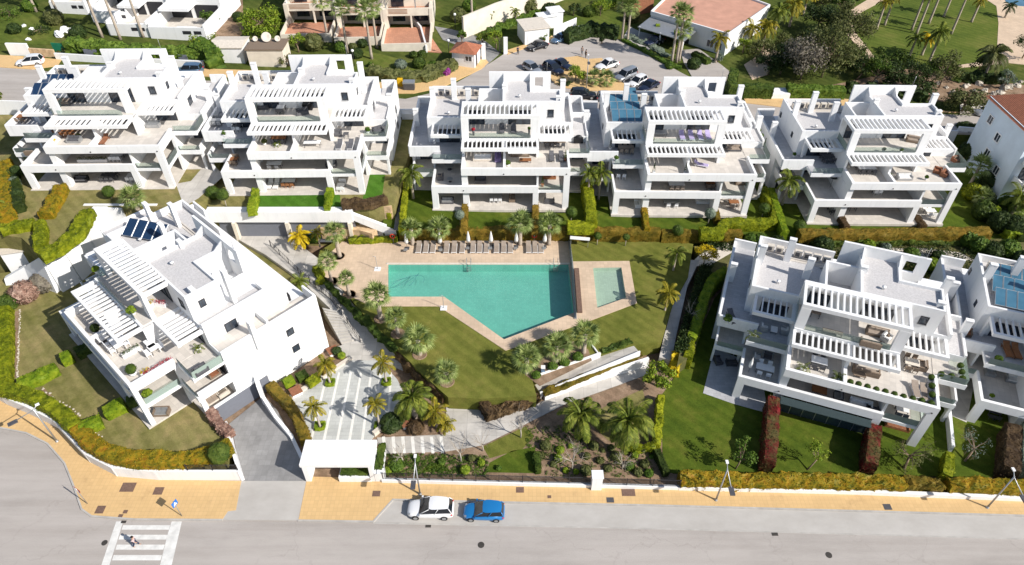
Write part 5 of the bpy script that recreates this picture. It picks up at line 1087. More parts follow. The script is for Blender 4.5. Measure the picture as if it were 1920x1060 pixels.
# white stepped townhouses at the top left: walled front yards, upper floors behind
for k, (p, wd, lab) in enumerate([((100, 24), 7.0, 'white townhouse at the top left corner with a shaded front wall'), ((176, 42), 7.2, 'white townhouse second from the top left with a blue shade in its yard'), ((206, 66), 7.6, 'white townhouse third from the top left behind the leaning palms'), ((284, 72), 10.5, 'white townhouse with two dark garage openings left of the dirt slope')]):
    q = upt(*p); t_ = thing('townhouse', lab, 'townhouse', q, R(-3), 'white townhouses at the top left')
    MB().box(0, wd-.25, 0, .25, -1, 2.1).box(0, .25, .25, 9, -1, 2.6).box(wd-.25, wd, 0, 9, -1, 2.6).build('yard_wall', 'white_render', t_)
    MB().box(.25, wd-.25, .25, 9, -.5, .4).build('yard_floor', 'terrace_tile', t_)
    m = MB(); m.box(0, wd, 9, 18, -1, 5.6); m.box(.1, wd*.55, 5.2, 9, 3.0, 3.5).box(wd*.2, wd, 12, 18, 5.6, 8.6).box(-.1, wd+.1, 8.9, 9.1, 5.6, 6.3); m.build('wall', 'white_render', t_)
    MB().box(.2, wd-.2, 9.3, 12, 5.6, 5.7).build('roof_terrace', 'terrace_tile', t_)
    for x0, x1 in ((.5, wd*.42), (wd*.5, wd-.6)): bx('garage_opening', 'dark_frame', t_, x0, x1, 8.93, 9.02, .4, 2.9)
    for x0 in (wd*.25, wd*.62): win_box(t_, x0, x0+1.2, 4.0, 5.1, 9, frame='metal_grey')
    MB().box(wd*.4, wd*.75, .3, 2.6, .4, 1.3).build('bench_block', 'white_render', t_); bx('vent_opening', 'dark_frame', t_, wd*.6, wd*.75, -.03, .02, .9, 1.5); bx('vent_opening', 'dark_frame', t_, wd*.8, wd*.93, -.03, .02, .9, 1.5)
# cream townhouses with terracotta terraces
for k, (p, wd, dp, lab) in enumerate([((528, 78), 9.3, 7.5, 'cream townhouse with lattice pergola behind the satellite dishes'), ((628, 84), 8.6, 7.0, 'cream townhouse behind the tall palms with a blue tarpaulin'), ((716, 96), 9.0, 9.5, 'cream townhouse with the widest terracotta terrace and striped pergola')]):
    q = upt(*p); t_ = thing('townhouse', lab, 'townhouse', q, R(3), 'cream townhouses with terracotta terraces')
    MB().box(0, wd, 0, .25, -1.5, 1.3).box(0, .25, .25, dp, -1.5, 1.5).box(wd-.25, wd, .25, dp, -1.5, 1.5).build('terrace_wall', 'cream_render', t_)
    MB().box(.25, wd-.25, .25, dp, -.5, .5).build('terrace_floor', 'terracotta_tile', t_)
    MB().box(-.2, wd+.2, dp+3.2, dp+12, -1, 7).box(-.2, .6, dp-.5, dp+3.2, -1, 4.2).box(wd-.4, wd+.2, dp-.5, dp+3.2, -1, 4.2).box(.6, wd-.4, dp-.4, dp-.1, 2.9, 4.3).build('wall', 'cream_render', t_)
    MB().box(.6, wd-.4, dp-.1, dp+3.2, 3.0, 3.3).build('balcony_floor', 'terracotta_tile', t_)
    MB().box(wd*.55, wd*.55+.3, dp-.4, dp-.1, .5, 2.9).build('pillar', 'cream_render', t_)
    r_ = MB()
    for j in range(4): r_.box(.9, wd*.5, dp-.45, dp-.4, 3.35+j*.24, 3.42+j*.24)
    r_.build('balcony_rail', 'teak', t_)
    pg = MB(); pg.box(.3, wd*.7, dp+.2, dp+.35, 6.3, 6.5)
    for j in range(14): pg.box(.4+j*wd*.66/14, .52+j*wd*.66/14, dp+.2, dp+3.3, 6.5, 6.6)
    pg.box(.3, .5, dp+.2, dp+.4, 3.3, 6.3).box(wd*.66, wd*.66+.2, dp+.2, dp+.4, 3.3, 6.3); pg.build('pergola', 'metal_grey' if k else 'white_render', t_)
    door(t_, 1.2, 3.6, .5, 2.7, dp+3.2, 2); door(t_, wd*.6, wd*.9, .5, 2.7, dp+3.2, 2); door(t_, 1.2, 3.6, 3.35, 5.4, dp+3.2, 2)
wall('white wall of the sloping terracotta ramp beside the cream townhouses', [(800, 98), (790, 62), (772, 40)], zr, .3, 1.3)
up('terracotta_ramp', 'terracotta_tile', [(803, 98), (829, 100), (796, 52), (774, 38)], .1)
# small buildings by the upper road
def hut(label, px, w_, d_, h, rz, wm, rm, name='garage', cat='garage', over=.2, gable=0, door_=None):
    q = upt(*px); t_ = thing(name, label, cat, q, rz); MB().box(0, w_, 0, d_, -.6, h).build('wall', wm, t_)
    if gable: MB().add([(-over, -over, h), (w_+over, -over, h), (w_+over, d_*.45, h+gable), (-over, d_*.45, h+gable), (-over, -over, h-.12), (w_+over, -over, h-.12), (-over, d_+over, h), (w_+over, d_+over, h)], [(0, 1, 2, 3), (3, 2, 7, 6), (4, 5, 1, 0), (0, 3, 6, 4), (1, 5, 7, 2)]).build('roof', rm, t_)
    else: MB().box(-over, w_+over, -over, d_+over, h, h+.18).build('roof', rm, t_)
    if door_: bx('door', door_[0], t_, door_[1], door_[2], -.04, .02, 0, door_[3])
    return t_
hut('pale metal garage with creased beige roof by the upper road', (402, 117), 5.4, 4.5, 2.7, 0, 'white_render', 'coping', gable=.5)
g = hut('garage with brown tiled roof carrying three satellite dishes', (469, 124), 6.2, 4.2, 2.9, 0, 'cream_render', 'wicker')
for k, (dx, r_, lb) in enumerate(((.9, .45, 'small satellite dish on the left of the brown garage roof'), (2.9, .85, 'largest satellite dish, in the middle of the brown garage roof'), (4.8, .5, 'small satellite dish on the right of the brown garage roof'))):
    q = upt(469, 124)+Vector((dx, 3.2, 3.1)); d_ = MB(); d_.lathe([(0, 0), (r_*.5, .05), (r_*.9, .2), (r_, .28), (r_*.97, .3), (r_*.5, .1), (0, .05)], n=20)
    t_ = thing('satellite_dish', lb, 'satellite dish', q); o = d_.build('dish', 'coping', t_); o.rotation_euler = (R(55), 0, R(10)); o.location = (0, 0, r_*.8)
    MB().tube([(0, 0, -.1), (0, .1, r_*.8)], .05, 6).build('mast', 'metal_grey', t_)
q = upt(846, 124); t_ = thing('guard_house', 'small guard house with red hipped roof beside the car park', 'guard house', q, R(-14))
MB().box(.2, 4.3, .2, 3.8, -.5, 2.7).build('wall', 'white_render', t_)
MB().add([(-.2, -.2, 2.6), (4.7, -.2, 2.6), (4.7, 4.2, 2.6), (-.2, 4.2, 2.6), (2.25, 2.0, 3.9)], [(0, 1, 4), (1, 2, 4), (2, 3, 4), (3, 0, 4), (3, 2, 1, 0)]).build('roof', 'roof_tile_red', t_)
win_box(t_, 2.6, 3.9, 1.1, 2.1, .2, frame='white_paint'); bx('door', 'steel_dark', t_, 4.28, 4.33, 1.0, 2.0, 0, 2.1)
wall('white gate pillar next to the guard house', [(905, 112), (909, 112)], zr, .5, 3.0, name='gate_pillar', cat='pillar')
wall('white gate pillar at the entrance drive', [(946, 101), (950, 101)], zr, .5, 3.1, name='gate_pillar', cat='pillar')
q = upt(938, 103); railing('grey metal gate open at the entrance drive', [(936, 103, q.z), (942, 94, q.z)], 0, 2.6, 0)
hut('white utility block with flat beige roof by the entrance drive', (984, 86), 4.8, 5.0, 2.9, R(16), 'white_render', 'coping', 'utility_block', 'small building', door_=('white_paint', .6, 4.2, 2.3))
hut('low white container left of the banner', (1012, 55), 3.6, 2.2, 2.2, R(18), 'white_render', 'white_paint', 'container', 'container')
hut('taller white container next to the banner', (1032, 52), 2.6, 2.6, 2.9, R(18), 'white_render', 'white_paint', 'container', 'container')
wall('white banner on a frame beside the parked white car', [(1038, 68), (1080, 50)], zr, .08, 1.8, 'white_paint', 'banner', cat='banner')
wall('tall cream boundary wall running diagonally to the top edge', [(870, 72), (930, 46), (1052, 1), (1110, -22)], zr, .4, 4.2, 'cream_render')
# low white walls and green mesh fence behind the upper pavement
wall('white wall along the upper pavement behind the far left villa', [(108, 112), (250, 121), (384, 127)], zr, .3, 1.2)
wall('white render panel wall at the far left of the upper road', [(22, 103), (58, 104)], zr, .4, 2.1)
wall('rough grey stone wall left of the green mesh', [(60, 104), (104, 107)], zr, .4, 1.3, 'ochre_stone', 'stone_wall')
wall('green mesh fence along the upper white wall', [(104, 101), (250, 110), (376, 117)], zr, .06, 2.0, 'green_mesh', 'mesh_fence', cat='fence')
for lb, px in (('first grey parking sign board on the green mesh', [(163, 110), (187, 111)]), ('second grey board on the green mesh further right', [(339, 120), (355, 121)])): wall(lb, px, zr, .1, 1.7, 'garage_door', 'board', cat='board')
wall('white boundary wall between the turf villa and the road', [(735, 216), (778, 216)], zr, .3, 1.0)
wall('white railing wall in front of the upper road right of the last villa', [(1796, 246), (1830, 249)], zr, .3, .8)
# clubhouse
c = [site(a, b_, lambda x: zr(x)+4.2) for a, b_ in ((1222, 18), (1366, 64), (1442, 14), (1330, -30), (1250, -8))]
t_ = thing('clubhouse', 'large clubhouse with flat salmon coloured roof and white walls', 'building', (c[1].x, c[1].y, zr(c[1].x)-.1)); o = c[1]; L_ = [(p.x-o.x, p.y-o.y) for p in c]
MB().prism(L_, -.5, 4.0).build('wall', 'white_render', t_); cen = (sum(p[0] for p in L_)/5, sum(p[1] for p in L_)/5)
MB().prism([(x+(cen[0]-x)*.02, y+(cen[1]-y)*.02) for x, y in L_], 4.0, 4.12).build('roof', 'terracotta_flat', t_)
m = MB()
for i in range(5):
    a, b_ = Vector((*L_[i], 0)), Vector((*L_[(i+1) % 5], 0)); d_ = (b_-a).normalized(); n_ = Vector((-d_.y, d_.x, 0))*.15
    m.prism([(q.x, q.y) for q in (a-n_, b_-n_, b_+n_, a+n_)], 3.7, 4.45+.002*i)
m.build('parapet', 'white_render', t_)
a = Vector((*L_[0], 0)); b_ = Vector((*L_[1], 0)); d_ = (b_-a).normalized(); n_ = Vector((d_.y, -d_.x, 0)); e = a.lerp(b_, .62)
m = MB(); m.add([a+n_*.2+Vector((0, 0, 3.3)), e+n_*.2+Vector((0, 0, 3.3)), e+n_*4.6+Vector((0, 0, 2.7)), a+n_*4.6+Vector((0, 0, 2.7))]+[v+Vector((0, 0, -.12)) for v in (a+n_*.2+Vector((0, 0, 3.3)), e+n_*.2+Vector((0, 0, 3.3)), e+n_*4.6+Vector((0, 0, 2.7)), a+n_*4.6+Vector((0, 0, 2.7)))], [(0, 3, 2, 1), (4, 5, 6, 7), (3, 7, 6, 2), (0, 4, 7, 3), (1, 2, 6, 5)]).build('awning', 'metal_grey', t_)
for f_ in (.02, .3, .6): q = a.lerp(b_, f_)+n_*4.3; MB().tube([q, q+Vector((0, 0, 2.75))], .12, 8).build('awning_post', 'white_render', t_)
ang = math.atan2(d_.y, d_.x)
for f_ in (.8, .9): 
    q = a.lerp(b_, f_); w_ = win_box(t_, -.6, .9, .9, 2.3, -.02); w_.location = (q.x, q.y, 0); w_.rotation_euler = (0, 0, ang)
m = MB(); q = a.lerp(b_, .3)+n_*.04; m.box(-5, 4, -.03, .03, 0, 2.8); o_ = m.build('dark_opening', 'dark_frame', t_); o_.location = q; o_.rotation_euler = (0, 0, ang)
wall('dark timber screen left of the clubhouse awning', [(1186, 30), (1222, 22)], zr, .3, 3.5, 'rust_wood', 'timber_screen', cat='screen')
for lb, px, h_, r_ in (('column of bright ivy on the left awning post', (1230, 72), 2.9, .5), ('taller column of bright ivy on the right awning post', (1265, 88), 3.0, .5)):
    p = upt(*px); bsh = hedge(lb, [p+Vector((-.4, 0, 0)), p+Vector((.4, 0, 0))], zr, h_, .8, 'leaf_bright', 'ivy', 'climbing plant', seed=int(px[0]), rough=.15)
# pale blue house at the right edge
t_ = thing('corner_house', 'pale blue white house with terracotta tiled roof at the right picture edge', 'house', (71.6, 82.0, 1.5))
MB().box(0, 14, 2.0, 13.4, -1.5, 10.6).build('wall', 'blue_white_render', t_)
MB().add([(-.35, .9, 10.4), (14.5, .9, 10.4), (14.5, 14, 10.4), (-.35, 14, 10.4), (4.6, 4.5, 12.6), (12, 4.5, 12.6), (12, 10.5, 12.6), (4.6, 10.5, 12.6)], [(0, 1, 5, 4), (1, 2, 6, 5), (2, 3, 7, 6), (3, 0, 4, 7), (4, 5, 6, 7), (3, 2, 1, 0)]).build('roof', 'roof_tile_red', t_)
for y, z in ((10.3, 7.3), (7.2, 6.1), (7.6, 3.2), (4.2, 2.4)):
    f = MB(); f.box(-.09, 0, y, y+1.3, z, z+.14).box(-.09, 0, y, y+1.3, z+1.3, z+1.44).box(-.09, 0, y, y+.14, z, z+1.4).box(-.09, 0, y+1.2, y+1.34, z, z+1.4).box(-.08, 0, y+.6, y+.68, z, z+1.4)
    o = f.build('window', 'white_paint', t_); bx('pane', 'window_glass', o, -.04, .01, y+.08, y+1.25, z+.08, z+1.35)
for z in (3.0, 6.2): MB().box(.6, 12, -.4, 2.0, z, z+.25).box(.6, 12, -.4, -.2, z+.25, z+.5).box(.6, .8, -.2, 2, z+.25, z+1.1).build('balcony', 'white_render', t_); door(t_, 1.2, 3.8, z+.3, z+2.4, 2.0, 2); door(t_, 5, 7.6, z+.3, z+2.4, 2.0, 2)
MB().box(.6, .9, -.35, -.05, -1, 10.3).box(4.2, 4.5, -.35, -.05, -1, 10.3).build('pillar', 'white_render', t_)
# hedges, trees and palms of the upper part
def uh(lb, px, h, w_, mat, seed, **k): return hedge(lb, px, zr, h, w_, mat, seed=seed, leaf=k.pop('leaf', .28), dens=k.pop('dens', 16), **k)
uh('long loose green hedge behind the green mesh fence', [(126, 74), (200, 84), (300, 88), (380, 92)], 2.3, 2.6, 'leaf_green', 201, rough=.2)
uh('wide bushy green hedge end beside the pale garage', [(365, 76), (392, 88), (398, 98)], 3.0, 2.6, 'leaf_green', 202, rough=.25)
uh('clipped dark green hedge along the curved yellow pavement', [(690, 126), (760, 138), (800, 134), (850, 112)], 1.5, 2.4, 'leaf_olive', 203, rough=.15)
uh('dark green hedge between the car park and the right road, left part', [(1395, 158), (1450, 160)], 2.3, 1.6, 'hedge_green', 204)
uh('dark green hedge on the right side of the little white stair', [(1478, 160), (1520, 162), (1585, 165)], 1.9, 1.8, 'leaf_green', 205)
uh('tall dark hedge corner beside the side drive', [(1378, 128), (1372, 150), (1378, 162)], 2.8, 1.5, 'hedge_green', 206)
uh('dark hedge behind the clubhouse car park', [(1060, 60), (1110, 44), (1160, 52)], 2.2, 2.0, 'leaf_dark', 207, rough=.2)
uh('green hedge at the foot of the cream diagonal wall', [(905, 62), (960, 36), (1040, 12)], 1.2, 1.2, 'leaf_green', 208, rough=.2)
uh('low green kerb planting around the palm island', [(1168, 72), (1212, 94), (1262, 122), (1278, 124)], .5, 1.0, 'leaf_green', 209)
uh('silvery ground planting on the palm island', [(1175, 66), (1220, 84), (1255, 104)], .35, 1.6, 'leaf_silver', 210, rough=.15)
uh('hedge row between the drive and the clubhouse wall', [(1302, 96), (1330, 112)], 1.0, 1.3, 'hedge_green', 211)
uh('thick low undergrowth along the foot of the right hedge', [(1590, 158), (1700, 168), (1740, 176)], 1.2, 2.5, 'leaf_dark', 212, rough=.3)
uh('dark undergrowth at the right end of the upper slope', [(1800, 138), (1890, 142)], 1.4, 2.0, 'leaf_dark', 213, rough=.3)
wall('little white stair block in the dark green hedge', [(1446, 180), (1466, 180)], zr, 2.4, .9, name='stair_block', cat='steps')
UT = [((492, 60), 5.0, 4.0, 'leaf_bright', 26, 'big bright yellow green tree left of the satellite dishes'), ((560, 98), 3.6, 1.8, 'leaf_bright', 12, 'bright tree right of the satellite dishes'), ((542, 124), 2.6, 1.7, 'leaf_olive', 9, 'olive tree beside the brown tiled garage'), ((388, 98), 4.2, 2.6, 'leaf_bright', 12, 'yellowish tree above the end of the green mesh'), ((395, 50), 3.5, 2.2, 'leaf_green', 9, 'green tree beside the dirt slope'),
      ((1540, 145), 9.5, 6.0, 'leaf_olive', 34, 'large olive green tree above the dark hedge'), ((1500, 150), 8.0, 4.5, 'leaf_grey', 22, 'greyish half bare tree left of the large olive tree'), ((1585, 90), 8.5, 5.0, 'leaf_olive', 26, 'tall loose tree behind the large olive tree'), ((1470, 120), 4.5, 2.8, 'leaf_dark', 12, 'round dark tree at the garden path'), ((1530, 60), 6, 4.0, 'leaf_dark', 18, 'dark tree at the top beside the far path'),
      ((1605, 150), 4.6, 2.2, 'leaf_dark', 10, 'first slim leaning tree on the slope'), ((1632, 158), 4.6, 2.3, 'leaf_green', 10, 'second slim leaning tree on the slope'), ((1655, 160), 4.8, 2.6, 'leaf_dark', 12, 'third slim leaning tree on the slope'), ((1706, 162), 5.0, 3.0, 'leaf_dark', 14, 'fourth dark tree on the slope'), ((1735, 155), 4.0, 2.6, 'leaf_green', 12, 'bushy tree above the screen wall of the right end villa'), ((1775, 150), 3.4, 2.2, 'leaf_green', 10, 'green bush tree near the date palm'), ((1802, 210), 4.4, 3.4, 'leaf_olive', 18, 'feathery tree standing on the pavement by the parked silver car'), ((1830, 140), 3.5, 2.0, 'leaf_dark', 8, 'dark small tree under the date palm'), ((1916, 110), 5, 3, 'leaf_dark', 10, 'dark tree cut by the right picture edge'), ((1880, 168), 3.6, 1.6, 'leaf_silver', 7, 'bare looking pale tree at the right slope'),
      ((866, 82), 2.6, 1.1, 'leaf_green', 7, 'round tree beside the guard house'), ((930, 92), 3.8, 1.8, 'leaf_bright', 10, 'light green tree at the entrance gate'), ((905, 88), 3.0, 1.4, 'palm_feather', 8, 'small tree left of the entrance gate tree'), ((1020, 82), 2.2, 1.4, 'leaf_green', 7, 'green tree between utility block and banner'), ((1125, 30), 3.8, 2.6, 'leaf_bright', 12, 'bright round tree at the top centre'), ((1165, 18), 3.6, 2.4, 'leaf_green', 9, 'green tree near the top centre palms'), ((1075, 30), 2.8, 1.6, 'leaf_dark', 8, 'dark round tree at the top centre lawn'), ((1128, 82), 2.2, 1.2, 'leaf_dark', 6, 'dark shrub tree at the tip of the palm island'),
      ((1079, 152), 3.0, 1.9, 'leaf_bright', 12, 'bright round tree on the yellow traffic island'), ((1060, 158), 1.4, 1.3, 'leaf_dark', 6, 'low dark bush on the yellow traffic island'), ((1392, 100), 3.0, 1.9, 'leaf_bright', 9, 'bright bush against the clubhouse wall'), ((1345, 115), 1.8, 1.5, 'leaf_silver', 6, 'pale green bush at the clubhouse corner'), ((20, 30), 3.0, 3.5, 'leaf_green', 10, 'green thicket at the top left corner'), ((80, 62), 1.8, 2.5, 'leaf_dark', 8, 'dark thicket on the rough grass slope'), ((120, 100), 1.6, 1.4, 'leaf_olive', 6, 'small olive bush by the rough stone wall'), ((700, 45+80), 1.2, 1.1, 'leaf_green', 5, 'small bush behind the screen wall of the turf villa')]
for k, (b_, h, r_, mt, n, lb) in enumerate(UT): tree(lb, b_, zr, h, r_, mt, n, 150 if n > 15 else 85, .40 if n > 15 else .32, seed=300+k, trunk_r=.18 if n > 15 else .12, lean=(.8, 0) if 'leaning' in lb else (0, 0))
for k, (b_, r_, mt, lb) in enumerate([((752, 128), 1.1, 'leaf_silver', 'silvery bush left in the walled lawn'), ((786, 126), 1.2, 'hedge_green', 'round bush in the middle of the walled lawn'), ((792, 108), .9, 'hedge_green', 'small round bush below the terrace wall'), ((776, 108), .8, 'hedge_green', 'small bush left below the terrace wall'), ((836, 140), .9, 'flower_purple', 'purple flowering bush in front of the guard house'), ((812, 130), 1.0, 'leaf_green', 'green bush left of the purple one'), ((680, 88), 1.0, 'leaf_dark', 'dark bush between the tall palm trunks'), ((662, 94), .9, 'leaf_olive', 'olive bush at the tall palm trunk'), ((1255, 128), .9, 'leaf_green', 'green bush at the lower tip of the palm island'), ((1104, 30), 1.4, 'hedge_green', 'clipped bush at the top centre lawn')]): bush(lb, b_, zr, r_, mt, .8, 'bush', 'bush', None, 330+k, leaf=.26)
for k, (b_, h, kind, r_, mt, lb) in enumerate([((226, 74), 10.5, 'fan', 2.3, None, 'left tall palm leaning over the white townhouses'), ((269, 70), 10.5, 'fan', 2.3, None, 'right tall palm leaning over the white townhouses'), ((192, 70), 11.5, 'fan', 2.2, None, 'third tall palm at the top left, crown beyond the edge'), ((112, 34), 12, 'fan', 2.2, None, 'palm at the top left with only its trunk in view'), ((68, 22), 12, 'fan', 2.2, None, 'leftmost of the top palms, only its trunk in view'),
    ((614, 70), 6.6, 'fan', 2.3, None, 'tall palm left of the group before the cream townhouses'), ((652, 98), 7.6, 'fan', 2.3, None, 'second tall palm before the cream townhouses'), ((697, 111), 8.5, 'fan', 2.4, None, 'third tall palm before the cream townhouses'), ((707, 90), 7.4, 'fan', 2.3, None, 'fourth tall palm, close behind the third'), ((886, 57), 9, 'fan', 2.0, None, 'tall palm beside the cream wall, crown beyond the edge'),
    ((1166, 76), 6.5, 'fan', 2.2, None, 'left palm at the top of the palm island'), ((1176, 78), 6.6, 'fan', 2.2, None, 'right palm at the top of the palm island'), ((1259, 117), 9.2, 'fan', 2.1, None, 'left palm of the three at the lower palm island'), ((1268, 117), 8.6, 'fan', 2.4, None, 'middle palm of the three at the lower palm island'), ((1273, 114), 5.4, 'fan', 2.2, None, 'lowest palm of the three at the lower palm island'),
    ((1341, 118), 4.6, 'feather', 2.5, 'palm_gold', 'golden palm at the clubhouse corner'), ((1404, 88), 3.6, 'feather', 2.6, 'palm_gold', 'golden palm along the clubhouse side'), ((1430, 84), 3.8, 'feather', 2.8, 'palm_gold', 'second golden palm along the clubhouse side'), ((1452, 62), 4.5, 'feather', 3.0, 'palm_feather', 'green palm behind the golden palms'), ((1480, 50), 4.5, 'feather', 3.2, 'palm_gold', 'golden palm clump near the far path'), ((1505, 30), 5, 'feather', 3.0, 'palm_gold', 'yellowish palm at the top beside the far path'),
    ((1112, 160), 1.3, 'fan', 1.8, None, 'fan palm next to the lamp on the traffic island'), ((1136, 160), 1.2, 'fan', 1.9, None, 'fan palm at the right of the traffic island'), ((918, 48), 2.6, 'feather', 1.4, 'palm_feather', 'small palm behind the cream wall left'), ((966, 46), 2.6, 'feather', 1.5, 'palm_feather', 'small palm behind the cream wall right'),
    ((1643, 55), 5.5, 'feather', 2.0, 'palm_gold', 'first palm on the far lawn'), ((1658, 48), 6, 'feather', 2.0, 'palm_gold', 'second palm on the far lawn'), ((1709, 57), 8, 'feather', 2.0, 'palm_feather', 'third palm on the far lawn with long trunk'), ((1718, 64), 8, 'feather', 2.0, 'palm_feather', 'fourth palm on the far lawn'), ((1741, 45), 8, 'feather', 2.0, 'palm_feather', 'fifth palm on the far lawn'), ((1769, 32), 6, 'feather', 2.2, 'palm_gold', 'sixth palm near the top edge of the far lawn'), ((1783, 64), 8.5, 'feather', 2.0, 'palm_feather', 'palm with the longest leaning trunk on the far lawn'), ((1821, 42), 4.8, 'feather', 2.0, 'palm_gold', 'small palm right on the far lawn'),
    ((1704, 108), 3.8, 'feather', 2.4, 'palm_feather', 'green palm above the slope trees'), ((1742, 116), 5.6, 'feather', 2.8, 'palm_feather', 'tall palm with yellow hanging fronds'), ((1728, 104), 3.4, 'feather', 2.0, 'leaf_yellow', 'yellow fronded small palm'), ((1842, 150), 5.0, 'feather', 3.8, 'leaf_olive', 'large grey green date palm near the right path'), ((1884, 34), 2.5, 'feather', 2.0, 'leaf_dark', 'small dark palm by the far pool')]):
    palm(lb, b_, zr, h, kind, r_, None, seed=k, trunk=(.26, .17), mat=mt)
for k in range(5): rock('white stone heap on the rough grass slope, %s' % ('top left one', 'small one', 'lower one', 'largest one', 'one beside the largest')[k], [46, 60, 54, 112, 124][k], [50, 56, 76, 68, 60][k], zr, [.5, .5, .5, 1.1, 1.0][k], 'white stones on the grass slope', 'white_render')

rnd = random.Random(77)
XT = [(1462, 140), (1480, 95), (1500, 120), (1520, 100), (1545, 100), (1560, 60), (1570, 120), (1600, 120), (1615, 140), (1440, 140), (1425, 110), (1575, 30), (1600, 10), (1540, 20), (1690, 140), (1720, 170), (1760, 165), (1660, 140), (1680, 172)]
WX = ['at the garden path', 'beside the golden palms', 'left of the grey bare tree', 'behind the grey bare tree', 'in the middle of the dense clump', 'at the top of the clump', 'right of the dense clump', 'on the slope edge', 'at the foot of the slope trees', 'at the hedge end', 'right of the clubhouse', 'beside the far path', 'at the top edge by the far path', 'at the top edge left of the far path', 'before the far lawn', 'above the low undergrowth', 'behind the date palm undergrowth', 'among the slim leaning trees', 'just above the hedge']
for k, (x, y) in enumerate(XT): tree('%s tree %s' % (('dark', 'olive', 'green')[k % 3], WX[k]), (x, y), zr, rnd.uniform(3.5, 6.5), rnd.uniform(2.2, 3.6), ('leaf_dark', 'leaf_olive', 'hedge_green')[k % 3], 12, 110, .38, seed=400+k)
for k, (x, y, w_) in enumerate([(448, 40, 'left of the big bright tree'), (520, 40, 'right of the big bright tree'), (470, 96, 'above the pale garage'), (30, 62, 'on the rough grass'), (60, 20, 'at the top left corner'), (105, 44, 'under the leftmost townhouse'), (150, 72, 'in front of the second townhouse'), (640, 96, 'at the second tall palm'), (590, 92, 'left of the terrace walls'), (670, 108, 'between tall palms and lawn'), (950, 20, 'behind the cream wall'), (990, 22, 'right of the small palms behind the cream wall'), (1030, 30, 'above the containers'), (1140, 12, 'at the top centre edge'), (1185, 40, 'in front of the timber screen'), (1300, 128, 'at the side drive corner'), (880, 20, 'at the tall trunk near the cream wall'), (860, 40, 'on the club lawn')]):
    bush('%s shrub %s' % (('dark green', 'mid green', 'olive')[k % 3], w_), (x, y), zr, rnd.uniform(1.1, 1.9), ('leaf_dark', 'leaf_green', 'leaf_olive')[k % 3], .85, 'shrub', 'shrub', None, 500+k, leaf=.3, dens=24)
tag(MB().box(-120, 80, 99.0, 99.28, -1, 9.0).build('unused', 'white_render'), 'x', 'wall') if 0 else None
for k, (x0, x1, lb) in enumerate(((-140, -67, 'long white boundary wall behind the far left villa'), (-46, -39.5, 'white boundary wall between the two left villas'), (-17.5, -13.5, 'white boundary wall closing the gap beside the turf villa'), (8.5, 12, 'white boundary wall between the two middle villas'), (34, 39.5, 'white boundary wall left of the right end villa'), (60, 72, 'white boundary wall right of the right end villa'))):
    tag(MB().add([(x0, 99.0, 1), (x1, 99.0, 1), (x1, 99.25, 1), (x0, 99.25, 1), (x0, 99.0, zr(x0)+.5), (x1, 99.0, zr(x1)+.5), (x1, 99.25, zr(x1)+.5), (x0, 99.25, zr(x0)+.5)], [(3, 2, 1, 0), (4, 5, 6, 7), (0, 1, 5, 4), (1, 2, 6, 5), (2, 3, 7, 6), (3, 0, 4, 7)]).build('boundary_wall', 'white_render'), lb, 'wall')
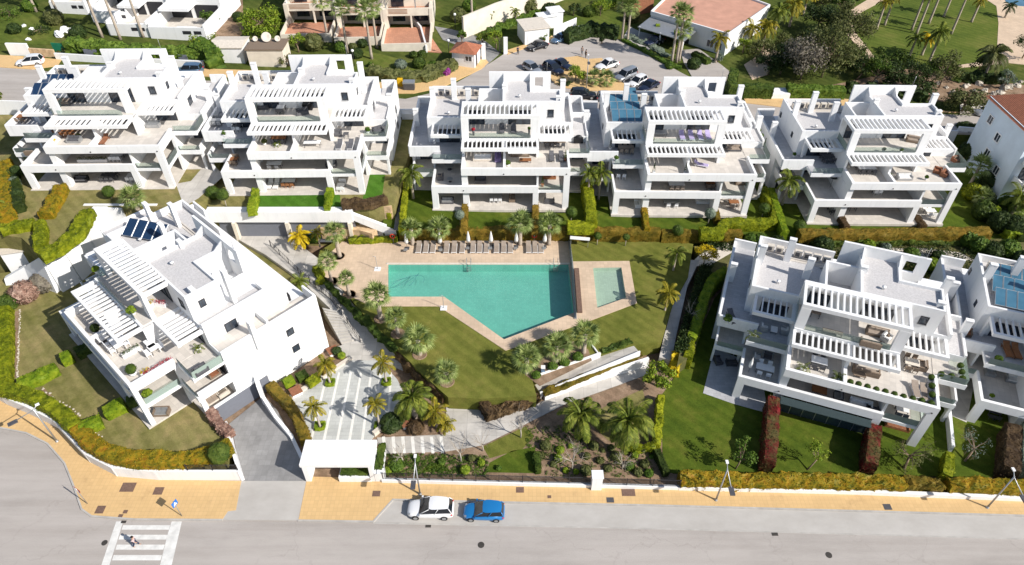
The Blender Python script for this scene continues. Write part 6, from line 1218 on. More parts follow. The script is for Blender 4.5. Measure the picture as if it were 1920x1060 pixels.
# ------------------------------------------------------------------ vehicles
def car(label, nose, tail, z, col, kind='hatch', L=None, group=None):
    a, b_ = site(nose[0], nose[1], z), site(tail[0], tail[1], z); c = (a+b_)/2; ang = math.atan2(a.y-b_.y, a.x-b_.x)
    L, W_, H_ = {'suv': (4.45, 1.84, 1.62), 'hatch': (3.95, 1.75, 1.45), 'sedan': (4.6, 1.82, 1.42), 'coupe': (4.75, 1.9, 1.48), 'van': (4.6, 1.82, 1.78)}[kind]
    t_ = thing('parked_car', label, 'car', c, ang, group); h = W_/2; l = L/2                 # +x is forward
    belt = H_*.60
    st = {'suv': [(-1, .52, .66, .60), (-.985, .47, .80, .74), (-.93, .43, .93, .88), (-.82, .39, 1.0, .96), (-.5, .36, 1.02, 1), (-.1, .35, 1.02, 1), (.25, .35, 1.0, .99), (.45, .36, .96, .98), (.68, .37, .91, .955), (.84, .39, .84, .88), (.94, .43, .74, .75), (1, .50, .60, .55)],
          'hatch': [(-1, .5, .66, .62), (-.985, .45, .82, .76), (-.93, .41, .95, .90), (-.8, .37, 1.0, .97), (-.4, .34, 1.02, 1), (0, .33, 1.01, 1), (.3, .34, .98, .99), (.5, .35, .94, .97), (.70, .36, .88, .94), (.85, .39, .80, .86), (.95, .43, .70, .72), (1, .49, .57, .52)]}
    S = st['suv' if kind in ('suv', 'van') else 'hatch']
    m = MB(); vs = []; n = 9
    for x, zl, zt, wf in S:
        zt_ = zt*belt; zl_ = zl*.58; w_ = h*wf
        for y, zz in ((-w_*.94, zl_), (-w_, zl_+.16), (-w_, zt_*.74), (-w_*.93, zt_*.95), (0, zt_*1.03), (w_*.93, zt_*.95), (w_, zt_*.74), (w_, zl_+.16), (w_*.94, zl_)): vs.append((x*l, y, zz))
    fs = []
    for i in range(len(S)-1): fs += [(i*n+k, i*n+(k+1) % n, (i+1)*n+(k+1) % n, (i+1)*n+k) for k in range(n)]
    fs += [tuple(range(n))[::-1], tuple((len(S)-1)*n+k for k in range(n))]
    m.add(vs, fs, True); o_ = m.build('body', col, t_); o_.modifiers.new('round', 'SUBSURF').levels = 1; o_.modifiers['round'].render_levels = 2
    # cabin: four glazed sides, pillars and roof
    r0, r1 = {'suv': (-.94, -.80), 'hatch': (-.95, -.84), 'sedan': (-.74, -.42), 'coupe': (-.90, -.42), 'van': (-.96, -.92)}[kind]; f0, f1 = {'suv': (.46, .02), 'hatch': (.46, .04), 'sedan': (.36, .04), 'coupe': (.36, .02), 'van': (.50, .22)}[kind]
    zb_, zt_ = belt*.97, H_-.05; wb, wt = h*.92, h*.76
    wq, wp = wb*.90, wt*.84; B = [Vector((r0*l, -wq, zb_)), Vector((f0*l, -wb, zb_)), Vector((f0*l, wb, zb_)), Vector((r0*l, wq, zb_))]; T = [Vector((r1*l, -wp, zt_)), Vector((f1*l, -wt, zt_)), Vector((f1*l, wt, zt_)), Vector((r1*l, wp, zt_))]
    MB().add(B+T, [(0, 1, 5, 4), (1, 2, 6, 5), (2, 3, 7, 6), (3, 0, 4, 7), (4, 5, 6, 7)]).build('windows', 'car_glass', t_)
    m = MB(); bm = (r0+f0)/2*l+.1; tm = (r1+f1)/2*l+.05
    for s_ in (-1, 1):
        m.tube([(r0*l, wq*s_, zb_), (r1*l, wp*s_, zt_)], .045, 6).tube([(f0*l, wb*s_, zb_), (f1*l, wt*s_, zt_)], .032, 6).tube([(bm, wb*s_, zb_), (tm, wt*s_, zt_)], .03, 6).tube([(r0*l, wq*s_, zb_), (f0*l, wb*s_, zb_)], .045, 6)
    m.build('pillars', col, t_)
    m = MB(); k = 6; vs = []
    for i in range(k+1):
        u = i/k; x = (r1-.02+(f1-r1+.04)*u)*l; zz = zt_+.06*sin(pi*u)**.6*1.0
        ww = (wp+(wt-wp)*min(1, u*1.6))+.02-(.10 if i in (0, k) else 0)
        for j in range(5): y = (j/4-.5)*2; vs.append((x+(.05 if i == 0 else -.05 if i == k else 0)*abs(y), y*ww, zz+.035*(1-y*y)))
    m.add(vs, [(i*5+j, (i+1)*5+j, (i+1)*5+j+1, i*5+j+1) for i in range(k) for j in range(4)], True); m.box(r1*l+.02, f1*l, -wp, wp, zt_-.03, zt_+.01); m.build('roof', col, t_)
    wr = .34 if kind in ('suv', 'van', 'coupe') else .31
    for sx in (-.60, .62):
        for s_ in (-1, 1):
            y0 = s_*(h-.2); w0 = MB(); w0.tube([(0, 0, 0), (0, s_*.22, 0)], wr, 18, smooth=False); o = w0.build('wheel', 'rubber', t_, loc=(sx*l, y0, wr))
            MB().tube([(0, s_*.21, 0), (0, s_*.235, 0)], wr*.62, 12, smooth=False).build('rim', 'metal_grey', o)
    for s_ in (-1, 1):
        MB().box(l*.84, l*.925, s_*h*.70-.07, s_*h*.70+.07, belt*.62, belt*.76, rot=-s_*R(24)).build('headlight', 'metal_grey', t_); MB().box(-l*.955, -l*.89, s_*h*.80-.10, s_*h*.80+.09, belt*.74, belt*.90, rot=s_*R(20)).build('tail_light', 'sign_red', t_)
        MB().box(f0*l-.28, f0*l-.12, s_*(h+.08)-.08, s_*(h+.08)+.08, zb_-.02, zb_+.13).build('wing_mirror', col, t_)
    MB().box(l*.955, l*.985, -.3, .3, .38, .52).build('grille', 'black_plastic', t_)
    return t_
car('white crossover parked in the concrete lane by the street', (766, 959), (851, 960), 0, 'paint_white', 'suv')
car('blue hatchback parked behind the white crossover', (871, 963), (945, 965), 0, 'paint_blue', 'hatch')
for a, b_, c_, k_, lb in [((986, 97), (1028, 86), 'paint_black', 'sedan', 'black saloon nearest the entrance gate'), ((1031, 84), (1068, 72), 'paint_steel', 'hatch', 'steel blue car between the black saloon and the white crossover'), ((1068, 73), (1102, 62), 'paint_white', 'suv', 'white crossover at the far end of the car park row'),
    ((1115, 133), (1160, 121), 'paint_white', 'coupe', 'white coupe alone in the middle of the car park'), ((1152, 156), (1193, 140), 'paint_silver', 'van', 'silver van right of the traffic island'), ((1178, 166), (1211, 151), 'paint_white', 'hatch', 'small white car beside the silver van'), ((1197, 175), (1234, 158), 'paint_navy', 'sedan', 'dark car beside the small white one'),
    ((1056, 145), (1019, 125), 'paint_navy', 'suv', 'dark off roader left of the traffic island'), ((1071, 134), (1037, 119), 'paint_navy', 'sedan', 'dark car hidden behind the dark off roader'), ((1012, 141), (984, 126), 'paint_silver', 'hatch', 'silver car partly behind the screen wall'), ((1115, 184), (1071, 182), 'paint_black', 'suv', 'black car on the upper road between two villas'), ((1160, 190), (1120, 187), 'paint_grey', 'hatch', 'grey car behind the solar roof villa'),
    ((33, 123), (84, 120), 'paint_white', 'suv', 'white estate car on the upper road at the far left'), ((340, 137), (374, 139), 'paint_steel', 'van', 'grey blue car behind the chimney of the far left villa'), ((1828, 216), (1868, 213), 'paint_silver', 'sedan', 'silver car at the right end of the upper road'), ((1212, 86), (1240, 78), 'paint_navy', 'sedan', 'dark car in the shade of the clubhouse awning')]:
    car(lb, a, b_, zr, c_, k_)
def box_thing(name, label, cat, px, z, parts, rz=0, group=None):
    p = site(px[0], px[1], z) if not isinstance(px, Vector) else px; t_ = thing(name, label, cat, p, rz, group)
    for nm, mat, bs in parts:
        m = MB()
        for b_ in bs: m.box(*b_)
        m.build(nm, mat, t_)
    return t_
box_thing('rubbish_container', 'grey rubbish container with pale lid on the yellow pavement', 'container', (768, 168), zr, [('body', 'steel_dark', [(-.9, .9, -.55, .55, .15, 1.25)]), ('lid', 'metal_grey', [(-.98, .98, -.6, .6, 1.25, 1.5)]), ('foot', 'black_plastic', [(-.8, -.6, -.5, .5, 0, .15), (.6, .8, -.5, .5, 0, .15)])])
box_thing('rubbish_container', 'yellow recycling bin beside the grey rubbish container', 'container', (751, 162), zr, [('body', 'amber_plastic', [(-.4, .4, -.4, .4, .05, 1.2)]), ('lid', 'amber_plastic', [(-.44, .44, -.44, .44, 1.2, 1.32)])])
for k, (x, y) in enumerate(((851, 757), (863, 758), (876, 758), (889, 758))):
    box_thing('litter_bin', 'green bin with pale lid, %s in the row at the pool lawn edge' % ('leftmost', 'second', 'third', 'rightmost')[k], 'litter bin', (x, y), 0, [('body', 'green_fabric' if k < 3 else 'metal_grey', [(-.3, .3, -.3, .3, .0, .95)]), ('lid', 'white_paint', [(-.26, .26, -.3, .1, .95, 1.05)])], group='bins at the pool lawn edge')
box_thing('litter_bin', 'grey blue bin in the bed between the two left palms', 'litter bin', (1018, 697), 2.0, [('body', 'paint_steel', [(-.2, .2, -.2, .2, 0, .7)]), ('lid', 'white_paint', [(-.23, .23, -.23, .23, .7, .8)])])
for lb, px in (('brick vent hood with white frame left of the bottle trunk palm', (762, 796)), ('brick vent hood with white frame nearer the bottle trunk palm', (778, 804)), ('brick vent hood among the bushes by the plaza top', (625, 662)), ('brick vent hood beside the hedge blocks', (556, 738))):
    box_thing('vent_hood', lb, 'vent', px, .1, [('base', 'white_render', [(-.55, .55, -.5, .5, 0, .45)]), ('grating', 'rust_wood', [(-.62, .62, -.57, .57, .45, .58)])], R(35))
# ------------------------------------------------------------------ lamps and signs
def street_lamp(label, base, z, h=5.4, az=R(-90), arm=1.7, two=True):
    p = site(base[0], base[1], z); p.z += .12 if z == 0 else 0; t_ = thing('street_lamp', label, 'street lamp', p, az, 'street lamps with angled arms')
    MB().tube([(0, 0, 0), (0, 0, h)], [.09, .06], 10).build('pole', 'metal_grey', t_)
    MB().lathe([(.17, 0), (.17, .05), (.1, .08), (.1, .3)], n=12).build('foot', 'metal_grey', t_)
    MB().tube([(-.45, 0, h+.35), (0, 0, h-.1), (arm, 0, h-.35)], .045, 8).build('arm', 'metal_grey', t_)
    MB().box(arm-.1, arm+.75, -.22, .22, h-.5, h-.38).build('lamp_head', 'steel_dark', t_); MB().box(-.7, -.35, -.12, .12, h+.3, h+.4).build('counterweight', 'white_paint', t_)
    return t_
street_lamp('street lamp on the yellow pavement left of the white crossover', (788, 928), 0); street_lamp('street lamp in front of the orange hedge at the left front lawn', (1342, 939), 0); street_lamp('street lamp at the right end of the orange hedge', (1850, 953), 0); street_lamp('street lamp by the curved wall at the street corner', (108, 829), 0, az=R(-140))
t_ = street_lamp('lamp on the traffic island of the car park', (1099, 168), zr, 5.6, arm=.6)
for lb, px, z in (('garden lamp post in the lawn right of the turf villa', (665, 124), zr), ('garden lamp post near the guard house', (842, 104), zr), ('globe lamp on the club lawn', (854, 54), zr)):
    p = site(px[0], px[1], z); t_ = thing('garden_lamp', lb, 'lamp', p); MB().tube([(0, 0, 0), (0, 0, 2.6)], .05, 8).build('pole', 'dark_frame', t_); MB().lathe([(0, 2.55), (.2, 2.62), (.27, 2.8), (.2, 3.0), (0, 3.06)], n=12).build('globe', 'white_paint', t_)
p = site(165, 946, 0); t_ = thing('yield_sign', 'white give way triangle with red border at the street corner', 'road sign', (p.x, p.y, .12), R(150))
MB().tube([(0, 0, 0), (0, 0, 2.75)], .04, 8).build('pole', 'metal_grey', t_)
def tri(r_, y, c=2.35): return [(r_*cos(a), y, c+r_*sin(a)) for a in (R(30), R(150), R(270))]
o = MB().add(tri(.58, -.06)+tri(.58, -.04), [(0, 1, 2), (5, 4, 3), (0, 3, 4, 1), (1, 4, 5, 2), (2, 5, 3, 0)]).build('panel', 'sign_red', t_); MB().add(tri(.36, -.068)+tri(.36, -.055), [(0, 1, 2), (5, 4, 3), (0, 3, 4, 1), (1, 4, 5, 2), (2, 5, 3, 0)]).build('field', 'white_paint', o)
p = site(342, 969, 0); t_ = thing('crossing_sign', 'square blue pedestrian crossing sign seen from behind and above at the zebra crossing', 'road sign', (p.x, p.y, .12), R(72))
MB().tube([(0, 0, 0), (0, 0, 2.6)], .04, 8).build('pole', 'metal_grey', t_); o = MB().box(-.32, .32, -.06, -.04, 1.95, 2.6).build('panel', 'sign_blue', t_); MB().add([(-.22, -.068, 2.05), (.22, -.068, 2.05), (0, -.068, 2.5)], [(0, 1, 2)]).build('triangle', 'white_paint', o)
# ------------------------------------------------------------------ people
def person(label, px, z, rz, top, legs, hair='hair_dark', stride=.25, h=1.72, lean_=0.0):
    p = site(px[0], px[1], z); p.z += .0; t_ = thing('person', label, 'person', p, rz); s = h/1.75
    def skin(nm, V, E_, Rr, mat, parent):
        me = bpy.data.meshes.new(nm); me.from_pydata([tuple(c*s for c in v) for v in V], E_, []); o = bpy.data.objects.new(nm, me); C.objects.link(o); o.parent = parent; me.materials.append(MAT[mat])
        md = o.modifiers.new('s', 'SKIN'); 
        for i, r_ in enumerate(Rr): me.skin_vertices[0].data[i].radius = (r_*s, r_*s)
        me.skin_vertices[0].data[0].use_root = True; o.modifiers.new('d', 'SUBSURF').levels = 1; o.modifiers['d'].render_levels = 1
        for q in me.polygons: q.use_smooth = True
        return o
    a = stride
    V = [(0, 0, .95), (lean_*.5, 0, 1.2), (lean_, 0, 1.42), (lean_*1.2, 0, 1.52), (lean_*1.4, 0, 1.66),                      # pelvis, chest, neck base, neck, head
         (0, .1, .9), (a*.5, .11, .5), (a*.9, .11, .08), (a*.9+.15, .12, .04), (0, -.1, .9), (-a*.35, -.11, .5), (-a, -.11, .1), (-a+.14, -.12, .04),
         (lean_, .19, 1.40), (lean_-a*.4, .25, 1.12), (lean_+.05-a*.2, .25, .88), (lean_, -.19, 1.40), (lean_+a*.5, -.25, 1.14), (lean_+a+.1, -.24, .98)]
    E_ = [(0, 1), (1, 2), (2, 3), (3, 4), (0, 5), (5, 6), (6, 7), (7, 8), (0, 9), (9, 10), (10, 11), (11, 12), (2, 13), (13, 14), (14, 15), (2, 16), (16, 17), (17, 18)]
    Rr = [.13, .13, .11, .055, .10, .085, .06, .045, .04, .085, .06, .045, .04, .055, .042, .032, .055, .042, .032]
    b_ = skin('body', V, E_, Rr, 'skin', t_)
    skin('top', [(0, 0, .98), (lean_*.5, 0, 1.2), (lean_, 0, 1.40), (lean_, .19, 1.39), (lean_-a*.4, .25, 1.12), (lean_, -.19, 1.39), (lean_+a*.5, -.25, 1.14)], [(0, 1), (1, 2), (2, 3), (3, 4), (2, 5), (5, 6)], [.155, .155, .13, .075, .055, .075, .055], top, b_)
    skin('trousers', [(0, 0, .97), (0, .1, .9), (a*.5, .11, .5), (a*.9, .11, .14), (0, -.1, .9), (-a*.35, -.11, .5), (-a, -.11, .16)], [(0, 1), (1, 2), (2, 3), (0, 4), (4, 5), (5, 6)], [.15, .105, .08, .06, .105, .08, .06], legs, b_)
    o = MB().lathe([(0, .0), (.075, .02), (.11, .08), (.115, .14), (.09, .2), (0, .235)], n=12).build('hair', hair, b_); o.location = (lean_*1.4*s-.02, 0, 1.56*s)
    for y in (-.035, .035): MB().box(-.01, .01, y-.012, y+.012, -.008, .008).build('eye', 'black_plastic', b_, loc=(lean_*1.4*s+.1*s, 0, 1.675*s))
    MB().add([(0, -.015, 0), (0, .015, 0), (.025, 0, -.02), (0, 0, .04)], [(0, 1, 2), (0, 2, 3), (1, 3, 2)]).build('nose', 'skin', b_, loc=(lean_*1.4*s+.095*s, 0, 1.64*s))
    return t_
person('person in a pale pink top walking over the zebra crossing', (257, 1024), 0, R(10), 'cloth_pink', 'cloth_navy', lean_=.08)
person('person in grey clothes walking in the car park', (1091, 104), zr, R(250), 'cloth_grey', 'cloth_grey'); person('person in black standing on the traffic island edge', (1098, 110), zr, R(200), 'cloth_black', 'cloth_black', stride=.06); person('person in dark clothes by the entrance gate', (971, 103), zr, R(120), 'cloth_navy', 'cloth_black', stride=.1)
# ------------------------------------------------------------------ pool furniture
def lounger(label, loc, rz=0, mat='taupe_fabric', group=None, back=.35, frame='white_paint'):
    t_ = thing('sun_lounger', label, 'sun lounger', loc, rz, group)
    MB().box(-.32, .32, -.95, .35, .30, .36).build('seat', mat, t_)
    MB().add([(-.32, .35, .30), (.32, .35, .30), (.32, 1.0, .30+back), (-.32, 1.0, .30+back), (-.32, .35, .37), (.32, .35, .37), (.32, .98, .37+back), (-.32, .98, .37+back)], [(3, 2, 1, 0), (4, 5, 6, 7), (0, 1, 5, 4), (1, 2, 6, 5), (2, 3, 7, 6), (3, 0, 4, 7)]).build('backrest', mat, t_)
    MB().box(-.36, -.31, -.98, .9, .24, .31).box(.31, .36, -.98, .9, .24, .31).box(-.36, .36, -1.0, -.95, .24, .31).build('frame', frame, t_)
    for x in (-.33, .33):
        for y in (-.85, .7): MB().box(x-.025, x+.025, y-.025, y+.025, 0, .25).build('leg', frame, t_)
    return t_
l0 = None
for g_, xs in enumerate(((785.5, 799, 812), (837.5, 852, 867), (887, 899.5, 912), (931, 944.5, 957), (991, 1003, 1014))):
    for j, x in enumerate(xs):
        p = site(x, 468, 2.05); lb = '%s taupe sun lounger of the %s group along the pool' % (('left', 'middle', 'right')[j], ('first', 'second', 'third', 'fourth', 'fifth')[g_])
        if l0 is None: l0 = lounger(lb, p, 0, group='sun loungers along the pool'); 
        else: dup(l0, p, lb)
for k, (x, y) in enumerate(((763.5, 466), (826, 465), (878.7, 463), (921, 463), (968, 463), (1021, 463))):
    p = site(x, y, 2.05); t_ = thing('parasol', 'closed white parasol, %s from the left along the pool' % ('first', 'second', 'third', 'fourth', 'fifth', 'sixth')[k], 'parasol', p, 0, 'closed parasols along the pool')
    MB().tube([(0, 0, 0), (0, 0, 2.65)], .025, 8).build('pole', 'metal_grey', t_); MB().lathe([(.04, .95), (.24, .95), (.27, 1.3), (.17, 2.0), (.04, 2.65)], n=10).build('canopy', 'white_fabric', t_); MB().box(-.28, .28, -.28, .28, 0, .08).build('base', 'steel_dark', t_)
    q = p+Vector((-.1, -.75, 0)) if k not in (1,) else p+Vector((.1, -.9, 0)); box_thing('side_table', 'small grey side table by the %s parasol' % ('first', 'second', 'third', 'fourth', 'fifth', 'sixth')[k], 'table', q, 0, [('table_top', 'metal_grey', [(-.24, .24, -.24, .24, .38, .42)]), ('leg', 'steel_dark', [(-.04, .04, -.04, .04, 0, .38)])])
for lb, px in (('red lifebuoy on its post left of the first parasol', (738, 456)), ('red lifebuoy on its post behind the fifth sunbed group', (1001.6, 455))):
    p = site(px[0], px[1], 2.05); t_ = thing('lifebuoy_post', lb, 'lifebuoy', p); MB().tube([(0, 0, 0), (0, 0, 1.5)], .04, 8).build('post', 'metal_grey', t_)
    pts = [(.32*cos(a), -.08, 1.25+.32*sin(a)) for a in [2*pi*k/18 for k in range(19)]]; MB().tube(pts, .08, 8, cap=False).build('lifebuoy', 'buoy_red', t_)
for lb, px in (('steel pool ladder in the middle of the long pool edge', (879, 497)), ('steel pool ladder near the right end of the long pool edge', (1042, 497))):
    p = site(px[0], px[1], 2.05); t_ = thing('pool_ladder', lb, 'pool ladder', p); 
    for x in (-.28, .28): MB().tube([(x, .55, 0), (x, .55, .75), (x, .2, .95), (x, -.2, .75), (x, -.25, -.9)], .03, 8).build('rail', 'metal_grey', t_)
    for z in (-.3, -.6, -.85): MB().box(-.28, .28, -.29, -.2, z, z+.03).build('step', 'metal_grey', t_)
p = site(773, 571, 2.05)
for lb, px in (('pool shower post at the lower deck corner', (832, 578)), ('pool shower post beside the left deck palms', (708, 505))):
    p = site(px[0], px[1], 2.05); t_ = thing('pool_shower', lb, 'shower', p); MB().tube([(0, 0, 0), (0, 0, 2.1), (-.35, 0, 2.2)], .035, 8).build('pipe', 'metal_grey', t_); MB().box(-.4, .4, -.4, .4, 0, .04).build('tray', 'white_render', t_)
wall('grey screen wall between the pool and the paddling pool terrace', [(1067, 452), (1073, 500), (1079, 598)], 2.0, .3, .16, 'metal_grey', 'screen_wall')
wall('long narrow rust brown planter beside the grey screen wall', [(1081, 508), (1087, 585)], 2.05, .6, .3, 'iron_cover', 'planter', cat='planter')
box_thing('sun_sail', 'white pointed sail roof standing behind the end of the pool', 'sun sail', (1082, 462), 2.0, [('canopy', 'white_render', [(-1.0, 1.6, -.3, .3, 1.35, 1.42)]), ('post', 'metal_grey', [(-.9, -.84, -.03, .03, 0, 1.36), (1.4, 1.46, -.03, .03, 0, 1.36)])], R(-8))
m = MB(); rnd = random.Random(2); P0 = site(770, 530, 1.9); m.tube([P0+Vector((2.6*cos(k*.33)*(.6+.4*sin(k*.21)), 1.3*sin(k*.45)+k*.03, 0)) for k in range(26)], .018, 5)
tag(m.build('pool_hose', 'solar_sky'), 'blue suction hose of the pool cleaner floating at the left end of the pool', 'hose')

p0, p1 = site(1067, 452, 2.0), site(1079, 598, 2.0); o = MB().tube([p0, p1], .01, 4)
tag(MB().add([p0+Vector((0, 0, .16)), p1+Vector((0, 0, .16)), p1+Vector((0, 0, 1.35)), p0+Vector((0, 0, 1.35)), p0+Vector((.02, 0, .16)), p1+Vector((.02, 0, .16)), p1+Vector((.02, 0, 1.35)), p0+Vector((.02, 0, 1.35))], [(0, 1, 2, 3), (7, 6, 5, 4), (3, 2, 6, 7), (0, 3, 7, 4), (1, 5, 6, 2)]).build('glass_screen', 'balustrade_glass'), 'clear glass screen standing on the grey wall beside the pool', 'screen')
# ------------------------------------------------------------------ furniture on the terraces
LV = {'G': .06, 'F1': 3.03, 'F2': 5.93, 'F3': 8.9, 'R': 6.02}
NM = {'far_left': 'far left villa', 'turf': 'turf lawn villa', 'pool': 'parasol side villa', 'solar': 'solar roof villa', 'right': 'right end villa', 'front_left': 'lower left villa', 'front_right': 'lower right villa', 'edge': 'edge villa'}
FL = {'G': 'ground terrace', 'F1': 'lower terrace', 'F2': 'middle terrace', 'F3': 'top terrace', 'R': 'back terrace'}
def at(v, px, lv):
    z = V[v].location.z+K*LV[lv]; p = site(px[0], px[1], z); p.z = z+.005; return p
def legs(t_, mat, w_, d_, h, r_=.025, nm='leg'):
    for x in (-w_, w_):
        for y in (-d_, d_): MB().box(x-r_, x+r_, y-r_, y+r_, 0, h).build(nm, mat, t_)
def table(v, px, lv, w_, d_, mat, lmat='steel_dark', rz=0, lab='', rnd_=False, h=.72):
    t_ = thing('table', '%s on the %s of the %s' % (lab or 'table', FL[lv], NM[v]), 'table', at(v, px, lv), rz+V[v].rotation_euler.z)
    if rnd_: MB().lathe([(0, h-.05), (w_, h-.05), (w_, h), (0, h)], n=20, smooth=False).build('table_top', mat, t_); MB().tube([(0, 0, 0), (0, 0, h-.04)], .06, 8).build('leg', lmat, t_); MB().lathe([(0, 0), (w_*.5, 0), (w_*.5, .03), (0, .04)], n=14).build('foot', lmat, t_)
    else: MB().box(-w_, w_, -d_, d_, h-.05, h).build('table_top', mat, t_); legs(t_, lmat, w_-.08, d_-.08, h-.05)
    return t_
def chair(v, loc, rz, mat, lab, group, lmat=None):
    t_ = thing('chair', lab, 'chair', loc, rz, group); MB().box(-.24, .24, -.24, .24, .40, .45).build('seat', mat, t_); MB().box(-.24, .24, .2, .26, .45, .88).build('backrest', mat, t_); legs(t_, lmat or mat, .21, .21, .4, .02); return t_
def dining(v, px, lv, w_, d_, mat, cmat, n=3, lab='dining table', rz=0):
    table(v, px, lv, w_, d_, mat, rz=rz, lab=lab); p = at(v, px, lv); a = V[v].rotation_euler.z+rz; i = 0
    for s_ in (-1, 1):
        for k in range(n):
            x = -w_+(k+.5)*2*w_/n; y = s_*(d_+.28); i += 1
            chair(v, (p.x+x*cos(a)-y*sin(a), p.y+x*sin(a)+y*cos(a), p.z), a+(0 if s_ > 0 else pi), cmat, '%s chair at the %s, %s of the %s' % (('near' if s_ < 0 else 'back')+(' left', ' middle', ' right', ' last')[k if n > 2 else k*2], lab, FL[lv], NM[v]), 'chairs of the %s, %s' % (lab, NM[v]))
def sofa(v, px, lv, w_, mat, fmat='wicker', rz=0, lab='sofa'):
    t_ = thing('sofa', '%s on the %s of the %s' % (lab, FL[lv], NM[v]), 'sofa', at(v, px, lv), rz+V[v].rotation_euler.z)
    MB().box(-w_, w_, -.42, .42, .05, .3).box(-w_, w_, .3, .44, .3, .75).box(-w_, -w_+.15, -.42, .3, .3, .6).box(w_-.15, w_, -.42, .3, .3, .6).build('frame', fmat, t_)
    n = max(1, int(w_/.35))
    for k in range(n): a = -w_+.16+k*(2*w_-.32)/n; MB().box(a+.01, a+(2*w_-.32)/n-.01, -.4, .28, .3, .44).box(a+.02, a+(2*w_-.32)/n-.02, .14, .29, .44, .74).build('cushion', mat, t_)
    return t_
def vl(v, px, lv, mat, lab, rz=0, fr='white_paint'): return lounger('%s on the %s of the %s' % (lab, FL[lv], NM[v]), at(v, px, lv), rz+V[v].rotation_euler.z, mat, 'sun loungers on villa terraces', frame=fr)
def pot(v, px, lv, kind, lab, r_=.35, pm='white_render', ph=.4, mat='leaf_green'):
    p = at(v, px, lv); t_ = thing('potted_plant', '%s on the %s of the %s' % (lab, FL[lv], NM[v]), 'potted plant', p)
    MB().lathe([(0, 0), (r_*.5, 0), (r_*.72, ph), (r_*.64, ph), (r_*.6, ph-.05), (0, ph-.05)], n=12).build('pot', pm, t_)
    if kind == 'ball': blob_mesh('foliage', r_, mat, .1, 90, int(px[0]), 1, t_, (0, 0, ph+r_*.8))
    elif kind == 'palm': o = feather_crown(int(px[0]) % 9, r_*2.2, n=12, leafl=12).build('foliage', 'palm_feather', t_); o.location = (0, 0, ph)
    elif kind == 'cone':
        mb = MB(); rr = random.Random(int(px[0]))
        for _ in range(160): h = rr.random(); v_ = rv(rr); leafq(mb, Vector((v_.x, v_.y, 0)).normalized()*r_*.7*(1-h)+Vector((0, 0, ph+h*1.4)), v_, .13, rr)
        mb.build('foliage', mat, t_)
    else: blob_mesh('foliage', r_, mat, .16, 60, int(px[0]), .8, t_, (0, 0, ph+r_*.5), rough=.3)
    return t_
def trough(v, px, lv, w_, lab, mat='leaf_green', rz=0, ph=.45):
    p = at(v, px, lv); a = rz+V[v].rotation_euler.z; t_ = thing('flower_trough', '%s on the %s of the %s' % (lab, FL[lv], NM[v]), 'planter', p, a); MB().box(-w_, w_, -.18, .18, 0, ph).build('box', 'white_render', t_)
    mb = MB(); rr = random.Random(int(px[0]))
    for _ in range(int(w_*200)): q = Vector((rr.uniform(-w_, w_), rr.uniform(-.2, .2), ph+rr.random()*.35)); leafq(mb, q, (rv(rr)+Vector((0, 0, .5))).normalized(), .14, rr)
    mb.build('foliage', mat, t_)
def bbq(v, px, lv, lab, rz=0):
    t_ = thing('barbecue', '%s on the %s of the %s' % (lab, FL[lv], NM[v]), 'barbecue', at(v, px, lv), rz+V[v].rotation_euler.z)
    MB().box(-.65, .65, -.3, .3, .1, .85).build('cabinet', 'black_plastic', t_); o = MB().lathe([(0, .38), (.22, .34), (.36, .2), (.4, 0)], n=16).build('lid', 'black_plastic', t_); o.location = (0, 0, .85); o.scale = (1.3, .8, 1); legs(t_, 'steel_dark', .55, .22, .1, .04)
# villa behind the parasols
vl('pool', (941, 246), 'F3', 'grey_fabric', 'left dark grey sun lounger', fr='steel_dark'); vl('pool', (963, 246), 'F3', 'grey_fabric', 'right dark grey sun lounger', fr='steel_dark')
vl('pool', (1034, 298), 'F2', 'grey_fabric', 'left dark grey sun lounger', fr='steel_dark'); vl('pool', (1052, 298), 'F2', 'grey_fabric', 'right dark grey sun lounger', fr='steel_dark')
dining('pool', (1040, 272), 'F2', 1.5, .5, 'wicker', 'steel_dark', 4, 'long dark dining table'); bbq('pool', (1084, 268), 'F2', 'black barbecue'); sofa('pool', (905, 300), 'F2', 1.3, 'white_fabric', 'coping', 0, 'beige corner sofa'); sofa('pool', (934, 298), 'F2', 1.0, 'purple_fabric', 'purple_fabric', R(90), 'purple sofa'); sofa('pool', (975, 292), 'F2', 1.3, 'taupe_fabric', 'wicker', 0, 'taupe sofa'); table('pool', (985, 304), 'F2', .8, .35, 'teak', lab='low brown coffee table', h=.4)
table('pool', (843, 318), 'F1', .65, .65, 'metal_grey', lab='round glass table', rnd_=True); table('pool', (844, 341), 'F1', .42, .42, 'metal_grey', lab='small round white table', rnd_=True, h=.5); sofa('pool', (826, 336), 'F1', .5, 'taupe_fabric', 'steel_dark', R(-90), 'grey armchair'); sofa('pool', (901, 342), 'F1', .8, 'grey_fabric', 'steel_dark', 0, 'dark two seat sofa')
sofa('pool', (839, 380), 'G', .9, 'metal_grey', 'steel_dark', 0, 'light grey sofa'); dining('pool', (930, 374), 'G', .9, .45, 'metal_grey', 'white_paint', 3, 'white dining table'); sofa('pool', (1030, 334), 'F1', .9, 'rust_wood', 'teak', 0, 'orange brown sofa'); pot('pool', (1017, 350), 'F1', 'cone', 'plant in a terracotta pot', .3, 'terracotta_pot')
pot('pool', (888, 254), 'F3', 'bush', 'red flowering pot on the left', .25, 'steel_dark', .8, 'flower_red'); pot('pool', (992, 252), 'F3', 'bush', 'small plant stand on the right', .22, 'steel_dark', .8); pot('pool', (952, 312), 'F2', 'bush', 'green bushy pot at the dividing wall', .4); pot('pool', (1060, 302), 'F2', 'cone', 'slim plant in a terracotta pot', .35, 'terracotta_pot')
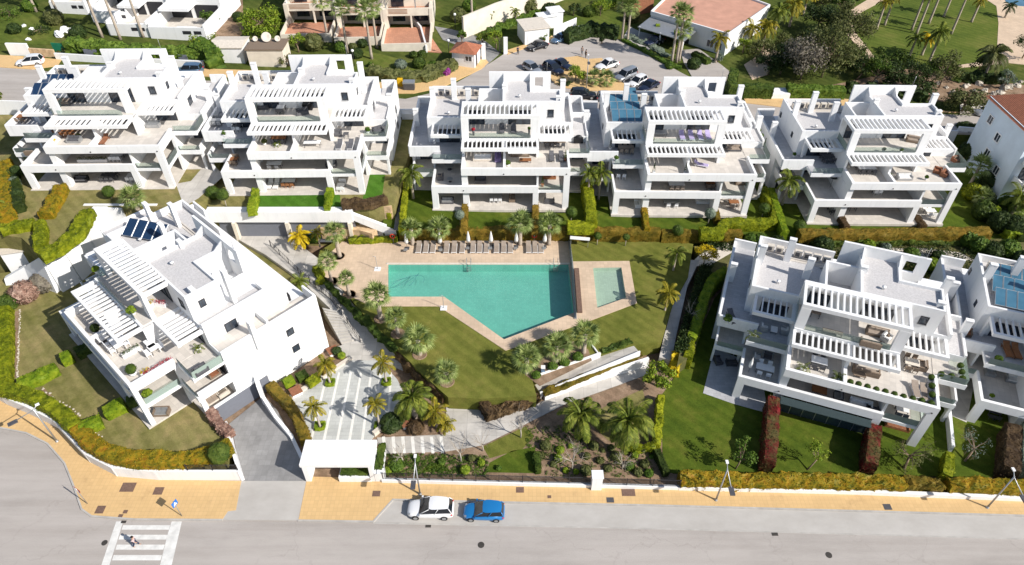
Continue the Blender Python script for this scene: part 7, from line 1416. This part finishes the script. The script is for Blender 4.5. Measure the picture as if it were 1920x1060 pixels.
# solar roof villa
for k, x in enumerate((1278, 1295, 1312, 1327)): vl('solar', (x, 259), 'F3', 'lilac_fabric', '%s of four lilac sun loungers' % ('first', 'second', 'third', 'fourth')[k])
table('solar', (1236, 256), 'F3', .9, .5, 'metal_grey', lab='low glass table'); dining('solar', (1173, 284), 'F2', 1.1, .45, 'taupe_fabric', 'taupe_fabric', 3, 'taupe dining table'); sofa('solar', (1374, 282), 'F2', 1.1, 'taupe_fabric', 'steel_dark', 0, 'curved dark sofa'); vl('solar', (1314, 312), 'F2', 'lilac_fabric', 'single lilac sun lounger', R(70))
dining('solar', (1163, 330), 'F1', .8, .45, 'metal_grey', 'white_paint', 2, 'grey left table'); dining('solar', (1267, 352), 'F1', 1.1, .45, 'white_paint', 'taupe_fabric', 3, 'white dining table'); dining('solar', (1258, 384), 'G', 1.1, .45, 'metal_grey', 'white_paint', 2, 'glass topped dining table'); sofa('solar', (1316, 380), 'G', .9, 'white_fabric', 'white_paint', 0, 'white bench sofa'); dining('solar', (1374, 386), 'G', .7, .4, 'teak', 'taupe_fabric', 2, 'wooden table'); sofa('solar', (1390, 345), 'F1', .9, 'taupe_fabric', 'wicker', 0, 'taupe wicker sofa')
for a, b_, k_, lb in (((1144, 281), 'F2', 'cone', 'slim cypress pot at the left wall'), ((1155, 302), 'F2', 'bush', 'leafy pot at the glass corner'), ((1225, 326), 'F2', 'cone', 'dark cypress pot left of the divider'), ((1284, 326), 'F2', 'cone', 'dark cypress pot right of the divider'), ((1222, 268), 'F3', 'bush', 'pale succulent pot at the left corner'), ((1349, 268), 'F3', 'bush', 'grassy pot at the right corner'), ((1421, 252), 'F2', 'ball', 'upper white pot beside the side glass'), ((1426, 262), 'F2', 'ball', 'middle white pot beside the side glass'), ((1431, 280), 'F2', 'cone', 'dark green pot beside the side glass')): pot('solar', a, b_, k_, lb, .32, mat='leaf_dark' if k_ == 'cone' else 'leaf_green')
# right end villa
sofa('right', (1711, 266), 'F3', .9, 'taupe_fabric', 'wicker', R(-20), 'brown wicker sofa'); dining('right', (1550, 300), 'F2', .9, .5, 'steel_dark', 'steel_dark', 3, 'dark dining table'); dining('right', (1622, 322), 'F2', 1.2, .45, 'white_paint', 'steel_dark', 3, 'white dining table'); sofa('right', (1770, 330), 'F2', .6, 'rust_wood', 'rust_wood', R(40), 'brown bucket seat'); sofa('right', (1756, 324), 'F2', .5, 'rust_wood', 'rust_wood', R(-30), 'second brown bucket seat'); sofa('right', (1793, 303), 'F2', .7, 'wicker', 'rust_wood', R(20), 'large brown pod seat')
sofa('right', (1694, 336), 'F2', 1.0, 'white_fabric', 'metal_grey', 0, 'low white bench'); dining('right', (1741, 402), 'G', .7, .4, 'white_paint', 'white_paint', 2, 'white table'); vl('right', (1745, 352), 'F1', 'white_fabric', 'white deck chair', R(-60)); table('right', (1597, 395), 'G', .5, .3, 'taupe_fabric', lab='small beige table')
for a, b_, k_, lb in (((1666, 334), 'F2', 'bush', 'green pot at the dividing wall'), ((1735, 338), 'F2', 'bush', 'dark pot near the front edge'), ((1655, 286), 'F3', 'bush', 'tiny plant left behind the glass'), ((1688, 287), 'F3', 'bush', 'tiny plant right behind the glass'), ((1488, 295), 'F2', 'bush', 'pale pot at the left parapet'), ((1485, 268), 'F2', 'bush', 'terracotta pot on the left walkway')): pot('right', a, b_, k_, lb, .26, 'terracotta_pot' if 'terra' in lb else 'white_render')
p = at('right', (1556, 352), 'F1'); t_ = thing('parasol', 'closed black parasol on the lower terrace of the right end villa', 'parasol', p); MB().tube([(0, 0, 0), (0, 0, 2.2)], .03, 8).build('pole', 'steel_dark', t_); MB().lathe([(.55, 1.7), (.3, 2.0), (.03, 2.2)], n=8).build('canopy', 'black_plastic', t_)
# villa above the turf
sofa('turf', (490, 204), 'F3', 1.0, 'grey_fabric', 'steel_dark', 0, 'dark grey sofa'); dining('turf', (528, 209), 'F3', .5, .5, 'white_paint', 'steel_dark', 2, 'white round table'); bbq('turf', (578, 206), 'F3', 'black barbecue'); sofa('turf', (568, 214), 'F3', .8, 'grey_fabric', 'grey_fabric', R(20), 'covered grey seat'); dining('turf', (524, 266), 'F2', 1.0, .45, 'teak', 'steel_dark', 3, 'dark dining table')
table('turf', (587, 275), 'F2', 1.1, .4, 'white_paint', lab='long white table'); vl('turf', (637, 276), 'F2', 'grey_fabric', 'left grey sun lounger'); vl('turf', (658, 276), 'F2', 'grey_fabric', 'right grey sun lounger'); sofa('turf', (633, 254), 'F2', .6, 'grey_fabric', 'steel_dark', 0, 'dark armchair'); table('turf', (650, 259), 'F2', .35, .35, 'steel_dark', lab='small dark table'); sofa('turf', (709, 248), 'F2', .7, 'grey_fabric', 'steel_dark', R(30), 'slate lounge chair')
dining('turf', (516, 314), 'F1', 1.0, .4, 'white_paint', 'metal_grey', 2, 'white folding table'); dining('turf', (543, 346), 'G', .9, .45, 'white_paint', 'teak', 3, 'white dining table'); vl('turf', (507, 349), 'G', 'white_fabric', 'left white sun lounger'); vl('turf', (519, 349), 'G', 'white_fabric', 'right white sun lounger'); dining('turf', (641, 353), 'G', .5, .5, 'metal_grey', 'white_paint', 2, 'small garden table'); dining('turf', (407, 233), 'F2', .9, .4, 'metal_grey', 'metal_grey', 3, 'grey glass table'); dining('turf', (447, 243), 'F2', .6, .4, 'steel_dark', 'white_paint', 2, 'small black table')
for a, b_, k_, lb in (((497, 272), 'F2', 'bush', 'olive bushy pot'), ((520, 274), 'F2', 'palm', 'grassy pot by the parapet'), ((481, 266), 'F2', 'cone', 'narrow pot near the wall'), ((422, 256), 'F2', 'bush', 'white double pot at the glass'), ((690, 250), 'F2', 'bush', 'row of green leaves')): pot('turf', a, b_, k_, lb, .38, mat='leaf_olive' if 'olive' in lb else 'leaf_green')
# far left villa
sofa('far_left', (118, 196), 'F3', 1.2, 'taupe_fabric', 'grey_fabric', 0, 'covered grey sofa'); vl('far_left', (184, 266), 'F2', 'rust_wood', 'left red brown deck chair', fr='rust_wood'); vl('far_left', (197, 266), 'F2', 'rust_wood', 'right red brown deck chair', fr='rust_wood'); sofa('far_left', (141, 266), 'F2', .9, 'grey_fabric', 'metal_grey', 0, 'metal bench'); dining('far_left', (132, 252), 'F2', 1.0, .45, 'teak', 'teak', 3, 'brown dining table')
dining('far_left', (45, 226), 'F2', .9, .45, 'teak', 'wicker', 2, 'round brown table'); sofa('far_left', (289, 238), 'F2', .9, 'metal_grey', 'metal_grey', 0, 'piece of furniture under a pale cover'); sofa('far_left', (154, 340), 'G', .9, 'grey_fabric', 'black_plastic', 0, 'dark bench'); dining('far_left', (207, 336), 'G', 1.0, .4, 'steel_dark', 'steel_dark', 3, 'dark dining table'); trough('far_left', (175, 304), 'F1', 2.0, 'long trough of straw coloured plants', 'leaf_olive'); dining('far_left', (222, 298), 'F1', .8, .4, 'white_paint', 'white_paint', 3, 'white table')
for a, b_, k_, lb in (((102, 270), 'F2', 'bush', 'pot with orange leaves'), ((150, 262), 'F2', 'bush', 'tawny bushy pot beside the bench'), ((102, 250), 'F2', 'cone', 'slim dark pot')): pot('far_left', a, b_, k_, lb, .35, 'terracotta_pot', mat='leaf_yellow' if 'orange' in lb else 'leaf_olive')
# lower left villa
dining('front_left', (221, 650), 'F2', 1.0, .45, 'white_paint', 'white_paint', 3, 'white slatted dining table'); sofa('front_left', (195, 638), 'F2', .7, 'white_fabric', 'steel_dark', R(90), 'white armchair'); table('front_left', (285, 652), 'F2', .7, .4, 'white_paint', lab='second white table'); dining('front_left', (290, 660), 'F2', .5, .4, 'white_paint', 'white_paint', 2, 'pale table')
pot('front_left', (251, 703), 'F2', 'ball', 'large round clipped bush in white pot', .55, 'white_render', .45, 'hedge_green'); pot('front_left', (184, 626), 'F2', 'ball', 'round bush in a big white pot', .5, 'white_render', .5, 'hedge_dark'); pot('front_left', (373, 657), 'F2', 'palm', 'palm in a white pot', .4); trough('front_left', (247, 663), 'F2', .9, 'white trough of clipped green', 'hedge_green', R(90)); trough('front_left', (300, 693), 'F2', 1.5, 'long trough with red flowers', 'flower_red', R(90)); trough('front_left', (275, 703), 'F2', .5, 'short trough with yellow leaves', 'leaf_yellow', R(90))
trough('front_left', (283, 578), 'F3', .7, 'trough of yellow leaves behind the pergola', 'leaf_yellow', R(-60)); trough('front_left', (303, 574), 'F3', .6, 'trough of red flowers behind the pergola', 'flower_red', R(30)); pot('front_left', (250, 590), 'F3', 'bush', 'bushy green pot at the glass corner', .5, mat='leaf_bright'); pot('front_left', (183, 512), 'F3', 'bush', 'yellow green pot under the left pergola', .4, mat='leaf_bright'); sofa('front_left', (378, 698), 'F2', .7, 'grey_fabric', 'steel_dark', R(90), 'dark grill bench'); bbq('front_left', (534, 566), 'R', 'black covered barbecue', R(80))
sofa('front_left', (400, 752), 'G', .8, 'taupe_fabric', 'coping', R(90), 'beige cushioned sofa'); sofa('front_left', (420, 742), 'G', .6, 'taupe_fabric', 'coping', R(-90), 'beige cushioned armchair'); sofa('front_left', (305, 776), 'G', .8, 'metal_grey', 'wicker', R(45), 'round netted daybed'); pot('front_left', (280, 745), 'F1', 'bush', 'bright yellow green pot', .5, mat='leaf_bright'); sofa('front_left', (402, 704), 'F1', .6, 'rust_wood', 'wicker', R(90), 'brown chair on the side balcony'); table('front_left', (250, 518), 'F3', .9, .45, 'white_paint', lab='white table under the slats')
# lower right villa
BX = [(1594.5, 716), (1610, 720), (1626.5, 725), (1643, 730), (1660, 734), (1677, 739), (1694, 743.5), (1711.5, 747.5), (1728.5, 751), (1746, 756), (1748, 739.6), (1748, 723), (1747, 707), (1765, 701), (1784, 705), (1805, 709), (1804, 697), (1801.5, 685)]
OR = ('first', 'second', 'third', 'fourth', 'fifth', 'sixth', 'seventh', 'eighth', 'ninth')
for k, (x, y) in enumerate(BX):
    z = V['front_right'].location.z+K*5.93+.75; q = site(x, y, z); lb = ('%s from the left of the ball bushes along the front parapet' % OR[k] if k < 9 else '%s from the front of the ball bushes along the side parapet' % OR[k-9] if k < 13 else '%s ball bush on the right wing terrace' % OR[k-13])
    t_ = thing('potted_plant', lb, 'potted plant', (q.x, q.y, z-.745), 0, 'clipped ball bushes in white pots'); MB().lathe([(0, 0), (.2, 0), (.31, .42), (.27, .42), (.25, .38), (0, .38)], n=6, smooth=False).build('pot', 'white_paint', t_); blob_mesh('foliage', .33, 'hedge_green', .07, 150, k, 1, t_, (0, 0, .72), rough=.03)
v = 'front_right'
sofa(v, (1643, 628), 'F3', 1.1, 'taupe_fabric', 'wicker', 0, 'taupe rattan sofa'); sofa(v, (1630, 648), 'F3', 1.0, 'taupe_fabric', 'wicker', R(180), 'taupe rattan sofa facing back'); table(v, (1559, 627), 'F3', 1.0, .25, 'taupe_fabric', lab='long brown bench', h=.45); table(v, (1527, 594), 'F3', .5, .3, 'wicker', lab='small dark brown table'); sofa(v, (1660, 637), 'F3', .5, 'white_fabric', 'metal_grey', R(60), 'white hanging chair')
sofa(v, (1431, 618), 'F2', .45, 'white_fabric', 'metal_grey', R(90), 'left white garden chair'); table(v, (1450, 622), 'F2', .35, .45, 'white_paint', lab='white coffee table', h=.4); sofa(v, (1470, 624), 'F2', .45, 'white_fabric', 'metal_grey', R(-90), 'right white garden chair'); vl(v, (1372, 598), 'F2', 'grey_fabric', 'dark folding sun lounger', R(30), fr='steel_dark')
dining(v, (1432, 697), 'F1', .95, .45, 'white_paint', 'white_paint', 2, 'white dining table'); p = at(v, (1403, 698), 'F1'); t_ = thing('parasol', 'closed white parasol on the lower terrace of the lower right villa', 'parasol', p); MB().tube([(0, 0, 0), (0, 0, 2.4)], .03, 8).build('pole', 'metal_grey', t_); MB().lathe([(.03, .8), (.2, .9), (.2, 1.3), (.1, 2.0), (.02, 2.35)], n=10).build('canopy', 'white_fabric', t_)
sofa(v, (1417, 675), 'F1', .6, 'white_fabric', 'metal_grey', R(90), 'white slatted chair'); sofa(v, (1438, 672), 'F1', .6, 'grey_fabric', 'metal_grey', 0, 'grey sofa by the doors'); dining(v, (1533, 684), 'F2', .8, .5, 'white_paint', 'steel_dark', 2, 'pale square table'); sofa(v, (1622, 700), 'F2', 1.3, 'taupe_fabric', 'wicker', R(180), 'long taupe sofa'); table(v, (1610, 706), 'F2', .6, .35, 'wicker', lab='dark coffee table', h=.4)
vl(v, (1715, 735), 'F2', 'taupe_fabric', 'left taupe sun lounger', R(10)); vl(v, (1731, 740), 'F2', 'taupe_fabric', 'right taupe sun lounger', R(10)); dining(v, (1706, 687), 'F2', .7, .5, 'coping', 'wicker', 2, 'cane table'); sofa(v, (1727, 690), 'F2', .6, 'taupe_fabric', 'wicker', R(-90), 'cane armchair')
table(v, (1534, 736), 'F1', .75, .5, 'teak', lab='wooden table on a brown rug', h=.5); sofa(v, (1612, 762), 'F1', 1.1, 'white_fabric', 'white_paint', 0, 'white slatted bench'); sofa(v, (1633, 772), 'F1', .6, 'grey_fabric', 'steel_dark', R(180), 'dark low chair'); dining(v, (1688, 774), 'F1', .6, .4, 'white_paint', 'grey_fabric', 2, 'white side table'); sofa(v, (1680, 802), 'G', 1.2, 'rust_wood', 'teak', 0, 'orange brown sofa'); sofa(v, (1345, 680), 'G', .6, 'grey_fabric', 'steel_dark', R(120), 'left grey lounge chair'); sofa(v, (1370, 684), 'G', .6, 'grey_fabric', 'steel_dark', R(200), 'right grey lounge chair')
for a, b_, k_, lb in (((1411, 634), 'F2', 'palm', 'spiky potted plant at the glass corner'), ((1505, 694), 'F2', 'palm', 'wide leafy plant'), ((1569, 712), 'F2', 'palm', 'yellow green plant at the dividing wall'), ((1363, 604), 'F2', 'bush', 'green pot at the walkway parapet')): pot(v, a, b_, k_, lb, .5)
vr = V[v]; g = MB().box(4.9, 14.2, -.12, -.08, .1, 2.62, eps=False).box(4.88, 14.2, -1.2, -.1, 2.6, 2.64, eps=False).build('glass_enclosure', 'roof_glass', vr)
m = MB()
for k in range(8): m.box(4.9+k*1.32, 4.96+k*1.32, -.16, -.06, .0, 2.62)
m.build('glazing_bars', 'metal_grey', vr); bx('enclosure_edge', 'coping', vr, 4.9, 14.3, -.6, -.15, -.1, .08)
# edge villa
v = 'edge'
vl(v, (1887, 660), 'F2', 'teak', 'left brown sun lounger', R(10), fr='teak'); vl(v, (1903, 663), 'F2', 'teak', 'right brown sun lounger', R(10), fr='teak'); pot(v, (1868, 680), 'F2', 'bush', 'terracotta pot of spiky leaves', .4, 'terracotta_pot'); sofa(v, (1854, 702), 'F1', .5, 'metal_grey', 'metal_grey', 0, 'pale metal chair'); sofa(v, (1895, 714), 'F1', .6, 'white_fabric', 'metal_grey', 0, 'white slatted bench'); dining(v, (1860, 778), 'G', .6, .4, 'steel_dark', 'steel_dark', 2, 'dark table'); pot(v, (1856, 748), 'F1', 'bush', 'small yellow pot at the front edge', .25, mat='leaf_bright')
pot(v, (1885, 515+12), 'F2', 'bush', 'reddish plant on the back walkway', .35, 'terracotta_pot', .3, 'flower_red'); sofa(v, (1812, 628), 'F2', .4, 'rust_wood', 'wicker', 0, 'small brown chair on the walkway')
# awning rolled out under the lower pergola of the villa behind the parasols
vr = V['pool']; bx('awning', 'white_fabric', vr, 10.8, 15.0, 1.55, 3.4, 8.25, 8.3); bx('awning', 'white_fabric', vr, 15.2, 19.7, 4.6, 5.6, 8.35, 8.4)

m = MB()
for k in range(13): m.box(-2.6, 19.0, 8.4, 8.42, 0, 0) if 0 else None
# hanging glass, blinds and cushions differ from villa to villa: a few extra pieces so no two terraces match
EX = [('pool', (1005, 262), 'F2', 'sofa'), ('pool', (960, 375), 'G', 'sofa'), ('pool', (1030, 380), 'G', 'sofa'), ('solar', (1195, 386), 'G', 'sofa'), ('solar', (1330, 350), 'F1', 'table'), ('right', (1560, 396), 'G', 'table'), ('right', (1640, 360), 'F1', 'table'), ('turf', (440, 306), 'F1', 'table'), ('turf', (622, 312), 'F1', 'sofa'), ('far_left', (250, 336), 'G', 'table'), ('far_left', (60, 290), 'F1', 'sofa'), ('front_right', (1570, 748), 'F1', 'sofa'), ('front_right', (1385, 660), 'G', 'table')]
for k, (v, px, lv, kd) in enumerate(EX):
    if kd == 'sofa': sofa(v, px, lv, .7, ('white_fabric', 'taupe_fabric', 'metal_grey')[k % 3], ('white_paint', 'wicker', 'steel_dark')[k % 3], R(90*(k % 4)), '%s outdoor seat by the %s' % (('white', 'taupe', 'grey')[k % 3], ('wall', 'doors', 'parapet', 'pillar')[k % 4]))
    else: dining(v, px, lv, .6, .4, ('white_paint', 'teak', 'metal_grey')[k % 3], ('white_paint', 'wicker', 'steel_dark')[k % 3], 2, '%s bistro table' % ('white', 'brown', 'grey')[k % 3])
